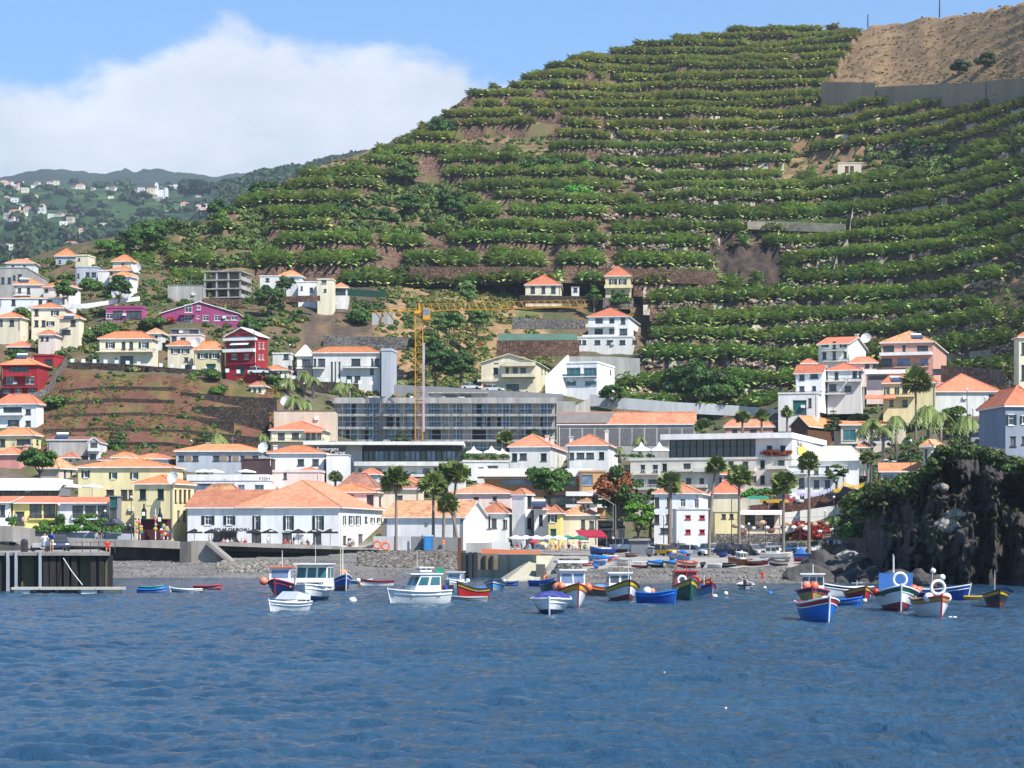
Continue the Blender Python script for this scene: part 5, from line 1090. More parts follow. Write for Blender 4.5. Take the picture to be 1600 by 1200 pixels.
house('isolated little cream house with two brown doors in the upper terraces', 1309, 1346, 255, 271, hD(1328, 275)-9, 4, 1350, wall=BEIGE, roof='flat', par=.3, W='B:260-270:1320-1326,1328-1334')
for q_, (px, py, D) in enumerate([(1310, 172, 850), (776, 178, 905), (838, 118, 945), (892, 104, 950), (258, 392, 640), (215, 386, 645)]):
 if px > 500: D = hD(px, py+10)-9
 house(['grey water tank house on the terraces under the long wall', 'pale shed on the upper left terraces', 'grey stone hut on the skyline shoulder', 'dark stone corner hut on the skyline edge', 'small grey shed with a tank on the left terraces', 'little shed beside the tank on the left terraces'][q_], px, px+(20 if q_ < 1 else 12), py-1, py+16 if q_ == 0 else py+9, D, 4, wall=GREYW, roof='flat', par=.1, W='', d=4, name='shed', cat='shed')

for H in HOUSES:
 rr = random.Random(int(H['w']*100+H['D'])); o = H['o']; w_, d_, h_ = H['w'], H['d'], H['h']
 if w_ < 4: continue
 if rr.random() < .6: x = w_-.25 if rr.random() < .5 else .25; MB().tube((x, -.08, 0), (x, -.08, h_-.1), .06, n=5).build('drainpipe', GREYD if rr.random() < .5 else FRW, o)
 if rr.random() < .5:
  x = w_*rr.uniform(.3, .7); z = h_+H['rh']*.6; q = MB(); q.tube((x, d_*.5, z-.5), (x, d_*.5, z+1.9), .03, n=4); [q.tube((x-.5+.1*k, d_*.5, z+1.5+.15*k), (x+.5-.1*k, d_*.5, z+1.5+.15*k), .02, n=3) for k in range(3)]; q.build('antenna', MET, o)
 if rr.random() < .35 and w_ > 6: x = w_*rr.uniform(.2, .8); MB().box(x, x+.8, -.35, -.02, h_*.35, h_*.35+.55).build('air_conditioner', WHITE2, o)
# ================================================================ hotel under construction
def construction_hotel():
 D = 450; x0, x1 = 525, 867; X0 = X_(x0, D); w_ = X_(x1, D)-X0; zb = Z_(712, D); o = thing('unfinished_hotel', 'grey concrete hotel under construction with blue windows behind scaffolding', 'building', (X0, D, zb)); k = D/F; d = 14
 ys = [712, 689, 669, 649, 629]
 for i, y in enumerate(ys): MB().box(-.6, w_+.3, -1.6, d, (712-y)*k-.2, (712-y)*k+.2).build('floor_slab', CONB, o)
 m = MB(); m.box(-.3, w_+.3, -1.6, -1.35, (712-629)*k+.21, (712-622)*k); m.box(-.3, w_+.3, -1.3, d, (712-622)*k-.6, (712-622)*k-.3); m.build('roof_parapet', CONB, o)
 pil = [525, 534, 562, 576, 592, 600, 612, 634, 652, 661, 672, 684, 700, 708, 727, 738, 766, 776, 798, 812, 833, 842, 866]
 m = MB(); m.box(0, w_, 2.2, 2.5, -3, (712-622)*k-.61); m.build('back_wall', GREYD, o)
 spans = [(541, 559), (570, 590), (604, 624), (635, 647), (671, 690), (709, 721), (738, 766), (777, 799), (812, 832), (843, 862)]
 rr = random.Random(3)
 for f in range(4):
  z0 = (712-ys[f])*k+.21; z1 = (712-ys[f+1])*k-.21
  px = 525
  for a, b in spans+[(867, 867)]:
   if a-px > 1: MB().box((px-x0)*k+.02, (a-x0)*k-.02, .2, .45 if (f+a) % 3 else 1.2, z0, z1).build('wall_panel', CONB, o)
   px = b
  for a, b in spans:
   n = 2 if b-a < 16 else 4
   for i in range(n):
    u, v = (a-x0+(b-a)*i/n)*k, (a-x0+(b-a)*(i+1)/n)*k
    q = MB(); g = 1 if rr.random() < .78 else 2
    q.box(u+.06, v-.06, .5, .54, z0+.06, z1-.06, g); q.box(u, u+.059, .42, .58, z0, z1); q.box(v-.059, v, .42, .58, z0, z1); q.box(u+.06, v-.06, .44, .56, z0+.75, z0+.85); q.build('window', [FRD, GLASSB, FRD], o)
 sc = MB()
 for i in range(0, 30):
  if rr.random() < .2: continue
  X = w_*i/29; sc.tube((X, -2.5, -2), (X, -2.5, (712-626)*k), .045, n=4)
 for y in (700, 693, 680, 672, 660, 652, 640, 632):
  sc.tube((-.4, -2.5, (712-y)*k), (w_, -2.5, (712-y)*k), .04, n=4)
 for a, y in ((560, 700), (640, 689), (700, 669), (790, 689), (590, 649)): sc.tube(((a-x0)*k, -2.5, (712-y)*k), ((a-x0+26)*k, -2.5, (712-y+19)*k), .04, n=4)
 s = thing('scaffolding', 'thin grey scaffold tubes in front of the unfinished hotel', 'scaffolding', o.location); sc.build('frame', MET, s)
 pk_ = MB(); pk_.box((672-x0)*k, (758-x0)*k, 4, 10, (712-622)*k, (712-613)*k); pk_.build('penthouse', GREYW, o); MB().box((668-x0)*k, (762-x0)*k, 3, 11, (712-613)*k+.01, (712-611)*k).build('penthouse_roof', CONB, o)
 for a, b in ((690, 712), (716, 736)): MB().box((a-x0)*k, (b-x0)*k, 3.9, 3.99, (712-622)*k+.2, (712-615)*k).build('window', GLASS, o)
 for a in (575, 582, 602, 640, 690, 700, 706, 716): q = MB(); q.box(0, R(.5, 1.4), 0, .8, 0, R(.4, .9)); tag(q.build('building_material_stack', random.choice([WHITE2, CONB, GREYW]), None, loc=(X0+(a-x0)*k, D+1, zb+(712-622)*k-.3)), f'pale stack of building material on the hotel roof, {["first","second","third","fourth","fifth","sixth","seventh","eighth"][[575,582,602,640,690,700,706,716].index(a)]} from the left', 'material stack', 'stacks on the hotel roof')
 MB().box((867-x0)*k+.31, (868-x0)*k+3.9, 0, 13, -2, (712-627)*k).build('end_wall', CONB, o)
construction_hotel()
loft('retaining_wall', [(555, 598, 632, 478), (680, 604, 632, 476), (880, 616, 632, 474)], mat('dark_grey_parapet', (.25, .25, .26), .9), 'dark grey road wall behind the hotel roof', 'retaining wall', thick=1)

# ================================================================ tower crane
def crane():
 D = 440; xb = 655; zb = Z_(700, D); k = D/F; o = thing('tower_crane', 'yellow lattice tower crane over the unfinished hotel', 'crane', (X_(xb, D), D, zb)); H_ = (700-490)*k; s = .7
 m = MB(); n = int(H_/1.5)
 for X in (-s, s):
  for Y in (-s, s): m.tube((X, Y, -1), (X, Y, H_), .10, n=4)
 for i in range(n):
  z0, z1 = H_*i/n, H_*(i+1)/n
  for a, b in (((-s, -s), (s, -s)), ((s, -s), (s, s)), ((s, s), (-s, s)), ((-s, s), (-s, -s))):
   m.tube((*a, z0), (*b, z0), .05, n=3); m.tube((*(a if i % 2 else b), z0), (*(b if i % 2 else a), z1), .05, n=3)
 m.build('mast', mat('crane_orange_paint', (.62, .27, .03), .5), o)
 m = MB(); m.tube((0, 0, H_), (0, 0, H_+(490-473)*k), .3, .12, 6); m.build('cathead', YCRANE, o)
 MB().box(-.9, .9, -1.0, 1.0, H_-.1, H_+.5).build('slewing_ring', YCRANE, o)
 q = MB(); q.box(.8, 2.1, -1.6, -.4, H_-1.3, H_+.9, 0); q.box(.9, 2.0, -1.65, -1.601, H_-.4, H_+.7, 1); q.build('cab', [YCRANE, GLASSB], o)
 def lattice(L0, L1, dirv, hh, ww, nm, up=0):
  m = MB(); n = int((L1-L0)/1.5); d_ = Vector(dirv).normalized(); sd = Vector((-d_.y, d_.x, 0)).normalized()
  def p(t, a): b = d_*t+Vector((0, 0, H_+.5+up*t)); return b+sd*ww if a == 0 else b-sd*ww if a == 1 else b+Vector((0, 0, hh))
  for i in range(n):
   t0, t1 = L0+(L1-L0)*i/n, L0+(L1-L0)*(i+1)/n
   for a in (0, 1, 2): m.tube(p(t0, a), p(t1, a), .055, n=4, cap=False)
   m.tube(p(t0, 0), p((t0+t1)/2, 2), .035, n=3, cap=False); m.tube(p((t0+t1)/2, 2), p(t1, 1), .035, n=3, cap=False); m.tube(p(t0, 1), p((t0+t1)/2, 2), .035, n=3, cap=False); m.tube(p(t0, 0), p(t0, 1), .05, n=3, cap=False)
  return m.build(nm, YCRANE, o)
 th = radians(-22); jv = (cos(th), sin(th), 0)
 # jib tip seen at column 918, counter jib end at 578
 t = (918-CX)/F; L1 = (t*D-X_(xb, D))/(cos(th)-t*sin(th)); ztip = Z_(474, D+L1*sin(th))-zb-H_-.5-.6
 lattice(0, L1, jv, 1.3, .55, 'jib', up=ztip/L1)
 t = (578-CX)/F; L2 = -(t*D-X_(xb, D))/(cos(th)-t*sin(th)); lattice(0, L2, (-jv[0], -jv[1], 0), .5, .55, 'counter_jib')
 for f in (.86, .62): c = Vector(jv)*-L2*f; q = MB(); q.box(c.x-.9, c.x+.9, c.y-.5, c.y+.5, H_-1.9, H_+.4); q.build('counterweight', CONB, o)
 tp = Vector((0, 0, H_+(490-473)*k)); m = MB(); m.tube(tp, Vector(jv)*(L1*.62)+Vector((0, 0, H_+1.6+ztip*.62)), .035, n=3); m.tube(tp, Vector(jv)*(-L2*.9)+Vector((0, 0, H_+1)), .035, n=3); m.build('tie_rod', RAIL, o)
 q = MB(); q.box(s+.02, s+.35, -s, s, H_*.12, H_*.78); q.build('banner', mat('white_blue_banner', (.45, .46, .6), .8, scale=.5, col2=(.2, .22, .45)), o)
crane()
# ================================================================ beach and slipway
BC = [-250, 0, 175, 300, 450, 600, 700, 760, 830, 860, 900, 1000, 1150, 1300, 1345, 1400, 1500]
BT = {
 -250: [(200, -3), (258, -.3), (262, 0), (298, 2.1)], 0: [(200, -3), (258, -.3), (262, 0), (298, 2.1)], 175: [(200, -3), (258, -.3), (262, 0), (275, .8), (298, 1.9)],
 300: [(200, -3), (258, -.3), (262, 0), (280, 1.0), (300, 1.8), (312, 2.2)], 450: [(200, -3), (256, -.3), (261, 0), (280, 1.1), (306, 2.0), (316, 2.4)],
 600: [(200, -3), (254, -.3), (259, 0), (282, .9), (300, 1.6), (312, 2.7)], 700: [(200, -3), (246, -.3), (250, 0), (282, .8), (300, 1.6), (312, 2.8)],
 760: [(200, -3), (250, -1), (285, -.2), (312, 1)], 830: [(200, -3), (238, -.4), (250, .1), (285, 1.2), (300, 2)], 860: [(200, -3), (236, -.3), (246, .3), (270, 1.7), (295, 2.4)],
 900: [(200, -3), (222, -.3), (230, 0), (262, 1.75), (288, 2.4)], 1000: [(200, -3), (220, -.2), (226, 0), (240, .9), (262, 1.75), (284, 2.25)],
 1150: [(200, -3), (220, -.2), (226, 0), (240, .95), (262, 1.8), (284, 2.1)], 1300: [(200, -3), (222, -.2), (228, 0), (242, 1), (262, 1.8), (282, 2.1)],
 1345: [(200, -3), (226, -.2), (232, 0), (245, 1), (262, 1.8), (280, 2.4)], 1400: [(200, -3), (232, -.2), (240, 0), (262, 1.8), (280, 2.4)], 1500: [(200, -3), (240, -.2), (262, 1.8), (280, 2.4)]}
def bz(px, D):
 px = min(max(px, BC[0]), BC[-1])
 for i in range(len(BC)-1):
  if px <= BC[i+1]: break
 a, b = BC[i], BC[i+1]; t = (px-a)/(b-a)
 return interp(D, [q[0] for q in BT[a]], [q[1] for q in BT[a]])*(1-t)+interp(D, [q[0] for q in BT[b]], [q[1] for q in BT[b]])*t
def gnd(px, D):
 lim = interp(px, BC, [BT[c][-1][0] for c in BC])
 return bz(px, D) if D < lim else gz(px, D)
def spot(px, py, lo=222, hi=345):
 """where the ground is seen at this photo pixel"""
 D = lo
 while D < hi:
  z = gnd(px, D)
  if PY(z, D) <= py: return D, z
  D += .5
 return D, gnd(px, D)
def beach():
 pxs = np.arange(-250, 1500, 6.0); ds = np.arange(200, 318, 2.0); V = []
 for px in pxs:
  lim = interp(px, BC, [BT[c][-1][0] for c in BC])
  for D in ds:
   q = min(D, lim); z = bz(px, q)+(fbm(px/14, q/2.2, 3)-.5)*(.28 if q < 255 or px < 800 else .1)
   if D > lim: z -= (D-lim)*.4
   V.append((X_(px, D), D, z))
 m = stone_mat('grey_pebble_beach', (.12, .115, .11), (.34, .325, .30), (.08, .075, .07), 1.6, .9)
 m2 = mat('pale_slipway_concrete', (.36, .335, .30), .9, scale=.3, col2=(.25, .235, .21), bump=.2)
 Fq = grid_faces(len(pxs), len(ds)); mi = []
 for f in Fq:
  x, y, z = V[f[0]]; px = CX+x/y*F
  mi.append(1 if (px > 850 and y > 246+6*fbm(px/40, 1, 3)) else 0)
 tag(link('beach', np_mesh('beach', np.array(V), Fq, [m, m2], midx=np.array(mi))), 'grey pebble beach with a pale concrete slipway above', None, kind='structure')
 # loose stones: many small angular pebbles
 protos = []
 for q in range(5):
  r = np.random.default_rng(q); me = MB(); me.ball((0, 0, 0), 1, 5, 4); Vv = np.array(me.v)*r.uniform(.6, 1.2, (len(me.v), 1))*np.array([1, .8, .6]); protos.append((Vv, np.array(me.f), np.ones((len(Vv), 3))))
 P = []; S = []; T = []
 for k in range(5200):
  if k < 1800: px = R(560, 722); D = R(284, 312); s = R(.15, .5); c = R(.5, 1.3)
  elif k < 3000: px = R(340, 480); D = R(270, 292)+abs(px-400)*.03; s = R(.08, .35)*(1.6 if R(0, 1) < .1 else 1); c = R(.7, 1.7)
  elif k < 4300: px = R(170, 720); D = R(260, 298); s = R(.05, .18); c = R(.6, 1.6)
  else: px = R(860, 1330); D = R(226, 248); s = R(.06, .2); c = R(.5, 1.4)
  P.append((X_(px, D), D, bz(px, D)+s*.1)); S.append(s); c *= .8; T.append((c, c*.97, c*.93))
 P = np.array(P); V, Q, C = scatter_mesh(protos, P, np.array(S), RNG.uniform(0, 6.28, len(P)), np.array(T))
 tag(link('loose_stones', np_mesh('loose_stones', V, Q, [mat('loose_stone_grey', (.22, .21, .195), .95, scale=1, attr='tint')], col=C)), 'grey loose stones and rubble along the sea wall', 'stones', kind='stuff')
beach()
def rocky(name, r, seed, m, sq=(1, 1, .8), n=3, jag=.35):
 bm = __import__('bmesh').new(); __import__('bmesh').ops.create_icosphere(bm, subdivisions=n, radius=r)
 for v in bm.verts:
  p = Vector((v.co.x*sq[0], v.co.y*sq[1], v.co.z*sq[2])); d = mnoise.noise(p/r*1.1+Vector((seed*7.3, seed*3.1, 0)))*jag*1.5; d2 = mnoise.cell(p/r*1.6+Vector((seed, 0, 0)))*jag*.4; v.co = p*(1+d+d2)
 me = bpy.data.meshes.new(name); bm.to_mesh(me); bm.free(); me.materials.append(m); return me
BOULD = mat('dark_wet_boulder', (.10, .095, .09), .85, scale=.6, col2=(.025, .025, .027), bump=1, bscale=2); BOULP = mat('pale_boulder', (.42, .38, .33), .9, scale=.8, col2=(.2, .18, .16), bump=.8, bscale=2)
RKS = [rocky('boulder', 1, q, BOULD) for q in range(6)]; RKP = rocky('boulder', 1, 9, BOULP)
bl_ = [(1262, 912, 2.2, 'low'), (1300, 905, 2.6, 'big black'), (1318, 893, 2.4, 'tall black'), (1345, 892, 2.0, 'squat'), (1332, 912, 1.5, 'small'), (1360, 908, 1.6, 'rounded'), (1382, 905, 1.2, 'little'), (1350, 918, 1.0, 'tiny'), (1375, 918, 1.1, 'flat'), (1240, 908, 1.2, 'outlying'), (1285, 918, 1.0, 'wet'), (1400, 912, 1.5, 'blocky'), (1425, 905, 2.6, 'pointed grey'), (1445, 915, 1.4, 'leaning'), (1315, 917, .9, 'half sunk'), (1290, 885, 1.3, 'upper')]
for k, (px, py, r, ad) in enumerate(bl_):
 D = max(214, WD(max(py, 905))-4) if px > 1390 else 226+(918-py)*.9
 o = link('boulder', RKS[k % 6], None, (X_(px, D), D, Z_(py, D)+r*.1), R(0, 6)); o.scale = (r, r, r*R(.8, 1.1)); tag(o, f'{ad} dark boulder in the rocks at the foot of the cliff', 'boulder', 'boulders below the cliff')
o = link('boulder', RKP, None, (X_(1328, 240), 240, Z_(871, 240)), 1); o.scale = (2.1, 1.3, .8); tag(o, 'pale cream slab of rock lying on top of the dark boulders', 'boulder')

# ================================================================ the cliff
def cliff():
 pxs = np.arange(1316, 1800, 2.0); n = 80
 bx = [1300, 1330, 1350, 1380, 1420, 1470, 1600, 1800]; bD = [300, 276, 252, 232, 224, 219, 212, 206]
 tx = [1300, 1316, 1335, 1345, 1360, 1385, 1405, 1440, 1456, 1470, 1500, 1540, 1570, 1600, 1800]; ty = [838, 812, 788, 775, 768, 762, 758, 748, 732, 712, 708, 712, 726, 732, 736]
 V = []; CL = {}
 for px in pxs:
  D0 = np.interp(px, bx, bD); y = np.interp(px, tx, ty)+(fbm(px/18, 3.3, 3)-.5)*14; D1 = D0+9+14*fbm(px/50, 8.8, 2); zt = Z_(y, D1)
  for j in range(n):
   v = j/(n-1); z = -1.5+(zt+1.5)*v
   fa = float(fbm(px/62, z/4.2+5, 4)); D = D0+(D1-D0)*v**1.4+(round(fa*9)/9*.75+fa*.25-.5)*17+(float(fbm(px/20+5, z/1.6, 3))-.5)*4+(fbm(px/7, z/2.2, 3)-.5)*4.5+(vnoise(px/3, z/.8)-.5)*1.2+abs(fbm(px/45+3, z/7, 2)-.5)*16
   D = min(D, D1+6) if j == n-1 else D
   V.append((X_(px, D), D, z)); CL.setdefault(int(px), []).append((D, z))
  x, y_, z = V[-1]
  for j, (dd, dz) in enumerate(((4, .3), (15, .4), (40, .2), (75, -1))):
   V.append((X_(px, y_+dd), y_+dd, z+dz+(fbm(px/10, dd/4, 2)-.5)*.8))
 me = np_mesh('cliff', np.array(V), grid_faces(len(pxs), n+4), [ROCK])
 tag(link('cliff_terrain', me), 'dark basalt cliff face on the right of the harbour', None, kind='structure')
 P = []; S = []; T = []
 def surf(px, y):
  k = min(CL, key=lambda q: abs(q-px)); return min(CL[k], key=lambda q: abs(PY(q[1], q[0])-y))
 for k in range(620):
  px = R(1316, 1640); y = float(np.interp(px, tx, ty)); D0 = float(np.interp(px, bx, bD)); D = D0+R(4, 22); dn = abs(random.gauss(0, 9 if px > 1440 else 15)); 
  P.append((X_(px, D-dn*.12-2), D-dn*.12-2, Z_(y+dn-5, D))); S.append(R(.25, .7)); g = R(.3, 1.2); T.append((.9*g, .95*g, .75*g) if R(0, 1) < .7 else (1.5*g, 1.05*g, .9*g))
 for k in range(150):
  px = random.gauss(random.choice([1465, 1395, 1560]), 16); y = R(745, 850); D, z_ = surf(px, y); P.append((X_(px, D), D-.1, z_)); S.append(R(.15, .45)); g = R(.25, .6); T.append((.8*g, g, .6*g))
 tag(link('cliff_foliage', clumps('cliff_foliage', P, S, T)), 'hanging plants and agave along the cliff top', 'cliff plants', kind='stuff')
 for k, (px, y, r) in enumerate([(1492, 806, 1.5), (1478, 822, 1.9), (1470, 764, 1.1)]):
  D, zz_ = surf(px, y); D -= 1.2; o = link('pale_rock', RKP, None, (X_(px, D), D, zz_), k); o.scale = (r*.75, r*.55, r*.5); tag(o, ['upper sunlit pale rock ledge sticking out of the dark cliff', 'large sunlit pale rock block low on the dark cliff', 'small pale rock below the cliff top plants'][k], 'rock')
cliff()
for px, py, D, r, h, lb in ((1350, 812, 254, 2.8, 3.6, 'big grey-green bush hanging over the left end of the cliff'), (1385, 775, 250, 1.8, 2, 'spiky brown agave bush on the cliff top'), (1495, 712, 246, 1.5, 1.6, 'bright green bush beside the cliff-edge wall'), (1436, 765, 240, 1.4, 1.8, 'yellow green bush under the small beige cliff house'), (1332, 838, 264, 1.8, 2, 'dark bush low against the left end of the cliff')):
 bush(lb, px, py, D, r, h, tint=(1.1, 1.05, .95) if 'grey' in lb or 'brown' in lb else (.9, 1.2, .6), zb=Z_(py+8, D), n=22)
loft('retaining_wall', [(1512, 706, 728, 262), (1548, 698, 722, 262), (1570, 702, 724, 262)], STONE_G, 'grey stone wall at the cliff edge beside the blue-grey house', 'retaining wall')
loft('parapet_wall', [(1285, 851, 868, 284), (1316, 850, 868, 280), (1346, 846, 868, 276)], STONE_D, 'dark stone wall in front of the last parked cars', 'wall', thick=.6)

# ================================================================ sea walls
loft('promenade_beam', [(45, 838, 852, 292), (120, 841, 853, 292), (210, 844, 855, 293), (292, 847, 858, 295)], CONC, 'pale concrete edge beam of the left promenade', 'sea wall', thick=6)
loft('sea_wall', [(-30, 850, 876, 296.5), (120, 852, 876, 297), (296, 856, 880, 299)], CONCD, 'dark recessed wall under the left promenade beam', 'sea wall', thick=1)  # shade under the beam is put into the darker concrete colour
loft('quay_parapet', [(-40, 820, 846, 288), (20, 822, 846, 288), (47, 826, 858, 289)], CONC, 'weathered concrete parapet wall behind the pier', 'parapet wall', thick=3)
loft('planter_wall', [(48, 831, 842, 300), (130, 832, 842, 300), (205, 834, 845, 300)], GREYBL, 'light grey planter wall full of greenery below the arcades', 'planter', thick=1.5)
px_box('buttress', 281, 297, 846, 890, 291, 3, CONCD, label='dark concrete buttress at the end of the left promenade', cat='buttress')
m = MB(); D = 292; k = D/F
pp = [(298, 845), (323, 845), (362, 878), (362, 885), (298, 885)]; a = [P3(x, y, D) for x, y in pp]; b = [p+Vector((0, 5, 0)) for p in a]; m.poly(a); m.poly(b[::-1]); [m.quad(a[(i+1) % 5], a[i], b[i], b[(i+1) % 5]) for i in range(5)]
for i in range(12): x = 323+i*3.2; y = 846+i*2.75; p = P3(x, y, D-.9); m.box(p.x, p.x+.28, D-1.1, D-.01, p.z-.5, p.z)
tag(m.build('sea_stairs', CONC), 'concrete stair block running down to the pebble beach', 'stairs')
loft('quay_wall', [(298, 847, 860, 309), (380, 848, 861, 310), (450, 850, 863, 312), (520, 853, 866, 314), (575, 857, 868, 314), (612, 862, 870, 313)], CONC, 'long pale parapet in front of the bar terrace', 'sea wall', thick=1.2)
loft('sea_wall', [(298, 860, 890, 310.5), (450, 863, 888, 313), (575, 868, 886, 315), (640, 870, 880, 314)], CONCD, 'dark lower sea wall below the bar terrace', 'sea wall', thick=1)  # shadowed wall: the shade is painted in as darker concrete
loft('quay_edge', [(600, 861, 867, 311), (720, 861, 868, 310)], mat('brown_quay_kerb', (.20, .15, .12), .9, scale=1), 'brownish quay edge above the stone revetment', 'quay edge', thick=3)
loft('slip_wall', [(744, 866, 912, 272), (780, 866, 912, 268), (838, 866, 912, 256)], mat('stained_pale_concrete', (.50, .46, .37), .9, scale=.35, col2=(.24, .24, .13), streak=True), 'pale stained concrete wall of the boat slip', 'sea wall', thick=8)
m = MB(); pts = [P3(780, 905, 258), P3(838, 868, 262), P3(865, 868, 272), P3(845, 900, 247), P3(842, 912, 238), P3(785, 912, 240)]; m.poly(pts); m.build  # slip ramp surface
tag(m.build('slip_ramp', mat('mossy_slip_concrete', (.34, .32, .20), .9, scale=.3, col2=(.45, .42, .34))), 'sloping mossy ramp of the boat slip', 'ramp')
px_box('quay_block', 838, 852, 882, 910, 246, 4, CONCD, label='dark square concrete block at the slip mouth', cat='concrete block')
m = MB(); D = 250; a = [P3(x, y, D) for x, y in ((866, 892), (876, 873), (906, 873), (912, 897), (880, 900))]; b = [p+Vector((0, 6, 0)) for p in a]; m.poly(a[::-1]); [m.quad(a[i], a[(i+1) % 5], b[(i+1) % 5], b[i]) for i in range(5)]; m.poly(b); tag(m.build('masonry_block', STONE_G), 'grey masonry block behind the white and yellow fishing boat', 'masonry block')
t = thing('steel_pile_dock', 'black steel piled dock gate with horizontal bars', 'dock gate', (0, 0, 0)); D = 262
m = MB(); m.box(X_(720, D), X_(743, D), D+1.0, D+3, -1, Z_(866, D)); m.build('backing', FRD, t)
for px in (718, 725, 735, 743): MB().box(X_(px, D)-.22, X_(px, D)+.22, D, D+.5, -1, Z_(840 if px == 718 else 863, D)).build('pile', BROWN if px == 718 else FRD, t)
for i in range(11): MB().box(X_(723, D), X_(744, D), D+.55, D+.8, .3+i*.26, .38+i*.26).build('bar', MET, t)
t = thing('fender_panel', 'brown timber fender panel with two rubber ladders', 'fender panel', (0, 0, 0)); D = 266
MB().box(X_(747, D), X_(778, D), D, D+.4, Z_(890, D), Z_(865, D)).build('panel', mat('khaki_timber', (.22, .19, .13), .9, scale=1, col2=(.12, .10, .07)), t)
for px in (757, 769):
 m = MB(); [m.box(X_(px, D)-.16, X_(px, D)+.16, D-.3, D-.005, Z_(893-i*3, D)-.09, Z_(893-i*3, D)+.06) for i in range(9)]; m.build('rubber_ladder', FRD, t)

# ================================================================ pier on the left
D = 190; kk = D/F; t = thing('pier', 'old concrete pier with dark timber piles and pale fender strips', 'pier', (0, D, 0))
def prism(x0, x1, x2, y0, y1, z0, z1):
 m = MB(); a = [(x0, y0), (x1, y0), (x2, y1), (x0, y1)]; m.poly([(*p, z1) for p in a]); m.poly([(*p, z0) for p in a[::-1]]); [m.quad((*a[i], z0), (*a[(i+1) % 4], z0), (*a[(i+1) % 4], z1), (*a[i], z1)) for i in range(4)]; return m
prism(X_(-160, D), X_(173, D), X_(150, D+96), -.4, 96, Z_(868, D), Z_(863, D)).build('deck', CONC, t)
prism(X_(-160, D), X_(171, D), X_(146, D+96), 1.2, 96, -2, Z_(868, D)-.01).build('wall', mat('mossy_pier_concrete', (.16, .13, .10), .9, scale=.4, col2=(.09, .11, .03), streak=True, bump=.4), t)
for a, b in ((-14, -6), (-2, 8), (17, 24), (53, 62), (68, 76), (78, 88), (90, 96), (100, 108), (112, 120), (142, 150), (155, 163), (168, 175)): MB().box(X_(a, D), X_(b, D), -.1, .45, -1.5, Z_(868 if a > 60 else 866, D)-.005).build('pile', mat('tarred_timber', (.035, .03, .028), .8, scale=2, col2=(.015, .014, .014), streak=True), t)
for a, b in ((12, 16), (25, 28.5), (62.5, 66)): MB().box(X_(a, D), X_(b, D), -.55, -.2, -.6, Z_(861, D)).build('fender_strip', mat('pale_fender', (.32, .36, .40), .6), t)
for a, b in ((30, 50), (122, 140)): MB().box(X_(a, D), X_(b, D), .9, 1.19, -1, Z_(866, D)-.02).build('infill_wall', mat('pier_infill', (.20, .16, .11), .9, scale=.5, col2=(.08, .10, .03)), t)
m = MB()
for px in list(range(118, 172, 13))+[0, 22]: m.tube((X_(px, D), 3, Z_(864, D)), (X_(px, D), 3, Z_(846, D)), .04, n=4)
for y in (847, 855): m.tube((X_(105, D), 3, Z_(y, D)), (X_(170, D), 3, Z_(y, D)), .03, n=4); m.tube((X_(-30, D), 3, Z_(y, D)), (X_(32, D), 3, Z_(y, D)), .03, n=4)
m.build('railing', RAIL, t)
m = MB(); m.tube((X_(100, D), -.3, Z_(872, D)), (X_(118, D), -1.5, Z_(893, D)), .03, n=4); m.tube((X_(118, D), -1.5, Z_(893, D)), (X_(138, D), -2.6, Z_(913, D)), .03, n=4); m.build('mooring_rope', WTXT, t)
t = thing('pontoon', 'low floating pontoon of pale planks beside the pier', 'pontoon', (X_(17, 182), 182, 0)); w_ = X_(192, 182)-X_(17, 182)
for i in range(4): MB().box(w_*i/4+.03, w_*(i+1)/4-.03, 0, 1.6, .28, .48).build('deck', mat('weathered_planks', (.45, .42, .38), .85, scale=2), t)
for i in range(5): MB().box(w_*i/5+.2, w_*(i+1)/5-.3, .15, 1.4, -.2, .275).build('float', (WHITE2, FRD, FRD, WHITE2, YELL)[i], t)
q = MB(); q.tube((0, 0, 0), (0, 0, .8), .3, .32, 10); q.ball((0, 0, .82), .33, 10, 5); tag(q.build('litter_bin', FRD, None, loc=(X_(38, 196), 196, Z_(863, 190))), 'black litter bin on the pier beside the couple', 'litter bin')

# ================================================================ boats
BM_ = {}
def paint(n, c, r=.35): return mat('paint_'+n, c, r, var=.12, scale=1.2, spec=.5, col2=tuple(q*.72 for q in c))
PW = paint('white', (.78, .78, .77)); PB = paint('blue', (.015, .07, .34)); PLB = paint('light_blue', (.10, .32, .55)); PBB = paint('bright_blue', (.01, .16, .62)); PR = paint('red', (.45, .02, .02)); PY_ = paint('yellow', (.70, .42, .02)); PG = paint('green', (.01, .09, .06)); PK = paint('black', (.02, .02, .022)); PNV = paint('navy', (.01, .02, .09)); POC = paint('ochre', (.42, .30, .06)); PBR = paint('brown', (.16, .06, .03), .6); PGY = paint('grey', (.35, .37, .38)); PO = paint('orange', (.72, .16, .06)); PDR = paint('dark_red', (.22, .03, .03)); CORAL = paint('coral', (.80, .22, .12)); PTQ = paint('turquoise', (.05, .30, .32)); PPU = paint('purple', (.08, .03, .10)); PCO = paint('cover_blue', (.03, .04, .26), .8); TARP = paint('tarpaulin_blue', (.03, .14, .42), .8)
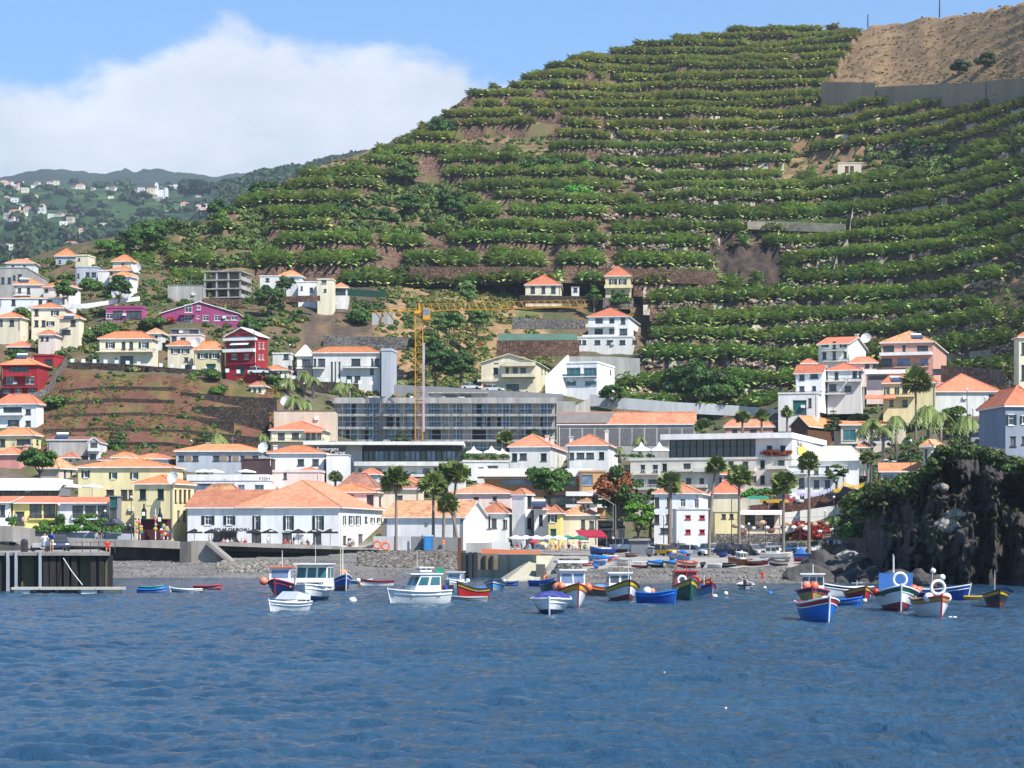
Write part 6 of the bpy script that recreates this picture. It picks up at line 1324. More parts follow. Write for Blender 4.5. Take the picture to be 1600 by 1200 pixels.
def hull(o, L, B, fb, cols, bow=.75, sharp=1.0, transom=.7, keel=.35, deck=PGY, deckdrop=.3, land=False, rub=True):
 """cols: (bottom paint, side, strake band, rail). sheer rises to the bow; sections flare"""
 ns = 17; S = [i/(ns-1) for i in range(ns)]
 def hb(s):                                       # half beam at the rail, s=0 stern, 1 stem
  a = transom+(1-transom)*min(1, s/.45)**.8 if s < .45 else (1-((s-.45)/.55)**(2.2*sharp))**.75 if s < 1 else 0
  return B/2*max(a, 0)
 def sh(s): return fb*(1+.12*(1-s)**2+bow*max(0, (s-.35)/.65)**2.0)
 def px_(s, v): return L*(s-.5)+(.06*L*v*s**4)       # raked stem
 rows = [0, .28, .45, .62, .80, 1.0]
 def pt(s, v, sg):
  z0 = -keel*(1-.5*s**3); z = z0+(sh(s)-z0)*v; f = (v**.42)*(.86+.14*v) if v > 0 else 0
  f = f*(1-.35*s**3*(1-v)); return (px_(s, v), sg*hb(s)*f, z)
 bands = [(0, 2, 'bottom_paint', 0), (2, 4, 'hull_side', 1), (4, 5, 'strake', 2)]
 for a, b, nm, ci in bands:
  m = MB()
  for i in range(ns-1):
   for j in range(a, b):
    for sg in (1, -1):
     q = [pt(S[i], rows[j], sg), pt(S[i+1], rows[j], sg), pt(S[i+1], rows[j+1], sg), pt(S[i], rows[j+1], sg)]
     m.poly(q if sg < 0 else q[::-1])
  for j in range(a, b): m.poly([pt(0, rows[j], 1), pt(0, rows[j], -1), pt(0, rows[j+1], -1), pt(0, rows[j+1], 1)])
  m.build(nm, cols[ci], o, smooth=True)
 m = MB()
 for sg in (1, -1):
  for i in range(ns-1):
   a, b = Vector(pt(S[i], 1, sg)), Vector(pt(S[i+1], 1, sg)); m.tube(a, b, .055, n=5, cap=False)
   if rub: a2, b2 = Vector(pt(S[i], .8, sg)), Vector(pt(S[i+1], .8, sg)); m.tube(a2*1.004, b2*1.004, .035, n=4, cap=False)
 m.tube(pt(1, 0, 1), Vector(pt(1, 1, 1))+Vector((.05, 0, .12)), .05, n=5); m.build('rail', cols[3], o)
 m = MB()
 for i in range(ns-1):
  A = [pt(S[i], 1, 1), pt(S[i], 1, -1), pt(S[i+1], 1, -1), pt(S[i+1], 1, 1)]; m.poly([(p[0]*.97, p[1]*.8, p[2]-deckdrop*(1-.6*S[i] if k_ < 2 else 1-.6*S[i+1])) for k_, p in enumerate(A)])
 for sg in (1, -1):
  for i in range(ns-1):
   a, b = pt(S[i], 1, sg), pt(S[i+1], 1, sg); m.poly([(a[0]*.985, a[1]*.95, a[2]), (b[0]*.985, b[1]*.95, b[2]), (b[0]*.97, b[1]*.79, b[2]-deckdrop*.8), (a[0]*.97, a[1]*.79, a[2]-deckdrop*.8)])
 m.build('deck', deck, o); 
 if not land: pass
 return dict(L=L, B=B, fb=fb, sh=sh, hb=hb, px=px_)
def boat(label, px, pyw, L, B, fb, yaw, cols, land=False, name='fishing_boat', cat='boat', group='boats moored in the harbour', **kw):
 """yaw 0: bow to the camera; positive swings the bow to the picture's right"""
 if land: D, z = spot(px, pyw); z += .28
 else: D, z = WD(pyw), 0
 o = thing(name, label, cat, (X_(px, D), D, z), radians(yaw)-pi/2, group); o['_'] = 0; del o['_']
 if land: o.scale = (.78,)*3; o.rotation_euler = (R(-.05, .05)+(.12 if R(0, 1) < .5 else -.12), 0, radians(yaw)-pi/2)
 fb *= .7 if land else .82; kw['bow'] = kw.get('bow', .75)*(.6 if land else .8)
 H = hull(o, L, B, fb, cols, **kw); H['o'] = o; return H
def cabin(H, s, l, w, h, m=PW, roofm=PW, nm='wheelhouse', win=GLASS, z=None, rake=.12, front=3):
 o = H['o']; x = H['L']*(s-.5); z0 = (H['sh'](s)-.25) if z is None else z; q = MB()
 A = [(x-l/2, -w/2, z0), (x+l/2, -w/2, z0), (x+l/2, w/2, z0), (x-l/2, w/2, z0)]; Bt = [(x-l/2, -w/2*.94, z0+h), (x+l/2-rake*h, -w/2*.94, z0+h), (x+l/2-rake*h, w/2*.94, z0+h), (x-l/2, w/2*.94, z0+h)]
 q.poly(Bt); [q.quad(A[i], A[(i+1) % 4], Bt[(i+1) % 4], Bt[i]) for i in range(4)]; c = q.build(nm, m, o)
 q = MB(); q.box(x-l/2-.15, x+l/2+.12, -w/2-.06, w/2+.06, z0+h+.005, z0+h+.085); q.build('cabin_roof', roofm, o)
 def lerp(a, b, t): return tuple(a[i]+(b[i]-a[i])*t for i in range(3))
 def pane(p, q_, off, n):
  for i in range(n):
   a = lerp(p[0], p[1], (i+.1)/n); b = lerp(p[0], p[1], (i+.9)/n); c_ = lerp(q_[0], q_[1], (i+.9)/n); d = lerp(q_[0], q_[1], (i+.1)/n); lo = [lerp(a, d, .48), lerp(b, c_, .48), lerp(b, c_, .88), lerp(a, d, .88)]
   MB_ = MB(); MB_.poly([(v[0]+off[0], v[1]+off[1], v[2]) for v in lo]); MB_.build('window', win, o)
 pane((A[1], A[2]), (Bt[1], Bt[2]), (.012, 0), front); pane((A[0], A[1]), (Bt[0], Bt[1]), (0, -.012), 2); pane((A[3], A[2]), (Bt[3], Bt[2]), (0, .012), 2)
def mast(H, s, h, r=.035, m=PW, cross=0):
 x = H['L']*(s-.5); z = H['sh'](s)-.2; q = MB(); q.tube((x, 0, z), (x, 0, z+h), r, r*.6, 6)
 if cross: q.tube((x, -cross, z+h*.8), (x, cross, z+h*.8), r*.6, n=4)
 q.build('mast', m, H['o'])
def ring(H, s, y, dz, r=.38, ax='x', m=None): MB().torus((H['L']*(s-.5), y, H['sh'](s)+dz), r, .085, ax).build('life_ring', m or PW, H['o'], smooth=True)
def ball(H, s, y, dz, r=.25, m=CORAL): MB().ball((H['L']*(s-.5), y, H['sh'](s)+dz), r, 10, 8).build('fender_ball', m, H['o'], smooth=True)
def cover(H, m=PCO, s0=.1, s1=.85, hgt=.45):
 q = MB(); n = 12; pr = None
 for i in range(n+1):
  s = s0+(s1-s0)*i/n; z = H['sh'](s); b = H['hb'](s)*1.01; hh = hgt*sin(pi*min(1, (i/n)*1.15)**.8)+.03; cur = [(H['L']*(s-.5), -b, z+.02), (H['L']*(s-.5), -b*.55, z+hh*.8), (H['L']*(s-.5), 0, z+hh), (H['L']*(s-.5), b*.55, z+hh*.8), (H['L']*(s-.5), b, z+.02)]
  if pr: [q.quad(pr[j], cur[j], cur[j+1], pr[j+1]) for j in range(4)]
  pr = cur
 q.build('cover', m, H['o'], smooth=True)
def outboard(H):
 x = -H['L']/2-.2; z = H['fb']; q = MB(); q.box(x-.18, x+.18, -.14, .14, z-.05, z+.42); q.box(x-.07, x+.07, -.06, .06, z-.9, z-.051); q.build('outboard_motor', PK, H['o'])
def benches(H, m=PBR, n=2):
 for i in range(n): s = .25+.3*i; b = H['hb'](s)*.93; x = H['L']*(s-.5); MB().box(x-.12, x+.12, -b, b, H['sh'](s)-.2, H['sh'](s)-.15).build('bench', m, H['o'])
def oddments(H, m=PK, n=4, s0=.15, s1=.5):
 rr = random.Random(int(H['o'].location.x*10)); 
 for i in range(n): s = rr.uniform(s0, s1); x = H['L']*(s-.5); y = rr.uniform(-.4, .4)*H['B']*.6; a = rr.uniform(.12, .3); q = MB(); q.box(x-a, x+a, y-a*.8, y+a*.8, H['sh'](s)-.25, H['sh'](s)-.25+rr.uniform(.25, .6)); q.build('crate' if i % 2 else 'net_box', [m, PO, PGY, PB][i % 4], H['o'])
def reg(H, txt, s=.82, size=.2, m=BTXT):
 for sg in (1, -1):
  b = H['hb'](s)*.93+.07; ang = math.atan2((H['hb'](s)-H['hb'](s+.08)), .08*H['L']); [MB().box(i*.16, i*.16+.09, -.006, .006, 0, size*(.55, .8, .6)[i % 3]).build('registration_mark', m, H['o'], loc=(H['L']*(s-.5)-.3, sg*(b-.02), H['sh'](s)*.66), rot=(0, 0, -ang*sg*-1)) for i in range(4)]
b = boat('dark blue fishing boat with white cabin frame and coral buoy, behind the white cruiser', 440, 929, 5.2, 2.0, .95, -5, (PNV, PNV, PNV, PR)); cabin(b, .5, 1.6, 1.7, 1.5, PW, PO, front=1, win=GLASSB); mast(b, .45, 2.8); ball(b, .75, -1.15, .1, .33); mast(b, .3, 1.9, m=PO); oddments(b); b
b = boat('white cabin cruiser with a tall rounded wheelhouse, bow to the viewer', 491, 938, 6.4, 2.35, 1.15, -5, (PNV, PW, PW, PW), name='cabin_cruiser', sharp=1.5, bow=.3); cabin(b, .48, 3.2, 2.25, 1.75, PW, PW, front=3, rake=.45, win=GLASST); cabin(b, .72, 1.4, 1.7, .5, PW, PW, nm='foredeck', front=1); mast(b, .42, 3.6, .02); ball(b, 1.0, 0, -.5, .2, PW); oddments(b, PW, 3, .72, .85)
b = boat('small white runabout with a swept windscreen, nearest boat on the left', 450, 955, 3.2, 1.55, .6, -32, (PW, PW, PW, PW), name='motor_boat', bow=.35, sharp=1.5); q = MB(); x = .3
q.quad((x, -.75, .7), (x, .75, .7), (x-.55, .6, 1.15), (x-.55, -.6, 1.15)); q.quad((x-1.4, -.8, .65), (x, -.75, .7), (x-.55, -.6, 1.15), (x-1.5, -.75, .9)); q.quad((x, .75, .7), (x-1.4, .8, .65), (x-1.5, .75, .9), (x-.55, .6, 1.15)); q.build('windscreen', mat('pale_acrylic', (.45, .5, .55), .15, spec=.8), b['o']); ball(b, .9, -.5, -.95, .24); ball(b, .8, -.75, -.95, .22)
b = boat('bright blue sailing boat with brown bottom and two bare masts', 534, 923, 5.0, 1.6, 1.1, 12, (PBR, PB, PB, PW), name='sailing_boat'); mast(b, .62, 5.3, .05, PW); mast(b, .35, 5.1, .05, YELL); ball(b, .3, .3, .5, .35); oddments(b, PK, 4); ball(b, .9, 1.1, -.4, .2, PW)
b = boat('small white boat with a dark red rail and yellow buoy by the rocks', 588, 915, 3.3, 1.3, .5, -60, (PW, PW, PDR, PDR)); ball(b, .98, 0, -.55, .15, PY_); benches(b)
b = boat('pale blue tender tied beside the small red railed boat', 565, 912, 2.2, 1.0, .35, 60, (PLB, PLB, PLB, PW), name='dinghy'); benches(b)
b = boat('white pilothouse motor boat lying side-on with a green flag', 656, 943, 4.1, 1.9, .95, -62, (PW, PW, PW, PW), name='cabin_cruiser', bow=.3, sharp=1.4); cabin(b, .47, 2.1, 1.6, 1.35, PW, PW, front=2, rake=.5, win=GLASST); cabin(b, .44, .8, .9, .25, PW, PW, nm='roof_box', z=b['fb']+1.3, front=1); outboard(b); mast(b, .55, 2.9, .02); oddments(b, PDR, 4, .02, .2); q = MB(); q.box(-1.6, -1.0, .3, .34, 1.9, 2.35); q.build('flag', GREENC, b['o'])
b = boat('small white cuddy boat with a windowed top right of the pilothouse boat', 712, 920, 4.0, 1.7, .65, -12, (PGY, PGY, PW, PW), name='motor_boat'); cabin(b, .5, 1.3, 1.3, 1.1, PW, PW, front=1, win=GLASSB); ball(b, .2, .8, .1, .2, PW)
b = boat('red boat with a yellow strake and black rail, bow to the left', 739, 935, 2.6, 1.1, .8, -48, (PR, PR, PY_, PK), bow=1.0); benches(b, PLB); cover(b, TARP, .05, .5, .15)
b = boat('grey white dinghy floating beneath the red and yellow boat', 731, 939, 2.6, 1.1, .3, -70, (PW, PW, PGY, PGY), name='dinghy'); benches(b)
b = boat('pale grey-blue open boat with dark stripes left of the slip', 774, 923, 4.2, 1.75, .7, -6, (PGY, PLB, PW, PNV)); benches(b); oddments(b); ball(b, .15, .6, .2, .15, PW)
b = boat('tiny blue dinghy right of the grey-blue boat', 797, 915, 1.6, .9, .3, 50, (PBB, PBB, PB, PB), name='dinghy')
b = boat('white speedboat with a navy cover, nearest in the middle', 861, 958, 5.0, 2.3, .95, -3, (PNV, PW, PW, PW), name='speedboat', sharp=1.9, bow=.2, transom=.85); cover(b, PCO, .05, .62, .4); q = MB()
for sg in (-1, 1): q.tube((1.2, .62*sg, .9), (2.4, .28*sg, 1.15), .02, n=4)
q.tube((2.4, -.28, 1.15), (2.4, .28, 1.15), .02, n=4); q.build('bow_rail', MET, b['o']); MB().box(1.0, 1.7, -.35, .35, .86, .98).build('hatch', PCO, b['o'])
b = boat('white fishing boat with a yellow band, white wheelhouse and coral buoys', 893, 949, 6.0, 1.95, 1.2, 6, (PW, PW, PY_, PR), bow=.7); cabin(b, .45, 1.9, 1.6, 1.5, PW, PW, front=2, win=GLASSB); MB().box(-1.4, .7, -.95, .95, 2.75, 2.9).build('awning_frame', PW, b['o']); ball(b, .62, -.95, .15, .33, CORAL); ball(b, .68, -.75, .2, .25, CORAL); ball(b, .6, .95, .15, .28, PO); mast(b, .6, 1.6); reg(b, 'C-163-L')
b = boat('blue dinghy with an orange ring by the concrete block', 846, 916, 2.6, 1.1, .55, 50, (PBB, PB, PBB, PB), name='dinghy'); ring(b, .7, 0, .15, .3, m=PO); ball(b, .05, 0, .1, .1, PW)
b = boat('dark green boat half hidden behind the speedboat', 860, 928, 3.4, 1.2, .8, 15, (PG, PG, PG, PK)); benches(b)
b = boat('black boat with a yellow and red stripe and pale blue cover', 929, 931, 3.0, 1.2, .75, -35, (PK, PK, PY_, PR)); cover(b, PLB, .1, .6, .2)
b = boat('large white boat with a black and yellow rail and cabin behind', 972, 939, 5.4, 2.3, 1.0, 7, (PDR, PW, PY_, PK), bow=1.0); cabin(b, .25, 1.4, 1.6, 1.25, PW, PW, front=2); mast(b, .97, 1.6, .03); mast(b, .2, 2.3, .03, PBR, .5); oddments(b, PPU, 5, .05, .3)
b = boat('deep blue open boat with its bow to the right', 1025, 943, 2.6, 1.25, .8, 60, (PB, PB, PBB, PBB), bow=.5); ball(b, .25, 0, .1, .3, PW); ball(b, .35, .2, .1, .22, CORAL); mast(b, .8, .9, .03, PTQ)
b = boat('dark green boat with a bright red wheelhouse and masts', 1071, 937, 5.4, 1.75, 1.1, 3, (PG, PG, PY_, PG), bow=.8); cabin(b, .42, 1.6, 1.6, 1.25, PR, PR, front=2); mast(b, .6, 2.4, .04, PR, .6); mast(b, .3, 2.9, .03, PBR, .4); ring(b, .7, .5, .3, .28, m=PR); ring(b, .72, -.4, .3, .28, m=PW); reg(b, 'Maria', .84, .18, PY_)
b = boat('white boat with a blue rail beside the dark green boat', 1102, 934, 4.0, 1.35, .8, 8, (PW, PLB, PB, PR), bow=.9); cover(b, PCO, .1, .55, .3); ball(b, .85, 1.2, -.6, .16, PW); mast(b, .4, 1.2)
b = boat('red and yellow boat tucked behind the white one with the blue rail', 1090, 926, 2.6, 1.2, .85, 40, (PR, PR, PY_, PR)); benches(b)
b = boat('small grey boat with an outboard motor off the pebble beach', 1165, 921, 3.0, 1.5, .5, 172, (PW, PGY, PNV, PW), name='motor_boat'); outboard(b); oddments(b, PGY, 2)
b = boat('bright blue fishing boat with red and white stripes, nearest on the right', 1278, 970, 4.9, 2.0, 1.05, 5, (PBB, PBB, PR, PW), bow=.6); benches(b); ball(b, .55, .3, .15, .22, PW); mast(b, 1.0, .3, .04); mast(b, .4, 1.1, .02, PTQ); oddments(b, PNV)
b = boat('dark boat with a yellow hull band and white cabin behind the blue one', 1270, 944, 5.6, 2.2, 1.0, -8, (PY_, POC, PNV, PR), bow=.5); cabin(b, .35, 1.6, 1.5, 1.3, PW, PW); ball(b, .7, -.4, .3, .3, CORAL); ball(b, .65, .1, .3, .3, PO); mast(b, .2, 1.9)
b = boat('white and purple boat between the rocks and the moored boats', 1322, 931, 4.4, 1.6, .75, -60, (PW, PW, PPU, PW)); benches(b)
b = boat('red boat with a yellow rail facing the viewer by the boulders', 1341, 938, 4.0, 1.9, .7, 4, (PR, PR, PY_, PBR), bow=.9); ball(b, 1.0, 0, -.95, .17, PW); mast(b, .4, 1.0, .03, PW, .4); benches(b)
b = boat('small plain blue dinghy right of the striped blue boat', 1315, 946, 2.4, 1.1, .42, 62, (PBB, PB, PB, PBB), name='dinghy'); benches(b)
b = boat('large white boat with a green rail, life ring and blue cloth', 1400, 953, 6.0, 2.7, 1.15, -4, (PDR, PW, PG, PW), bow=.75); ring(b, .9, 0, .5, .38, 'x'); q = MB(); q.box(-.2, -.1, -1.0, 1.0, 1.1, 2.2); q.build('windbreak', TARP, b['o']); ball(b, .55, 1.0, .2, .3, PO); ball(b, .6, 1.25, .15, .22, CORAL); ball(b, .7, -1.3, .0, .22, PR); mast(b, .2, 2.5); mast(b, .3, 2.4); reg(b, 'Estrela', .86)
b = boat('white boat with an ochre band, white life ring and flags', 1455, 963, 4.8, 2.0, 1.05, 2, (PW, PW, POC, PR), bow=.45); ring(b, .85, 0, .55, .36, 'x'); mast(b, .6, 1.7, .03, PK, .55); mast(b, .75, 1.5, .03, PR, .2); ball(b, .6, .5, 1.2, .17, PW); ball(b, .6, 0, 1.55, .15, PW); ball(b, .85, .45, 0, .28, PW); ball(b, .85, -.5, 0, .28, PW); ball(b, 1.0, .5, -1.25, .16, PW); ball(b, 1.0, .75, -1.25, .16, PW)
b = boat('blue boat partly hidden behind the ochre banded boat', 1466, 936, 4.6, 1.8, .8, 50, (PB, PB, PBB, PW)); oddments(b); mast(b, .4, 1.8)
b = boat('black boat with a yellow band and blue tarpaulin near the right edge', 1556, 948, 4.2, 1.7, .9, -6, (PDR, PK, PY_, PK), bow=.6); q = MB(); q.quad((-1.9, .0, .95), (1.0, .4, 1.35), (1.0, 1.0, 1.0), (-1.9, 1.0, .75)); q.quad((-1.9, .0, .93), (-1.9, 1.0, .73), (1.0, 1.0, .98), (1.0, .4, 1.33)); q.build('tarpaulin', TARP, b['o']); mast(b, .35, 1.7, .02); mast(b, .5, 2.2, .03, PK, .25); q = MB(); q.box(-.3, -.1, -.02, .0, 1.5, 2.0); q.build('flag', PR, b['o'])
b = boat('tiny yellow tender beside the black boat at the right', 1527, 938, 1.8, .9, .3, 70, (PY_, PBR, PY_, PY_), name='dinghy')
for lb, px, py, L_, yw, cc in (('low red rowing boat beside the pier', 324, 921, 2.3, 74, (PK, PR, PR, PR)), ('low navy rowing boat with a white stern beside the pier', 292, 926, 2.4, -72, (PNV, PNV, PNV, PW)), ('green rowing boat behind the blue one near the pontoon', 236, 922, 2.0, 76, (PG, PTQ, PG, PTQ)), ('bright blue rowing boat near the pontoon end', 237, 926.5, 2.3, 80, (PBB, PBB, PB, PBB))):
 b = boat(lb, px, py, L_, 1.0, .32, yw, cc, name='rowing_boat', group='rowing boats by the pier'); benches(b)
# boats hauled out on the slip
LG = 'boats hauled out on the slipway'
lb_ = [
 ('dark blue fishing boat with high bow hauled out by the red awning', 941, 868, 4.4, 1.9, 1.1, -60, (PK, PB, PBB, PB)), ('red and brown small boat behind the dark blue hauled-out boat', 969, 864, 2.8, 1.2, .6, 65, (PBR, PDR, PW, PW)),
 ('grey-blue boat standing on trestles beside the flat hut', 1016, 870, 3.6, 1.9, .9, 6, (PGY, PGY, PW, PBR)), ('flat brown boat hull lying alone on the slip', 987, 871, 2.0, .9, .3, 70, (PBR, PBR, PGY, PBR)),
 ('pale pink and grey small boat at the left of the slip row', 917, 886, 1.7, .9, .4, -50, (PR, PW, PGY, PR)), ('small round blue boat in front of the slip row', 931, 889, 1.5, .9, .4, -20, (PB, PBB, PB, PBB)),
 ('light blue covered boat, first of the slip row', 932, 877, 2.4, 1.2, .5, 55, (PLB, PLB, PBB, PLB)), ('orange red boat with a blue cover in the slip row', 945, 879, 2.6, 1.2, .5, 60, (PO, PR, PLB, PBB)), ('sky blue boat with dark trestle in the slip row', 938, 884, 2.3, 1.1, .5, 45, (PLB, PBB, PLB, PW)), ('dull red boat at the end of the blue slip boats', 954, 876, 2.2, 1, .5, -60, (PR, PO, PR, PW)),
 ('grey boat hull with black top in the middle of the slip', 973, 884, 2.8, 1.3, .6, -60, (PGY, PGY, PK, PGY)), ('pale green-white open boat with dark red bottom in the row', 998, 888, 3.0, 1.4, .6, -50, (PDR, PW, PTQ, PW)), ('small blue crate-like boat between two white hulls', 1012, 887, 1.3, .9, .4, 20, (PB, PB, PBB, PB)),
 ('white boat with a vivid blue cover in the row', 1026, 887, 3.0, 1.4, .65, -50, (PK, PW, PBB, PBB)), ('dark green and white boat right of the vivid blue cover', 1048, 887, 2.8, 1.3, .6, -50, (PW, PW, PG, PG)), ('orange topped white boat at the end of the row', 1072, 888, 3.4, 1.5, .75, -52, (PR, PW, PO, PO)),
 ('blue covered boat on the upper slip', 1064, 872, 2.2, 1.3, .8, -35, (PBR, PGY, PBB, PBB)), ('light blue small boat behind the orange topped one', 1068, 877, 2.0, 1.1, .5, 55, (PLB, PLB, PLB, PBB)), ('dark hull with a motor behind the blue covered boat', 1052, 875, 2.0, 1.2, .6, 20, (PGY, PGY, PW, PK)),
 ('blue and white striped boat by the big palm trunk', 1104, 867, 2.4, 1.2, .6, 60, (PW, PB, PLB, PLB)), ('navy tub boat lying on the slip', 1098, 888, 1.2, .8, .45, 10, (PNV, PNV, PB, PNV)), ('upturned white dinghy hull on the slip', 1116, 888, 1.9, 1.0, .22, 78, (PW, PW, PW, PW)), ('flat dark grey dinghy on the slip', 1139, 887, 2.0, 1.0, .28, 78, (PK, PGY, PK, PK)),
 ('small blue boat left of the brown wreck', 1130, 871, 1.6, .9, .5, 40, (PB, PB, PNV, PB)), ('black boat behind the brown hull by the parked cars', 1140, 866, 3.0, 1.4, .8, 70, (PK, PK, PBR, PK)),
 ('rusty brown fishing boat with a white wheelhouse on the slip', 1155, 884, 3.8, 1.7, .9, -55, (PBR, PBR, PBR, PBR)), ('dark red boat hull right of the rusty one', 1183, 884, 3.2, 1.5, .7, 68, (PDR, PDR, PBR, PW)), ('white boat with a yellow band and blue bottom on the slip', 1216, 885, 3.0, 1.5, .7, -60, (PNV, PW, PY_, PNV)),
 ('pale turquoise dinghy by the boulders', 1289, 876, 1.8, .8, .25, 70, (PLB, PLB, PTQ, PLB))]
for k, (lb, px, py, L_, B_, fb, yw, cc) in enumerate(lb_):
 b = boat(lb, px, py, L_, B_, fb, yw, cc, land=True, group=LG)
 if 'cover' in lb: cover(b, {0: PBB}.get(0), .08, .8, .28)
 elif L_ > 2: benches(b)
 if 'wheelhouse' in lb: cabin(b, .45, 1.1, 1.0, 1.1, PW, PW); mast(b, .7, 1.6, .03, PW)
 if 'trestles' in lb: cabin(b, .4, .9, 1.0, .8, PLB, PW)
 if 'motor' in lb: outboard(b)
b = boat('white motor cruiser with black wheelhouse windows hauled out on the slip', 1212, 876, 4.6, 2.2, 1.1, 68, (PGY, PW, PW, PW), land=True, name='cabin_cruiser', group=LG, bow=.35); cabin(b, .42, 1.9, 1.6, 1.2, PW, PGY, rake=.3); oddments(b, PK, 2, .05, .15)
b = boat('boat wrapped in a peaked blue tarpaulin by the stone wall', 1262, 878, 4.0, 1.9, .9, 70, (PR, PBB, PB, PNV), land=True, group=LG); cover(b, TARP, .02, .6, 1.0)

# ================================================================ mooring buoys
bu = [(551, 940, PW, .28, 'white mooring buoy right of the white cruiser'), (437, 950, CORAL, .22, 'coral buoy floating at the bow of the small runabout'), (1117, 933, PW, .2, 'white buoy beside the blue railed boat'), (1195, 919, PW, .15, 'white float near the small grey boat'), (1203, 928, PBB, .2, 'blue float on the open water off the beach'), (581, 914, PY_, .15, 'yellow float by the small red railed boat'), (1366, 931, PR, .26, 'round red buoy between the red and the large white boat'), (1134, 1107, PW, .03, 'tiny white scrap floating on the near water'), (1038, 1051, PW, .03, 'second tiny white scrap on the water, farther out')]
for px, py, m_, r, lb in bu: D = WD(py); tag(MB().ball((0, 0, 0), r, 12, 8, sq=(1, 1, .85)).build('mooring_buoy', m_, None, True, loc=(X_(px, D), D, r*.3)), lb, 'buoy')
# ================================================================ far houses on the valley slopes
def farD(px, py):
 best = None
 for D in np.arange(1300, 4600, 40.0):
  base = np.interp(D, [1250, 1500, 2000, 2600, 3100, 3400, 3700, 4600], [470, 432, 388, 345, 306, 294, 291, 265])
  un = (fbm(px/55, D/260, 4)-.5)*2
  y = base+(un*12*np.clip((3500-D)/500, 0, 1)*np.clip((D-1250)/500, .3, 1) if D < 3500 else 0)
  if y <= py: return D
 return 4300
def far_houses():
 spots = []
 rr = random.Random(8)
 for _ in range(26): spots.append((rr.uniform(0, 84), rr.uniform(287, 296)))
 for _ in range(16): spots.append((rr.uniform(2, 70), 331+rr.uniform(-9, 14)))
 for x, y in ((24, 297), (34, 301), (52, 312), (8, 312), (18, 318), (88, 339), (101, 345), (105, 349), (95, 354), (118, 359), (124, 365), (117, 372), (148, 371), (141, 378), (157, 357), (168, 356), (66, 390), (80, 392), (96, 387), (104, 388), (110, 387), (7, 394), (45, 371), (40, 362), (33, 364), (112, 296), (120, 296), (143, 299), (166, 298), (172, 299), (194, 301), (170, 313), (203, 303), (209, 302), (216, 301), (222, 302), (230, 303), (264, 296), (272, 295), (280, 300), (240, 310), (245, 317), (283, 327), (296, 328), (302, 329), (255, 331), (311, 334), (324, 333), (318, 326), (306, 311), (330, 315), (338, 313), (345, 316), (323, 296), (332, 294), (340, 293), (350, 293), (358, 296), (366, 292), (374, 290), (384, 293), (392, 291), (399, 294), (60, 350), (76, 342), (12, 345)): spots.append((x, y))
 cols = [WHITE, WHITE2, ROSE, CREAM, BEIGE]; base = []
 for k in range(10):
  w_, d_, h_ = rr.uniform(9, 17), rr.uniform(8, 12), rr.uniform(4, 8.5); o = thing('far_house', 'x', 'house'); q = MB(); q.box(0, w_, 0, d_, -4, h_); q.build('wall', cols[k % 5], o)
  (hip_roof(w_, d_, 2.4, .5, cap=False) if k % 3 else MB().box(-.3, w_+.3, -.3, d_+.3, 0, .6)).build('roof', [TILER if k % 4 < 3 else TILEB, FRW, TILE] if k % 3 else [WHITE2, FRW], o, loc=(0, 0, h_+.01))
  for i in range(2): link('window', win_mesh(1.6, 1.6, 'd'), o, (w_*(.2+.4*i), -.2, h_*.45))
  base.append(o)
 for k, (px, py) in enumerate(spots):
  D = farD(px, py); b = base[k % 10]; o = b if k < 10 else copy_tree(b); o.location = (X_(px, D), D-6, Z_(py, D)); s = rr.uniform(.5, .85); o.scale = (s, s, s); o.rotation_euler = (0, 0, rr.uniform(-.5, .5))
  o['label'] = 'pale tiny far house on the green valley slope'; o['group'] = 'tiny far houses on the valley slopes'
 D = 3050; t = thing('church', 'white far church with a bell tower on the valley ridge', 'church', (X_(242, D), D, Z_(303, D))); k = D/F
 q = MB(); q.box(0, 4*k, 0, 8, -4, 16*k); q.build('tower', WHITE, t); MB().box(.5*k, 3.5*k, .5, 6, 16*k+.01, 18*k).build('belfry', WHITE, t); q = MB(); q.box(4.01*k, 15*k, 2, 14, -4, 7*k); q.box(15.01*k, 19*k, 1, 12, -4, 10*k); q.build('nave', WHITE, t); gable_roof(11*k, 12, 4*k, 'y', .2).build('roof', [WHITE, WHITE, WHITE], t, loc=(4.01*k, 2, 7*k+.01)); link('window', win_mesh(1.8, 3, 'd'), t, (1*k, -.25, 9*k))
 P = []; S = []; T = []
 for k in range(260):
  px = R(-10, 400); py = R(288, 415); D = farD(px, py); P.append((X_(px, D), D, Z_(py, D))); S.append(R(4, 11)); g = R(.25, .7); T.append((g*.8, g, g*.8))
 for k in range(60): px = R(284, 330); D = 2950; P.append((X_(px, D), D+R(0, 20), Z_(R(290, 302), D))); S.append(R(6, 9)); T.append((.25, .32, .3))
 tag(link('valley_woods', clumps('valley_woods', P, S, T)), 'dark far tree clumps scattered over the valley slopes', 'woods', kind='stuff')
far_houses()

# ================================================================ terrace walls, fences, weeds
for k, pth in enumerate([[(92, 610, 617, 449), (160, 609, 617, 450), (178, 612, 619, 450), (275, 611, 620, 451)], [(282, 617, 624, 447), (360, 619, 627, 448), (432, 622, 629, 449)], [(78, 630, 636, 438), (180, 629, 634, 440), (272, 632, 639, 440)], [(300, 635, 643, 436), (420, 637, 644, 437)], [(76, 650, 657, 428), (220, 651, 657, 429), (365, 656, 662, 429)], [(68, 672, 679, 415), (190, 676, 684, 416), (300, 680, 688, 416), (410, 684, 692, 417)], [(150, 698, 710, 404), (260, 698, 712, 404), (330, 700, 712, 404)]]):
 pth = [(p[0], min(p[1], gpy(p[0], p[3])-6), gpy(p[0], p[3])+3, p[3]) for p in pth]
 loft('terrace_wall', pth, STONE_D, f'dark stone terrace wall across the red-brown dry field, {["top left","top right","second left","second right","third","fourth","lowest"][k]}', 'terrace wall', thick=.8)
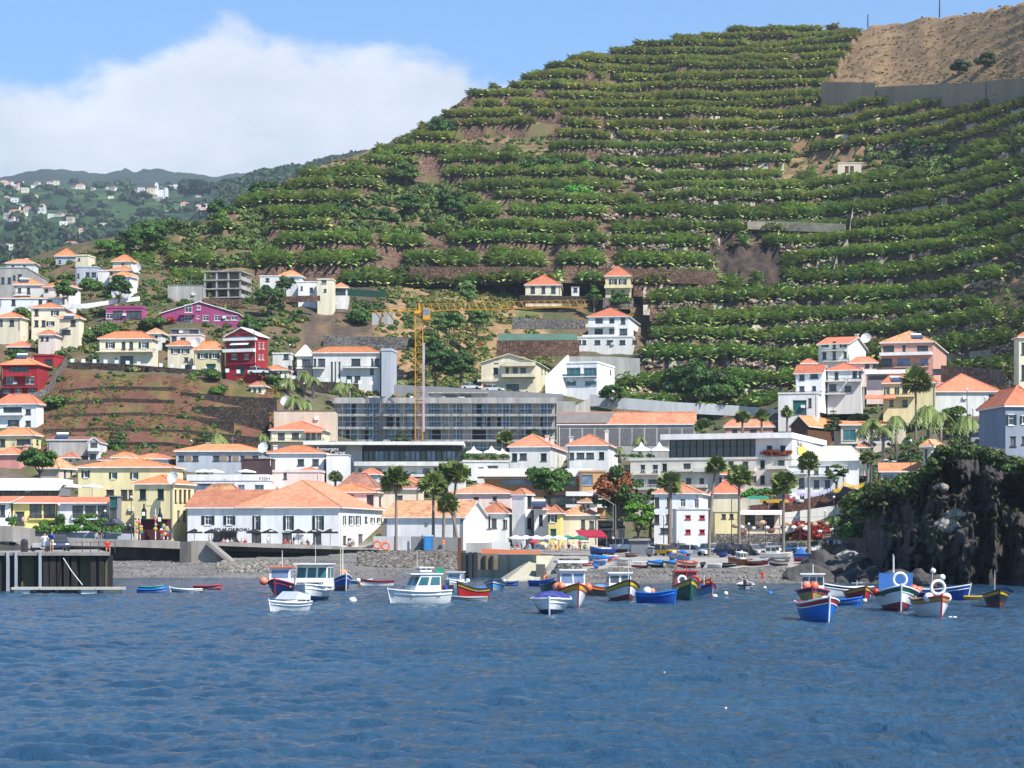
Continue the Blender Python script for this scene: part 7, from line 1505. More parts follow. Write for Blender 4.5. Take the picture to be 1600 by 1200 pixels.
loft('road_wall', [(106, 566, 590, 463.5), (180, 568, 594, 464), (300, 577, 603, 466), (400, 586, 612, 468), (470, 594, 616, 470), (560, 600, 622, 472)], STONE_D, 'long dark basalt wall under the white road posts', 'retaining wall', thick=.7)
k = 0
for px in np.arange(110, 590, 17.3):
 y = np.interp(px, [106, 180, 300, 400, 470, 560, 620], [566, 568, 577, 586, 594, 600, 603]); D = 464; q = MB(); q.box(0, .72, 0, .3, 0, .72); tag(q.build('road_block', WHITE, None, loc=(X_(px, D), D, Z_(y, D))), 'white square guard block on the dark road wall', 'guard block', 'white guard blocks along the road wall')
m = MB(); m.tube(P3(106, 563, 464.2), P3(470, 591, 468), .04, n=4); tag(m.build('guard_rail', MET), 'thin metal rail strung between the white guard blocks', 'rail')
loft('retaining_wall', [(50, 616, 640, 448), (74, 604, 640, 450), (104, 556, 600, 466)], STONE_G, 'grey sloping wall climbing beside the red house', 'retaining wall')
loft('retaining_wall', [(158, 501, 519, 511), (300, 503, 520, 510)], STONE_G, 'grey stone terrace wall below the magenta houses', 'retaining wall')
loft('retaining_wall', [(316, 466, 479, 530), (378, 468, 480, 530)], STONE_B, 'brown terrace wall under the unfinished concrete frame', 'retaining wall')
loft('garden_wall', [(30, 478, 482, 515), (88, 477, 481, 515), (136, 474, 482, 516), (180, 468, 474, 518), (218, 463, 470, 520)], WHITE2, 'white garden wall rising to the right of the twin-roofed house', 'garden wall')
loft('retaining_wall', [(400, 466, 472, 530), (470, 462, 472, 530), (500, 462, 470, 530)], STONE_B, 'brown wall with a rail under the white row houses', 'retaining wall')
loft('green_fence', [(543, 451, 462, 534), (602, 455, 465, 534)], GREENC if False else mat('dark_green_netting', (.015, .06, .04), .9), 'dark green netting fence right of the cream stair tower', 'fence', thick=.2)
loft('green_fence', [(778, 521, 532, 520), (902, 522, 532, 522)], mat('pale_green_netting', (.12, .22, .17), .9), 'pale green net fence on the wall left of the white house', 'fence', thick=.2)
loft('retaining_wall', [(776, 532, 556, 519), (905, 531, 556, 521)], STONE_B, 'brown stone wall below the pale green fence', 'retaining wall')
loft('retaining_wall', [(800, 497, 514, 538), (915, 500, 514, 538)], STONE_G, 'grey wall above the pale green fence', 'retaining wall')
loft('retaining_wall', [(640, 417, 440, 589), (760, 417, 440, 589), (866, 418, 440, 589)], STONE_B, 'long brown masonry wall above the dry grass slope', 'retaining wall', thick=1)
loft('retaining_wall', [(905, 419, 444, 589), (1010, 420, 442, 588), (1120, 423, 444, 585)], STONE_B, 'brown masonry wall behind the square yellow house', 'retaining wall', thick=1)
loft('retaining_wall', [(812, 461, 474, 574), (925, 463, 474, 574)], STONE_D, 'dark rock-faced wall under the small cream hillside house', 'retaining wall')
loft('retaining_wall', [(942, 465, 482, 574), (990, 466, 482, 574)], STONE_G, 'grey plinth wall under the square yellow house', 'retaining wall')
loft('concrete_wall', [(888, 557, 600, 514), (950, 557, 600, 514), (1000, 560, 590, 514)], GREYW, 'tall light grey concrete wall behind the modern white house', 'retaining wall')
loft('retaining_wall', [(505, 525, 545, 505), (640, 527, 546, 505)], STONE_G, 'long concrete ledge wall below the grey rock face', 'retaining wall', thick=2)
loft('road_fence', [(922, 616, 634, 484), (980, 622, 640, 482), (1050, 628, 645, 480), (1155, 634, 650, 478), (1215, 640, 655, 470)], mat('pale_sheet_fence', (.52, .53, .54), .7, streak=True), 'pale corrugated sheet fence along the road under the bananas', 'fence', thick=.2)
loft('stair_wall', [(852, 588, 618, 488), (886, 555, 618, 492), (889, 555, 618, 494)], WHITE2, 'white sloping stair wall between the cream and the modern house', 'stair wall', thick=.4)
loft('concrete_wall', [(868, 628, 690, 453), (898, 634, 685, 463), (922, 622, 660, 472)], CONB, 'bare concrete end wall stepping up beside the hotel site', 'retaining wall', thick=1)
loft('long_wall', [(x, t, b+6, hD(x, b)-14) for x, t, b in ((1284, 128, 168), (1368, 129, 167), (1369, 136, 166), (1450, 132, 162), (1540, 128, 158), (1541, 126, 157), (1640, 120, 150))], CONB if False else mat('brown_grey_block_wall', (.29, .23, .19), .9, scale=.1, streak=True, col2=(.2, .155, .13)), 'long grey-brown wall between the dry hill and the bananas', 'long wall', thick=2)
loft('retaining_wall', [(1460, 570, 596, 462), (1530, 575, 600, 455), (1572, 578, 604, 450)], STONE_G, 'tan stone wall behind the broad orange-red roof', 'retaining wall')
loft('street_wall', [(1115, 834, 852, 331), (1225, 834, 850, 331)], STONE_G, 'grey wall below the yellow shed by the car park', 'retaining wall')
loft('street_wall', [(1170, 790, 804, 350), (1235, 783, 800, 350), (1290, 774, 792, 350), (1320, 768, 786, 350)], stone_mat('red_brown_wall', (.10, .05, .04), (.18, .09, .075), (.07, .04, .03), 1.2), 'red-brown stone wall carrying the upper street', 'retaining wall')
def weeds(name, n, x0, x1, y0, y1, D0, D1, s0, s1, cols, lab, ok=None):
 P = []; S = []; T = []
 for _ in range(n):
  px = R(x0, x1); D = R(D0, D1); y = gpy(px, D)
  if not (y0 < y < y1): continue
  if ok and not ok(px, y): continue
  if fbm(px/30+2, D/12, 3) < .42: continue
  P.append((X_(px, D), D, gz(px, D)-.2)); S.append(R(s0, s1)); c = random.choice(cols); g = R(.6, 1.35); T.append(tuple(q*g for q in c))
 tag(link(name, clumps(name, P, S, T)), lab, 'weeds', kind='stuff')
weeds('dry_field_weeds', 4200, 66, 445, 585, 705, 398, 464, .15, .42, [(2.6, .7, .9), (2.2, .75, .9), (2.4, .9, 1.0), (1.8, 1.2, .7), (1.2, 1.2, .5)], 'red-brown dry weeds and green tufts over the terraced field')
weeds('slope_weeds', 3000, 630, 860, 455, 620, 470, 590, .3, 1.0, [(2.8, 1.5, 1.5), (3.2, 1.7, 1.6), (1.5, 1.2, 1.1), (1.0, 1.1, .6)], 'dry grass and grey-green bushes over the slope behind the crane')
weeds('hill_weeds', 4000, -50, 640, 395, 620, 464, 640, .3, 1.1, [(.8, 1, .6), (1.1, 1.1, .7), (2.2, 1.3, 1.1), (.7, .8, .5)], 'scrub between the upper left houses')
weeds('town_plants', 1800, 60, 1300, 560, 850, 346, 478, .3, .9, [(.8, 1, .6), (1.1, 1.2, .6), (.6, .8, .5)], 'garden greenery between the town houses')
weeds('right_plants', 1800, 1300, 1640, 560, 800, 300, 480, .3, 1.1, [(.8, 1, .6), (1.0, 1.1, .7), (.6, .8, .5), (1.8, 1.2, 1)], 'garden greenery under the right hand houses')
def plant_line(name, x0, x1, y, D, n, s, tint, lab, dy=3):
 P = [(X_(R(x0, x1), D), D+R(0, 1), Z_(y+R(-dy, dy), D)) for _ in range(n)]; tag(link(name, clumps(name, P, [s*R(.7, 1.2) for _ in P], [tuple(q*R(.6, 1.3) for q in tint) for _ in P])), lab, 'hedge')
plant_line('hedge', 50, 196, 830, 299, 60, .5, (.9, 1.3, .5), 'low green hedge spilling over the planter wall')
for k, (px, s) in enumerate(((72, 1.1), (95, 1.3), (120, 1.0), (138, 1.4), (155, 1.0), (20, 1.1))): bush(f'{["dark","tall","airy","bright","low","ragged"][k]} green shrub in front of the restaurant arcades', px, 828, 303, s, s*2.2, tint=(.9, 1.2, .5), n=10, zb=Z_(830, 303), group='shrubs before the arcades')
plant_line('hedge', 1160, 1232, 775, 352, 40, .7, (.9, 1.5, .5), 'bright green creeper over the upper street terrace', 5)
plant_line('hedge', 963, 1022, 714, 392, 34, .4, (.9, 1.2, .6), 'planted ledge of the hotel roof terrace', 1.5)
plant_line('hedge', 722, 795, 716, 401, 40, .5, (.9, 1.1, .6), 'green planting on the tent terrace', 3)
bush('crimson bougainvillea above the parked cars', 1268, 842, 330, 2.4, 3.2, tint=(4.2, .25, .6), n=50, zb=Z_(850, 330)); bush('small crimson bougainvillea right of the large one', 1291, 832, 330, .9, 1.3, tint=(6.0, .25, .8), zb=Z_(836, 330)); bush('crimson bougainvillea beside the magenta house', 268, 503, 509, 1.3, 1.8, tint=(5, .25, .8), zb=Z_(506, 509)); bush('orange-red bush on the dry slope', 752, 541, 500, 1.0, 1.2, tint=(6, .9, .4), n=5, zb=Z_(543, 500))

# ================================================================ trees
T_ = clump_tree
T_('round dark green tree beside the pink house', 62, 748, 372, 4.2, 3.1, tint=(.75, 1, .6), n=34, trunk=.2)
T_('broad dark green tree behind the white canopy building', 858, 792, 362, 6.0, 3.3, tint=(.7, 1, .6), n=40, trunk=.3)
T_('flame tree with red blossom and dark leaves', 962, 852, 348, 11.3, 3.7, tint=(.6, .8, .5), n=54, trunk=.38, red=.34)
T_('small bright yellow-green tree left of the white guesthouse', 997, 852, 336, 6.2, 2.2, tint=(1.3, 1.7, .6), n=30, trunk=.3)
T_('dark tree between the flame tree and the guesthouse', 1016, 840, 350, 7.0, 2.4, tint=(.7, .9, .6), n=30)
T_('young dark tree in front of the street bend house', 1307, 784, 352, 6.0, 1.6, tint=(.7, .9, .5), n=20, trunk=.5)
T_('tall dark broad tree at the foot of the banana field', 1083, 648, 486, 9.5, 6.0, tint=(.6, .85, .5), n=50, trunk=.3)
T_('olive broad tree right of the tall dark one at the banana field', 1128, 652, 482, 8.0, 5.2, tint=(.65, .8, .45), n=44, trunk=.25)
T_('round tree by the pale fence below the bananas', 957, 642, 480, 5.2, 2.6, tint=(.8, 1.1, .5), n=26)
for k, a in enumerate([(225, 396, 622, 9, 7.5, (.6, .85, .5), 'big dark round tree on the left shoulder of the hill'), (250, 384, 650, 8, 6, (.7, .85, .5), 'second dark tree on the left shoulder'), (200, 398, 610, 7, 5, (.6, .8, .5), 'lower dark tree at the left end of the hill'), (278, 378, 660, 7, 5, (.9, .8, .8), 'greyish leafless tree beside the dark shoulder trees'), (165, 410, 606, 7, 4, (1, 1.4, .6), 'bright green tree right of the double orange roof'), (182, 408, 610, 6, 4, (.9, 1.2, .6), 'mid green tree left of the hill shoulder'), (412, 308, 690, 6, 5, (.6, .8, .5), 'dark tree on the hill skyline'), (345, 335, 670, 6, 5, (.6, .85, .5), 'dark rounded tree low on the skyline'), (640, 335, 650, 7.5, 5, (.9, 1.0, .6), 'olive round tree on the middle terraces'), (708, 340, 650, 9, 6, (.6, .75, .5), 'big dark bush-like tree on the middle terraces'), (540, 345, 650, 6, 5, (.6, .75, .5), 'dark tree at the left of the middle terraces'), (600, 350, 648, 6, 4, (.7, .9, .5), 'dark green tree between two terrace walls'), (635, 290, 720, 9, 5, (1.2, 1.2, 1.0), 'pale feathery tree on the upper left terraces'), (690, 215, 800, 9, 6, (.6, .9, .6), 'dark tree near the skyline above the terraces'), (860, 280, 730, 8, 6, (.8, 1.1, .7), 'leafy tree beside the bright green vine plots'), (822, 275, 735, 7, 5, (.8, 1.0, .7), 'leafy tree left of the vine plots'), (1425, 245, 690, 7, 5, (.6, .9, .5), 'round dark tree beside the stone huts on the upper right'), (1540, 106, 840, 6, 5, (.7, .7, .6), 'dark bush on the dry hill top'), (1500, 112, 845, 5, 4.5, (.7, .7, .6), 'second dark bush on the dry hill top'), (650, 455, 596, 8, 5.5, (.9, .75, .6), 'brownish round tree above the dry slope'), (785, 462, 590, 7, 4.5, (.6, .7, .4), 'dark bush left of the small cream hillside house'), (806, 458, 592, 5, 2.6, (1, 1.3, .6), 'bright green bush left of the small cream hillside house'), (928, 482, 572, 6, 2.6, (1, 1.3, .5), 'green tree at the tip of the crane jib'), (968, 486, 570, 5, 4, (.8, 1, .5), 'dark green bush above the tall white house'), (446, 458, 534, 4, 2.8, (.6, .75, .45), 'dark rounded bush in front of the white row houses'), (420, 490, 524, 7, 4.5, (.7, .8, .5), 'dark tree below the white row houses'), (100, 470, 520, 5, 3.5, (.8, 1.1, .5), 'green tree right of the twin-roofed white house'), (142, 468, 520, 5.5, 3.5, (.9, 1.2, .5), 'orange-leaf garden tree near the white garden wall'), (186, 470, 518, 6, 4, (.6, .8, .5), 'dark tree below the twin small white houses'), (680, 600, 484, 9, 6, (.55, .75, .45), 'large dark tree mass behind the crane'), (720, 604, 483, 8, 5, (.6, .8, .45), 'dark tree right of the crane'), (665, 560, 500, 7, 5, (.7, .85, .5), 'olive tree up the slope behind the crane'), (730, 480, 560, 7, 3.5, (1.5, 1.6, 1.5), 'pale silvery bush high on the dry slope'), (700, 530, 520, 7, 5, (1.3, 1.4, 1.2), 'pale grey-green bush on the dry slope'), (745, 520, 530, 6, 4, (1.2, 1.3, 1.0), 'grey-green bush right on the dry slope')]):
 px, py, D, h, r, ti, lb = a
 if py < 400 and px > 300:
  D = float(hillD(px, 100))
  for _ in range(8): D = float(hillD(px, min(silz(px)-3, Z_(py, D))))
  py = PY(min(silz(px)-3, Z_(py, D))-1, D)
 T_(lb, px, py, D, h*.85, r*.75, tint=ti, n=26, trunk=.12, name='tree' if 'bush' not in lb else 'bush', cat='tree' if 'bush' not in lb else 'bush')
for k, (px, py, w_, h_) in enumerate([(921, 232, 44, 22), (914, 262, 44, 22), (905, 300, 44, 30)]):
 D = hD(px, py)-13; bush(['topmost','middle','lowest'][k]+' bright green vine plot on the terraces', px, py, D, w_*D/F/2, h_*D/F*.8, tint=(.9, 1.7, .4), n=40, zb=Z_(py+h_*.5, D), name='vine_plot', cat='vine plot')
for k, (px, py, D) in enumerate([(40, 470, 516), (125, 498, 498), (170, 520, 500), (30, 548, 480), (390, 505, 510), (455, 540, 492), (600, 560, 498), (330, 590, 462), (340, 612, 452), (85, 640, 436), (430, 600, 468), (235, 505, 506), (310, 425, 548), (560, 470, 530), (585, 462, 536), (1235, 665, 440), (1345, 640, 438), (1400, 650, 430), (1490, 660, 424), (1330, 760, 345), (1345, 735, 360)]):
 bush(f'{["dark","mid-green","olive","bright green","grey-green","tangled","low"][k % 7]} shrub {["by the twin-roofed house","under the cream annexe","below the left stone wall","above the red house","under the magenta house","beside the dark red house","below the rock face","under the guard blocks","in the dry field upper right","at the dry field left edge","by the road palms","between the magenta houses","behind the concrete wall","below the netting fence","right of the netting fence","left of the garage","below the yellow villa","under the salmon house","below the broad roof","left of the cliff house","near the pavilion"][k]}', px, py, D, R(2.2, 3.6), R(2.5, 4.5), tint=random.choice([(.7, .9, .5), (1, 1.2, .5), (.8, 1, .6)]), n=16, zb=gz(px, D)-.3)
# hillside bushes on the terraces, each on its own
for k in range(46):
 px = R(420, 1600); z = R(75, 190)
 if z > silz(px)-6 or region(px, PY(z, hillD(px, z))) == 'd': continue
 D = float(hillD(px, z)); nm = 'lower' if z < 110 else 'middle' if z < 150 else 'upper'; sd = 'left' if px < 800 else 'central' if px < 1200 else 'right'
 bush(f'{random.choice(["dark","olive","ragged"])} bush among the {nm} {sd} terraces', px, 0, D+1, R(1.5, 3.2), R(2, 4), tint=random.choice([(.7, .9, .5), (.9, 1, .6), (1.3, 1.1, .8)]), n=10, zb=z-.5, group=f'bushes on the {nm} {sd} terraces')
# ---------------------------------------------------------------- palms
for k, a in enumerate([(619, 750, 866, 318, 2.3, 0, 'tall fan palm with brown hanging fronds in front of the storehouse'), (677, 756, 864, 322, 2.1, 2, 'fan palm left of the close palm group'), (693, 742, 862, 326, 2.1, 0, 'tallest fan palm of the close group'), (710, 740, 863, 324, 2.0, 2, 'fan palm right in the close group'), (715, 788, 863, 320, 1.7, 1, 'shorter fan palm leaning by the storehouse corner'), (1047, 756, 866, 316, 1.9, 0, 'dark headed thick-trunked fan palm before the guesthouse'), (1108, 728, 868, 300, 1.5, 2, 'tall slender fan palm at the corner of the car park'), (1155, 744, 866, 314, 1.9, 3, 'fan palm with a pale dead skirt behind the parked cars'), (1224, 756, 864, 316, 2.0, 0, 'fan palm in front of the hotel side wall'), (1264, 722, 862, 310, 1.6, 1, 'tall fan palm at the right of the car park'), (1356, 716, 752, 345, 1.3, 2, 'small light green fan palm beside the pavilion'), (788, 684, 712, 418, 1.6, 2, 'small palm beside the tent terrace'), (524, 745, 770, 372, 1.2, 2, 'little palm between roofs left of the brown roof'), (1096, 665, 690, 425, 1.5, 2, 'small palm above the hotel roof, left of three'), (1160, 652, 680, 428, 1.5, 2, 'small palm above the hotel roof, middle of three'), (1190, 650, 680, 426, 1.5, 0, 'small palm above the hotel roof, right of three'), (1230, 645, 672, 424, 1.3, 3, 'small palm left of the brown gabled house'), (1431, 596, 700, 418, 3.0, 1, 'very tall fan palm in front of the yellow villa'), (1585, 574, 606, 440, 2.4, 3, 'dry headed palm by the bell tower')]):
 px, yt, yb, D, r, v, lb = a; palm(lb, px, yt, yb, D, r, v, lean=(0, 0, .3, .2, -1.2, 0, .9)[k] if k < 7 else 0, rt=.3 if k == 5 else .2)
for k, a in enumerate([(450, 594, 625, 462, 3.2, 'pale feather palm left of the road group'), (475, 583, 625, 464, 3.0, 'taller feather palm in the road group'), (489, 592, 622, 463, 3.0, 'feather palm right of the taller one by the road'), (532, 600, 624, 462, 2.8, 'small feather palm by the modern white house'), (546, 603, 624, 461, 3.0, 'feather palm at the road corner'), (460, 622, 645, 440, 4.0, 'dense date palm below the road wall'), (478, 628, 645, 441, 3.6, 'dense date palm beside the beige yard wall'), (339, 682, 696, 402, 3.6, 'squat date palm at the foot of the dry field'), (410, 680, 698, 412, 2.2, 'small palm left of the cream villa'), (1362, 660, 735, 392, 4.2, 'dark feather palm beside the beige low house'), (1380, 672, 736, 388, 3.6, 'second dark feather palm by the beige low house'), (1450, 640, 700, 400, 5.0, 'large dark date palm under the yellow villa'), (1470, 650, 705, 398, 4.5, 'date palm right of the very tall fan palm'), (1510, 655, 700, 396, 4.4, 'date palm before the broad orange-red roof'), (1400, 655, 710, 396, 4.0, 'date palm left of the very tall fan palm'), (1000, 685, 700, 410, 2.2, 'small feather palm behind the hotel tents'), (968, 700, 714, 396, 1.6, 'small round palm left of the hotel tents')]):
 px, yt, yb, D, r, lb = a; date_palm(lb, px, yt, yb, D, r, k)
for a in ((182, 656, 702, 402, 1.7, 'slender araucaria at the foot of the dry field'), (319, 662, 698, 402, 1.6, 'araucaria beside the squat date palm'), (626, 668, 690, 440, 1.6, 'dark conifer in front of the unfinished hotel, left'), (836, 664, 688, 438, 1.4, 'layered conifer in front of the unfinished hotel, right'), (1302, 636, 675, 420, 1.7, 'layered conifer above the hotel end wall'), (660, 834, 862, 318, .6, 'little dark cypress by the storehouse door'), (700, 707, 735, 384, .5, 'thin cypress beside the row house')): conifer(a[5], *a[:5])

# ================================================================ tents, parasols
def parasol(label, px, pytop, pyb, r, m, group, D=None, kind=0, name='parasol'):
 if D is None: D, z0 = spot(px, pyb)
 else: z0 = Z_(pyb, D)
 h = Z_(pytop, D)-z0; o = thing(name, label, 'parasol' if kind == 0 else 'tent', (X_(px, D), D, z0), R(0, 1.5) if kind == 0 else .1, group); MB().tube((0, 0, 0), (0, 0, h), .04, n=6).build('pole', MET, o); q = MB(); n = 8 if kind == 0 else 4; a0 = pi/4 if kind else 0; z1 = h*(.80 if kind == 0 else .5)
 pr = [(r*cos(a0+2*pi*i/n), r*sin(a0+2*pi*i/n), z1) for i in range(n)]
 if kind == 0:
  for i in range(n): q.poly([pr[i], pr[(i+1) % n], (0, 0, h)]); q.quad(pr[i], pr[(i+1) % n], (pr[(i+1) % n][0], pr[(i+1) % n][1], z1-.18), (pr[i][0], pr[i][1], z1-.18))
 else:
  mid = [(p[0]*.32, p[1]*.32, z1+(h-z1)*.34) for p in pr]
  for i in range(n): q.quad(pr[i], pr[(i+1) % n], mid[(i+1) % n], mid[i]); q.poly([mid[i], mid[(i+1) % n], (0, 0, h)]); q.quad(pr[i], pr[(i+1) % n], (pr[(i+1) % n][0], pr[(i+1) % n][1], z1-.25), (pr[i][0], pr[i][1], z1-.25)); MB().tube((pr[i][0]*.96, pr[i][1]*.96, 0), (pr[i][0]*.96, pr[i][1]*.96, z1), .04, n=5).build('leg', MET, o)
 q.build('canopy', m, o); return o
OD = ['first', 'second', 'third', 'fourth', 'fifth', 'sixth', 'seventh', 'eighth', 'ninth', 'tenth']
for k, px in enumerate((304, 331, 397, 422, 466, 492, 516)):
 o = parasol(f'black parasol with a white emblem on the bar terrace, {OD[k]} from the left', px, 826, 853, 1.15, BLACKC, 'black parasols of the bar', D=322-k*.4)
 MB().box(-.28, .28, -1.02, -1.0, 2.02, 2.16).build('emblem', WTXT, o)
for k, (px, m_, n_) in enumerate(((806, CANV, 'white'), (822, CANV, 'white'), (838, CANV, 'white'), (856, CANV, 'white'), (873, CANV, 'white'), (887, GREENC, 'green'), (905, GREENC, 'green'))): parasol(f'{n_} cafe parasol on the square, {OD[k if k < 5 else k-5]} of the {n_} ones from the left', px, 836, 859, 1.2, m_, f'{n_} cafe parasols', D=318+(k % 2)*3)
parasol('small red parasol among the cafe tables', 834, 843, 860, .8, paint('parasol_red', (.6, .04, .05)), None, D=312); parasol('small yellow and white parasol among the cafe tables', 848, 846, 862, .8, paint('parasol_yellow', (.75, .6, .25)), None, D=310)
for k, px in enumerate((116, 144)): parasol(f'wide white parasol on the roof terrace, {["left","right"][k]} one of the pair', px, 756, 776, 1.5, CANV, 'white parasols on the arcade terrace', D=328)
for k, (px, D) in enumerate(((334, 372), (318, 374), (384, 371))): parasol(f'white parasol on the fish terrace, {OD[k] if k < 2 else "rightmost"} of three', px, 733, 752, 1.7, CANV, 'white parasols on the fish terrace', D=D)
for k, (px, yt, D, r) in enumerate(((740, 697, 404, 2.0), (768, 696, 405, 2.0), (785, 700, 403, 1.6), (1002, 690, 394, 2.2), (1030, 690, 393, 2.2), (1056, 694, 392, 1.6))): parasol(f'white peaked tent on the {"middle" if k < 3 else "hotel roof"} terrace, {OD[k % 3]} from the left', px, yt, 716, r, CANV, 'white peaked tents', D=D, kind=1, name='tent')
parasol('white parasol on the hillside behind the grey hangar', 905, 644, 656, 1.3, CANV, None, D=462); parasol('white round parasol by the netted hangar gable', 910, 646, 658, 1.0, CANV, None, D=460)
t = thing('awning', 'dark red awning over the cafe front', 'awning', (X_(905, 338), 338, 0)); q = MB(); w_ = X_(948, 338)-X_(905, 338); q.quad((0, -2.4, Z_(838, 336)), (w_, -2.4, Z_(838, 336)), (w_-.8, 0, Z_(828, 338)), (-.6, 0, Z_(828, 338))); q.quad((0, -2.4, Z_(840.5, 336)), (w_, -2.4, Z_(840.5, 336)), (w_, -2.4, Z_(838, 336)), (0, -2.4, Z_(838, 336))); q.build('canopy', REDC, t); [MB().tube((x, -2.35, Z_(858, 336)), (x, -2.35, Z_(838.2, 336)), .04, n=5).build('pole', MET, t) for x in (.1, w_-.1)]
t = thing('awning', 'green canvas awning at the upper street terrace', 'awning', (X_(1168, 346), 346, 0)); q = MB(); w_ = X_(1200, 346)-X_(1168, 346); q.quad((0, -2, Z_(780, 344)), (w_, -2, Z_(780, 344)), (w_, 0, Z_(775, 346)), (0, 0, Z_(775, 346))); q.build('canopy', GREENC, t); [MB().tube((x, -1.9, Z_(796, 344)), (x, -1.9, Z_(780.2, 344)), .04, n=5).build('pole', MET, t) for x in (.1, w_-.1)]
for px, py, D, lb in ((1353, 528, 450, 'white satellite dish on the pale green-white house'), (214, 419, 545, 'white satellite dish beside the twin small orange roofs'), (306, 535, 464, 'big white satellite dish between the two orange pyramids'), (270, 746, 338, 'satellite dish on the yellow inn wing'), (411, 699, 384, 'white dish on the row house roof'), (446, 626, 440, 'white dish by the road palms')):
 q = MB(); n = 12; r = 1.05*(D/450)**.5
 for i in range(n): a, b = 2*pi*i/n, 2*pi*(i+1)/n; q.poly([(0, .25, 0), (r*cos(a)*.6, .12, r*sin(a)*.6), (r*cos(b)*.6, .12, r*sin(b)*.6)]); q.quad((r*cos(a)*.6, .12, r*sin(a)*.6), (r*cos(a), -.05, r*sin(a)), (r*cos(b), -.05, r*sin(b)), (r*cos(b)*.6, .12, r*sin(b)*.6))
 t = thing('satellite_dish', lb, 'satellite dish', (X_(px, D), D, Z_(py, D))); c = q.build('reflector', WHITE, t); c.rotation_euler = (-.35, 0, -.4); MB().tube((0, .3, 0), (0, .4, -1.8), .06, n=5).build('stand', MET, t)

# ================================================================ cars
def car_base(L=4.1, W=1.7, Hh=1.45, van=0):
 o = thing('parked_car', 'x', 'car'); q = MB(); h1 = Hh*.56; x = L/2
 prof = [(-x, .32), (-x+.02, h1*.85), (-x+.12, h1), (x-1.15, h1*1.02), (x-.1, h1*.82), (x, .5), (x, .3)]
 if van: prof = [(-x, .32), (-x, h1), (x-.5, h1), (x-.05, h1*.8), (x, .3)]
 n = len(prof)
 for i in range(n): a, b = prof[i], prof[(i+1) % n]; q.quad((a[0], -W/2, a[1]), (b[0], -W/2, b[1]), (b[0], W/2, b[1]), (a[0], W/2, a[1]))
 q.poly([(p[0], -W/2, p[1]) for p in prof][::-1]); q.poly([(p[0], W/2, p[1]) for p in prof]); q.build('body', PW, o)
 c0 = [(-x+.15, h1), (-x+.45, Hh-.03), (x-2.0, Hh), (x-1.2, h1*1.01)] if not van else [(-x+.02, h1), (-x+.08, Hh), (x-1.0, Hh), (x-.5, h1)]
 q = MB(); wi = W/2*.82; 
 for i in range(3): a, b = c0[i], c0[i+1]; ya, yb = (W/2*.95 if i == 0 else wi), (wi if i < 2 else W/2*.95); q.quad((a[0], -ya, a[1]), (b[0], -yb, b[1]), (b[0], yb, b[1]), (a[0], ya, a[1]), 0)
 for sg in (1, -1): q.poly([(c0[0][0], sg*W/2*.95, c0[0][1]), (c0[3][0], sg*W/2*.95, c0[3][1]), (c0[2][0], sg*wi, c0[2][1]), (c0[1][0], sg*wi, c0[1][1])])
 q.build('window', GLASS, o); q = MB(); q.box(c0[1][0], c0[2][0], -wi-.01, wi+.01, Hh+.002, Hh+.05)
 for sg in (1, -1): q.box(-.25, -.15, sg*(W/2*.9)-.05, sg*(W/2*.9)+.05, h1, Hh)
 q.build('roof', PW, o)
 for a in (-x+.75, x-.8):
  for sg in (1, -1): MB().tube((a, sg*(W/2-.18), .31), (a, sg*(W/2+.02), .31), .31, n=12).build('wheel', PK, o)
 for sg in (1, -1): q = MB(); q.box(x-.06, x+.02, sg*W*.34-.16, sg*W*.34+.16, .55, .68); q.build('headlight', WTXT, o); q = MB(); q.box(-x-.02, -x+.06, sg*W*.38-.1, sg*W*.38+.1, .6, .8); q.build('tail_light', PR, o)
 return o
CB = car_base(); CV = car_base(4.6, 1.8, 1.9, 1); CARM = {}
def car(label, px, py, yaw, col, D=None, v=0, used=[0, 0], s=1):
 if D is None: D, z = spot(px, py, 285, 344)
 else: z = Z_(py, D)
 b = (CB, CV)[v]; o = b if not used[v] else copy_tree(b)
 used[v] = 1; o.location = (X_(px, D), D, z+.02); o.rotation_euler = (0, 0, radians(yaw)-pi/2); o['label'] = label; o['group'] = 'cars parked by the harbour'; o.scale = (s, s, s)
 for ch in o.children:
  if ch.name.startswith(('body', 'roof')):
   k = (ch.data.name, col.name)
   if k not in CARM: me = ch.data.copy(); me.materials.clear(); me.materials.append(col); CARM[k] = me
 for ch in o.children:
  if ch.name.startswith(('body', 'roof')): pend.append((ch, CARM[(ch.data.name, col.name)]))
pend = []
SLV = paint('silver', (.45, .46, .47), .3); DKB = paint('dark_blue_car', (.02, .03, .07), .25)
cars = [(1033, 867, 30, PW, 'white hatchback half behind the light post, left end of the car park'), (1041, 869, 40, PY_, 'small yellow car at the left end of the car park'), (1052, 866, -35, PK, 'black car left of the white hatchback'), (1064, 867, 20, DKB, 'dark blue car behind the white hatchback'), (1084, 869, 60, PW, 'white hatchback seen from the side in the car park'), (1098, 864, 40, SLV, 'silver car between the white cars'), (1112, 866, 30, PW, 'white car left of the slender palm'), (1124, 863, 30, SLV, 'silver car behind the slender palm'), (1140, 868, 60, DKB, 'dark blue estate car right of the slender palm'), (1153, 864, 30, PK, 'black car with pale roof behind the dark estate'), (1163, 868, 64, PK, 'black car facing right in the second group'), (1178, 868, 30, SLV, 'dark silver car by the tall post'), (1190, 867, -20, SLV, 'silver car in front of the palms'), (1200, 864, 30, PW, 'white car behind the hauled-out cruiser'), (1215, 863, 20, DKB, 'dark car behind the hauled-out cruiser'), (1236, 864, 40, PLB, 'blue-grey car right of the cruiser'), (1252, 864, 62, PW, 'white saloon left of the right tall palm'), (1283, 862, 74, PW, 'white pickup right of the tall palm'), (1312, 860, 70, PW, 'white estate among the walkers'), (1333, 858, 76, PW, 'white car nearest the cliff')]
for px, py, yw, c, lb in cars: car(lb, px, py, yw, c)
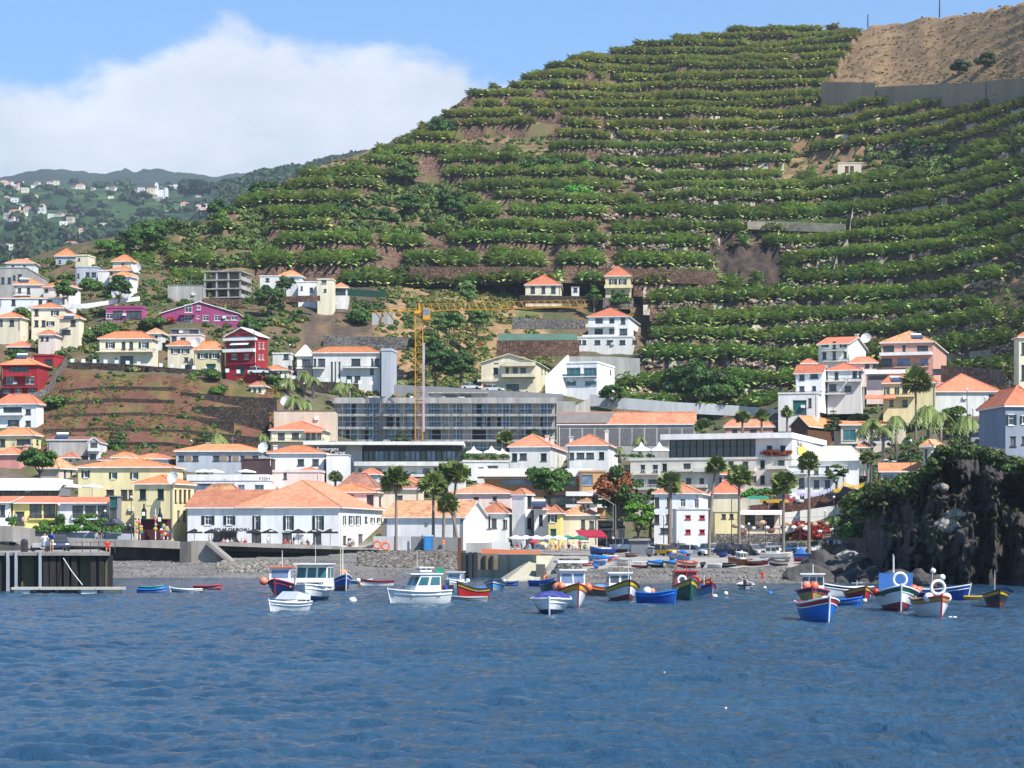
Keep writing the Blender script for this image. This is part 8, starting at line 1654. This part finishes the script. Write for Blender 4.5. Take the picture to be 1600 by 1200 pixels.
car('white van parked beside the light green tree', 978, 862, 70, PW, v=1, s=1); car('second white van right of the first', 1003, 862, 75, PW, v=1)
for a in (('red car on the upper street at the bend', 1333, 776, 80, PR, 349), ('dark pickup on the upper street', 1310, 780, 82, PK, 348), ('yellow car on the upper street', 1210, 789, 70, PY_, 347), ('silver car on the upper street beside the yellow one', 1233, 788, 60, SLV, 348), ('dark car behind the couple on the pier', 90, 861.5, 18, DKB, 200), ('white van on the road by the dark red house', 404, 585, 80, PW, 464), ('small dark car beside the white van', 420, 587, 80, PK, 464.5), ('dark car by the green sign tower', 181, 828, 60, PK, 310), ('white car by the broad orange-red roof', 1535, 672, 60, PW, 412), ('silver car above the cliff wall', 1545, 694, 70, SLV, 285), ('white car on the road behind the hotel site', 737, 609, 80, PW, 481), ('second white car on the road behind the hotel site', 772, 612, 80, PW, 481), ('white car by the villa garage', 1378, 697, 75, PW, 405)): car(a[0], a[1], a[2], a[3], a[4], D=a[5])
for ch, me in pend: ch.data = me

# ================================================================ people
def body(pose, shirt, legs_c, hair, skin=(.42, .24, .16), shorts=True):
 J = {'pel': (0, 0, .95), 'ch': (0, .01, 1.28), 'nk': (0, 0, 1.47), 'hd': (0, -.02, 1.60), 'ht': (0, -.02, 1.74), 'ls': (-.19, 0, 1.42), 'rs': (.19, 0, 1.42), 'le': (-.24, .03, 1.14), 're': (.24, .03, 1.14), 'lh': (-.25, -.08, .88), 'rh': (.25, -.08, .88), 'lhp': (-.1, 0, .9), 'rhp': (.1, 0, .9), 'lk': (-.11, -.02, .49), 'rk': (.11, -.02, .49), 'lf': (-.12, 0, .08), 'rf': (.12, 0, .08), 'lt': (-.13, -.16, .03), 'rt': (.13, -.16, .03)}
 if pose == 'sit': J.update({k: (v[0], v[1]+.1, v[2]-.45) for k, v in J.items()}); J.update(lk=(-.13, -.38, .5), rk=(.13, -.38, .5), lf=(-.14, -.38, .08), rf=(.14, -.38, .08), lt=(-.14, -.54, .03), rt=(.14, -.54, .03), lh=(-.16, -.28, .62), rh=(.16, -.28, .62), le=(-.25, .02, .72), re=(.25, .02, .72))
 if pose == 'walk': J.update(lk=(-.1, -.18, .5), lf=(-.1, -.26, .1), lt=(-.1, -.42, .06), rk=(.1, .05, .5), rf=(.1, .3, .12), rt=(.1, .18, .04), lh=(-.26, .2, .95), rh=(.26, -.25, .98), le=(-.25, .12, 1.16), re=(.25, -.02, 1.14))
 if pose == 'arm': J.update(rh=(.12, -.2, 1.55), re=(.32, -.12, 1.22))
 if pose == 'hip': J.update(rh=(.14, -.05, 1.0), re=(.36, .02, 1.16), lh=(-.14, -.05, 1.0), le=(-.36, .02, 1.16))
 E = [('pel', 'ch'), ('ch', 'nk'), ('nk', 'hd'), ('hd', 'ht'), ('ch', 'ls'), ('ch', 'rs'), ('ls', 'le'), ('le', 'lh'), ('rs', 're'), ('re', 'rh'), ('pel', 'lhp'), ('pel', 'rhp'), ('lhp', 'lk'), ('lk', 'lf'), ('rhp', 'rk'), ('rk', 'rf'), ('lf', 'lt'), ('rf', 'rt')]
 rad = dict(pel=.14, ch=.15, nk=.06, hd=.095, ht=.07, ls=.075, rs=.075, le=.05, re=.05, lh=.035, rh=.035, lhp=.10, rhp=.10, lk=.065, rk=.065, lf=.045, rf=.045, lt=.035, rt=.035)
 ks = list(J); me = bpy.data.meshes.new('person'); me.from_pydata([J[k] for k in ks], [(ks.index(a), ks.index(b)) for a, b in E], []); o = bpy.data.objects.new('tmp', me); COL.objects.link(o)
 o.modifiers.new('s', 'SKIN'); 
 for i, k in enumerate(ks): v = me.skin_vertices[0].data[i]; v.radius = (rad[k], rad[k]*.85); v.use_root = k == 'pel'
 sb = o.modifiers.new('b', 'SUBSURF'); sb.levels = 1; sb.render_levels = 1
 dg = bpy.context.evaluated_depsgraph_get(); dg.update(); out = bpy.data.meshes.new_from_object(o.evaluated_get(dg)); bpy.data.objects.remove(o); out.name = 'person'
 out.materials.clear()
 for c in (skin, shirt, legs_c, hair): out.materials.append(mat('cloth_%02d_%02d_%02d' % tuple(int(q*99) for q in c), c, .85, var=.1, scale=6))
 kk = {k: Vector(J[k]) for k in ks}
 for f in out.polygons:
  c = Vector(f.center); near = min(ks, key=lambda k: (kk[k]-c).length-rad[k]); z0 = kk['hd'].z
  f.material_index = 3 if (near in ('hd', 'ht') and (c.z > z0+.06 or c.y > kk['hd'].y+.03)) else 1 if near in ('ch', 'ls', 'rs') or (near == 'pel' and c.z > kk['pel'].z+.05) or (near in ('le', 're') and c.z > kk[near].z+.06) else 2 if near in ('pel', 'lhp', 'rhp') or (near in ('lk', 'rk') and (not shorts or c.z > kk[near].z+.06)) or (not shorts and near in ('lf', 'rf') and c.z > .12) else 3 if near in ('lt', 'rt') else 0
  f.use_smooth = True
 return out
CLO = {'white': (.75, .75, .73), 'blue': (.03, .08, .35), 'red': (.5, .03, .03), 'pink': (.7, .3, .35), 'black': (.02, .02, .02), 'grey': (.3, .3, .3), 'orange': (.8, .2, .04), 'pale blue': (.35, .5, .7), 'green': (.05, .25, .1), 'beige': (.55, .45, .32)}
PM = {}
def person(label, px, py, pose='stand', shirt='white', pants='blue', rz=0, D=None, hair=(.05, .03, .02), s=1, chair=False, shorts=True, group=None):
 if D is None: D, z = spot(px, py)
 else: z = Z_(py, D)
 k = (pose, shirt, pants, shorts)
 if k not in PM: PM[k] = body(pose, CLO[shirt], CLO[pants], hair, shorts=shorts)
 o = link('person', PM[k], None, (X_(px, D), D, z), rz); o.scale = (s, s, s); tag(o, label, 'person', group)
 if chair and pose == 'sit':
  c = thing('chair', f'{"black" if chair == 1 else "pale"} chair under the person, {label.split(", ")[-1]}, at the {"bar" if chair == 1 else "cafe"}', 'chair', (X_(px, D), D, z), rz); q = MB(); q.box(-.2, .2, -.12, .32, .38, .42); q.build('seat', BLACKC if chair == 1 else WHITE2, c); MB().box(-.2, .2, .3, .34, .43, .85).build('backrest', BLACKC if chair == 1 else WHITE2, c); [MB().box(x-.02, x+.02, y-.02, y+.02, 0, .379).build('leg', MET, c) for x in (-.17, .17) for y in (-.09, .28)]
person('person in a blue T-shirt and pale shorts standing on the pier with one arm raised', 81, 862, 'arm', 'blue', 'beige', -.4, D=191.5)
person('person in a white top and denim shorts leaning beside the one in blue', 70, 862.5, 'hip', 'white', 'pale blue', .4, D=192, s=.93)
o = thing('motor_scooter', 'dark motor scooter parked behind the couple on the pier', 'scooter', (X_(62, 194), 194, Z_(862, 194))); [MB().tube((x, -.06, .25), (x, .06, .25), .25, n=12).build('wheel', PK, o) for x in (-.55, .6)]; q = MB(); q.box(-.6, .1, -.15, .15, .35, .75); q.box(.1, .45, -.12, .12, .25, .38); q.tube((.5, 0, .4), (.38, 0, 1.0), .05); q.tube((.38, -.3, 1.0), (.38, .3, 1.0), .03); q.build('body', SLV, o)
person('person in a dark red top sitting at the end of the pier', 168, 866, 'sit', 'red', 'black', .3, D=192)
person('child in a red swimsuit standing at the water edge of the beach', 1191, 911, 'stand', 'red', 'red', 0, s=.72)
person('person in an orange work vest by the blue toilet cabin', 693, 861, 'stand', 'orange', 'grey', .3, D=317, shorts=False)
person('person in a red shirt standing beside the hauled-out blue boat', 906, 863, 'stand', 'red', 'black', 0, shorts=False)
wk = [('white', 'grey'), ('pale blue', 'white'), ('white', 'blue'), ('grey', 'beige'), ('white', 'beige'), ('pink', 'white'), ('white', 'black'), ('pale blue', 'grey')]
for k, (px, c) in enumerate(zip((1294, 1304, 1312, 1319, 1323, 1331, 1338, 1343), wk)): person(f'{c[0]} topped walker in {c[1]} bottoms behind the stone wall, {OD[k]} from the left', px, 862, 'walk', c[0], c[1], (k-3)*.5, D=300+k, group='walkers by the cliff')
bar = [(327, 'white', 'grey', 'walk'), (349, 'pink', 'white', 'sit'), (356, 'white', 'blue', 'sit'), (362, 'grey', 'black', 'sit'), (370, 'black', 'grey', 'sit'), (377, 'white', 'white', 'sit'), (383, 'red', 'black', 'sit'), (419, 'white', 'grey', 'stand'), (446, 'red', 'beige', 'sit'), (452, 'pink', 'red', 'sit'), (459, 'black', 'beige', 'stand'), (473, 'grey', 'blue', 'sit'), (480, 'black', 'black', 'sit'), (545, 'white', 'black', 'sit'), (552, 'grey', 'beige', 'sit')]
for k, (px, a, b, p) in enumerate(bar): person(f'{a} topped person {"sitting" if p == "sit" else "standing"} on the bar terrace, {OD[k] if k < 10 else ["eleventh","twelfth","thirteenth","fourteenth","fifteenth"][k-10]} from the left', px, 854.5+k*.15, p, a, b, R(-1, 1), D=319, chair=1, group='guests on the bar terrace')
caf = [(800, 'black', 'grey', 'sit'), (808, 'red', 'beige', 'sit'), (815, 'white', 'blue', 'stand'), (826, 'pale blue', 'grey', 'sit'), (840, 'beige', 'blue', 'stand'), (853, 'white', 'black', 'sit'), (860, 'grey', 'grey', 'sit'), (868, 'white', 'red', 'stand'), (878, 'pink', 'blue', 'sit'), (889, 'black', 'black', 'sit'), (897, 'white', 'beige', 'sit'), (915, 'green', 'black', 'sit')]
for k, (px, a, b, p) in enumerate(caf): person(f'person in a {a} top {"seated" if p == "sit" else "standing"} among the cafe parasols, {OD[k] if k < 10 else ["eleventh","twelfth"][k-10]} from the left', px, 862, p, a, b, R(-1.5, 1.5), D=315+(k % 3), chair=2, group='guests at the cafe')
for k, (px, a, b) in enumerate(((15, 'white', 'blue'), (37, 'pink', 'grey'), (24, 'pale blue', 'black'), (156, 'black', 'red'), (253, 'white', 'beige'))): person(f'person in a {a} top on the left promenade, {["at the edge","by the parapet","between two others","under the flagpole","by the fish lamps"][k]}', px, 820 if k < 3 else 843, 'sit' if k % 2 else 'stand', a, b, R(-1, 1), D=312 if k < 3 else 298)
person('person in a white shirt standing by the upper street terrace rail', 1236, 790, 'stand', 'white', 'blue', 0, D=346); person('person in a yellow-white shirt on the car park path', 1165, 838, 'stand', 'beige', 'grey', 0, D=326)

# ================================================================ street furniture
def post(label, px, pyt, pyb, D=None, r=.07, arm=0, m=None, name='street_lamp', cat='street lamp', group=None):
 if D is None: D, z = spot(px, pyb)
 else: z = Z_(pyb, D)
 h = Z_(pyt, D)-z; o = thing(name, label, cat, (X_(px, D), D, z), 0, group); MB().tube((0, 0, -.3), (0, 0, h), r, r*.7, 6).build('pole', m or RAIL, o)
 if arm:
  q = MB(); pr = (0, 0, h)
  for i in range(1, 7): t = i/6; p = (arm*t, 0, h+abs(arm)*.45*sin(t*pi/2)); q.tube(pr, p, r*.6, n=5, cap=False); pr = p
  q.build('arm', m or RAIL, o); MB().box(pr[0]-.3, pr[0]+.3, -.12, .12, pr[2]-.14, pr[2]-.02).build('lamp_head', WTXT, o)
 else: MB().ball((0, 0, h+.12), .17, 8, 6).build('lamp_head', WTXT, o)
 return o
for a in ((205, 778, 840, 298, 0, 'thin grey lamp post by the yellow wing'), (92, 790, 838, 300, 0, 'thin white flagpole before the arcades'), (164, 800, 838, 300, 0, 'slim pole carrying a small blue flag'), (140, 514, 566, 466, 0, 'tall lamp post on the road above the dry field'), (299, 690, 700, 402, 0, 'lamp post at the foot of the dry field'), (525, 476, 528, 506, 0, 'tall pale pole in front of the rock face'), (453, 540, 600, 468, 0, 'lamp post beside the small white house'), (475, 600, 620, 462, 0, 'pale post between the road palms'), (738, 564, 606, 482, 0, 'lamp post left of the cream gabled house'), (1037, 806, 862, 330, 0, 'thin dark post left of the annexe'), (1143, 780, 866, 315, 0, 'dark lamp post with fish-shaped panels'), (1170, 820, 868, 305, 0, 'black post with a white round lamp'), (1289, 800, 862, 312, 0, 'thin dark post behind the walkers'), (1303, 778, 850, 320, 0, 'tall mast-like pole above the crimson bush'), (1511, 610, 705, 300, 0, 'thin tall pole at the cliff-edge wall'), (1539, 622, 700, 300, 0, 'second thin tall pole at the cliff-edge wall'), (1520, 640, 700, 296, 0, 'short thin pole at the cliff-edge wall'), (1423, 690, 770, 296, 0, 'thin pole on the cliff top'), (1060, 846, 866, 318, 0, 'low post among the cars'), (958, 842, 866, 310, 0, 'red and white post with a life ring by the boats')): post(a[5], a[0], a[1], a[2], a[3])
for a in ((958, 788, 845, 340, -1.9, 'curved double lamp by the flame tree, left'), (962, 790, 850, 336, -4.4, 'long curved street lamp by the flame tree'), (1362, 728, 760, 345, 2.2, 'big curved lamp over the bend'), (1370, 732, 770, 344, 2.6, 'second curved lamp over the bend')): post(a[5], a[0], a[1], a[2], a[3], arm=a[4], m=MET)
fsm = mat('painted_fish_decoration', (.62, .48, .28), .7, scale=3, col2=(.35, .15, .1))
for k, (px, yt, y1) in enumerate(((214, 806, 841), (219, 810, 838), (243, 795, 841), (256, 818, 841), (262, 822, 841))):
 D = 296.5; z = Z_(843, D); o = thing('decorated_pole', f'pole hung with {["pink and green","teal and red","yellow fish","round straw","blue and orange"][k]} carnival decorations', 'pole', (X_(px, D), D, z)); h = Z_(yt, D)-z; MB().tube((0, 0, 0), (0, 0, h), .07, n=6).build('pole', WHITE2, o)
 for j in range(5): c = [CORAL, PTQ, PY_, fsm, PR][(j+k) % 5]; MB().ball((R(-.2, .2), -.1, h*(.35+.13*j)), R(.15, .32), 8, 6, sq=(1, .3, .8)).build('ornament', c, o)
for k, (px, yt, yb, D) in enumerate(((225, 787, 812, 310), (250, 793, 822, 309))):
 z = Z_(yb, D); h = Z_(yt, D)-z; o = thing('giant_bottle', f'oversized dark wine bottle model with a pale label, {["left","right"][k]} of two', 'bottle', (X_(px, D), D, z)); q = MB(); n = 12; rr = [(0, .32), (.55, .34), (.62, .3), (.75, .12), (1, .11)]
 for (a, ra), (b, rb) in zip(rr[:-1], rr[1:]): q.tube((0, 0, a*h), (0, 0, b*h), ra, rb, n, cap=False)
 q.build('glass', mat('bottle_glass', (.015, .02, .02), .15), o, smooth=True); MB().box(-.2, .2, -.37, -.345, h*.25, h*.48).build('label', WTXT, o)
t = thing('bar_hut', 'dark hut with red interior under the two big bottles', 'hut', (X_(216, 311), 311, Z_(844, 311))); k = 311/F; MB().box(0, 46*k, 0, 3, 0, 32*k).build('wall', mat('dark_maroon_wall', (.06, .012, .018), .8, scale=1.5), t); MB().box(-.4, 47*k, -.8, 3.4, 32*k+.01, 33.5*k).build('roof', BROWN, t)
t = thing('toilet_cabin', 'blue portable toilet cabin with a pale roof on the quay', 'toilet cabin', (X_(662, 316), 316, Z_(861, 316))); q = MB(); q.box(0, 1.25, 0, 1.2, 0, 2.0); q.build('wall', PLB if False else paint('toilet_blue', (.02, .17, .42), .5), t); q = MB(); q.box(-.05, 1.3, -.05, 1.25, 2.005, 2.2); q.build('roof', mat('pale_blue_plastic', (.40, .55, .68), .5), t); MB().box(.2, 1.05, -.04, -.005, .1, 1.85).build('door', paint('toilet_door', (.03, .22, .5), .5), t)
loft('site_hoarding', [(583, 838, 860, 318), (640, 838, 860, 318)], mat('corrugated_grey_sheet', (.50, .51, .52), .6, streak=True, scale=2, col2=(.36, .37, .38)), 'pale corrugated hoarding left of the toilet cabin', 'hoarding', thick=.1)
loft('site_hoarding', [(642, 838, 861, 317.5), (724, 840, 862, 317.5)], GREYD, 'dark grey hoarding around the storehouse', 'hoarding', thick=.1)
loft('site_hoarding', [(728, 848, 864, 303), (769, 848, 864, 303)], GREYW, 'grey hoarding panel right of the black gate', 'hoarding', thick=.1); loft('site_hoarding', [(770, 847, 866, 302), (797, 847, 866, 302)], WHITE2, 'white hoarding panels by the cafe', 'hoarding', thick=.1)
loft('safety_net', [(752, 857, 866, 286), (797, 859, 867, 286), (844, 861, 867, 286)], mat('orange_mesh', (.75, .16, .06), .8, scale=2, col2=(.4, .2, .12)), 'orange safety mesh along the slip wall', 'safety mesh', thick=.05)
for x, y in ((590, 851), (603, 853)): tag(MB().torus((0, 0, 0), .5, .16, 'y').build('life_ring', CORAL, None, True, loc=(X_(x, 316.5), 316.5, Z_(y, 316.5))), f'coral ring buoy on the quay rail, {"left" if x < 600 else "right"}', 'life ring')
t = thing('service_hut', 'small flat-roofed grey hut at the top of the slip', 'hut', (X_(986, 300), 300, Z_(867, 300))); k = 300/F; MB().box(0, 28*k, 0, 3, 0, 22*k).build('wall', mat('grey_hut_wall', (.16, .18, .20), .8), t); MB().box(-.3, 29*k, -.3, 3.3, 22*k+.01, 25*k).build('roof', CONC, t)
def bunting(pts, m, lab):
 q = MB()
 for (a, b) in zip(pts[:-1], pts[1:]):
  n = 14
  for i in range(n):
   t0, t1 = i/n, (i+.75)/n; A = P3(*a).lerp(P3(*b), t0); B = P3(*a).lerp(P3(*b), t1); sg = -1.4*4*t0*(1-t0)*.4; A.z += sg; B.z += sg; q.quad(A, B, B-Vector((0, 0, .5)), A-Vector((0, 0, .6)))
 tag(q.build('bunting', m), lab, 'bunting')
bunting([(1302, 762, 330), (1318, 752, 332), (1352, 752, 334)], PY_, 'yellow bunting strung by the street bend'); bunting([(1352, 752, 334), (1412, 742, 320)], PLB, 'light blue bunting leading to the cliff house'); bunting([(1244, 768, 330), (1302, 759, 330)], mat('lilac_bunting', (.55, .52, .72), .8), 'pale lilac bunting over the car park'); bunting([(1226, 771, 335), (1243, 773, 335)], PR, 'red bunting by the small white building')
P = []; S = []
for k in range(26):
 px = 1150+k*6.8+R(-2, 2); D = 322+R(-2, 2); y = 832-14*(0 if k % 3 else .4)-R(0, 10); q = MB(); q.ball((0, 0, 0), R(.35, .6), 7, 5, sq=(1, .35, .6)); tag(q.build('hanging_fish_float', [fsm, WTXT, PBR][k % 3], None, loc=(X_(px, D), D, Z_(y, D)), rot=R(-.6, .6)), f'{["straw","white","brown"][k % 3]} drying fish decoration strung above the car park', 'fish decoration', f'{["straw","white","brown"][k % 3]} fish decorations above the car park')
m = MB(); m.tube(P3(1143, 812, 322), P3(1330, 806, 322), .03, n=4); m.tube(P3(1143, 822, 322), P3(1330, 818, 322), .03, n=4); [m.tube(P3(x, 812, 322), P3(x, 862, 322), .06, n=5) for x in (1143, 1196, 1250, 1300)]; tag(m.build('decoration_line', RAIL), 'wire lines on posts carrying the fish decorations', 'wire line')
post('slim lattice-like mast on the skyline of the dry hill', 1468, -6, 26, D=870, r=.3, name='antenna_mast', cat='mast'); post('lamp post beside the stone hut on the skyline', 1356, 22, 42, D=960, r=.3)
for lb, pp in (('pale path wall running down between banana plots at the right', ((1336, 322, 14), (1330, 350, 12), (1326, 385, 14), (1308, 412, 12), (1300, 440, 12))), ('tan block wall on a terrace left of the path wall', ((1168, 356, 10), (1215, 358, 12), (1322, 362, 12))), ('pale bank wall above the tan block wall', ((1020, 309, 8), (1110, 305, 9), (1202, 310, 10)))):
 loft('field_wall', [(x, y-h, y+2, hD(x, y)-11) for x, y, h in pp], mat('pale_tan_field_wall', (.42, .36, .29), .95, scale=.5, col2=(.24, .18, .14), bump=.6, bscale=2), lb, 'field wall', thick=1)
t = thing('stair_wall', 'pale stair wall climbing between bananas and dry hill', 'stair wall'); m = MB(); pp = [(1282, 148), (1300, 128), (1312, 108), (1322, 92), (1340, 64), (1352, 46)]
for (a, b), (c, d) in zip(pp[:-1], pp[1:]):
 D0 = hD(a, b)-10; D1 = hD(c, d)-10; A = P3(a, b+7, D0); B_ = P3(c, d+7, D1); m.quad(A-Vector((0, 0, 4)), B_-Vector((0, 0, 4)), B_+Vector((0, 0, .6)), A+Vector((0, 0, .6))); m.quad(A+Vector((0, 0, .6)), B_+Vector((0, 0, .6)), B_+Vector((.8, 2, .6)), A+Vector((.8, 2, .6)))
m.build('wall', STONE_G, t)
# solar heaters
for px, y0, D, lb in ((38, 437, 522, 'solar water heater on the twin-winged house roof'), (34, 556, 446, 'solar panels on the red house roof'), (1432, 525, 440, 'solar water tank on the salmon house'), (1400, 592, 418, 'solar panels on the yellow villa roof'), (108, 494, 492, 'solar tank on the small cream annexe'), (842, 787, 344, 'solar tank above the yellow narrow house'), (97, 681, 392, 'solar tank on the grey blank house')):
 t = thing('solar_heater', lb, 'solar heater', (X_(px, D), D, Z_(y0+5, D))); q = MB(); q.quad((-1.1, -1.1, 0), (1.1, -1.1, 0), (1.1, .5, .8), (-1.1, .5, .8)); q.quad((-1.1, -1.1, -.08), (-1.1, .5, .72), (1.1, .5, .72), (1.1, -1.1, -.08)); q.build('panel', SOLAR, t); MB().tube((-1, .6, .9), (1, .6, .9), .28, n=10).build('tank', WHITE2, t)
for k, (x0, x1, yt, yb, D, pk, wl) in enumerate([(96, 118, 716, 728, 392, 709, WHITE2), (628, 655, 758, 775, 366, 748, ROSE), (700, 722, 744, 760, 384, 736, WHITE2), (392, 412, 604, 616, 458, 598, CREAM), (566, 590, 742, 760, 380, 734, WHITE2), (905, 930, 786, 800, 362, 780, ROSE), (1340, 1362, 700, 716, 392, 692, CREAM), (1128, 1150, 742, 756, 372, 735, WHITE2), (230, 252, 522, 536, 494, 515, WHITE2), (60, 84, 524, 538, 488, 517, ROSE)]):
 house(['small white back house behind the grey blank house','rose back house between the clay roofs','white back house left of the tent terrace','little cream house at the end of the guard blocks','white back house above the brown roof','rose back house behind the yellow cafe house','cream back house behind the pavilion','white back house behind the red-brown roof','white back house over the long cream house','rose back house over the red house'][k], x0, x1, yt, yb, D, 5, wall=wl, roof='hip', pk=pk, tile=(TILE, TILER, TILEOLD)[k % 3], d=6, W=f'd:{yt+3}-{yt+8}:{x0+4}-{x0+8},{x0+12}-{x0+16}')
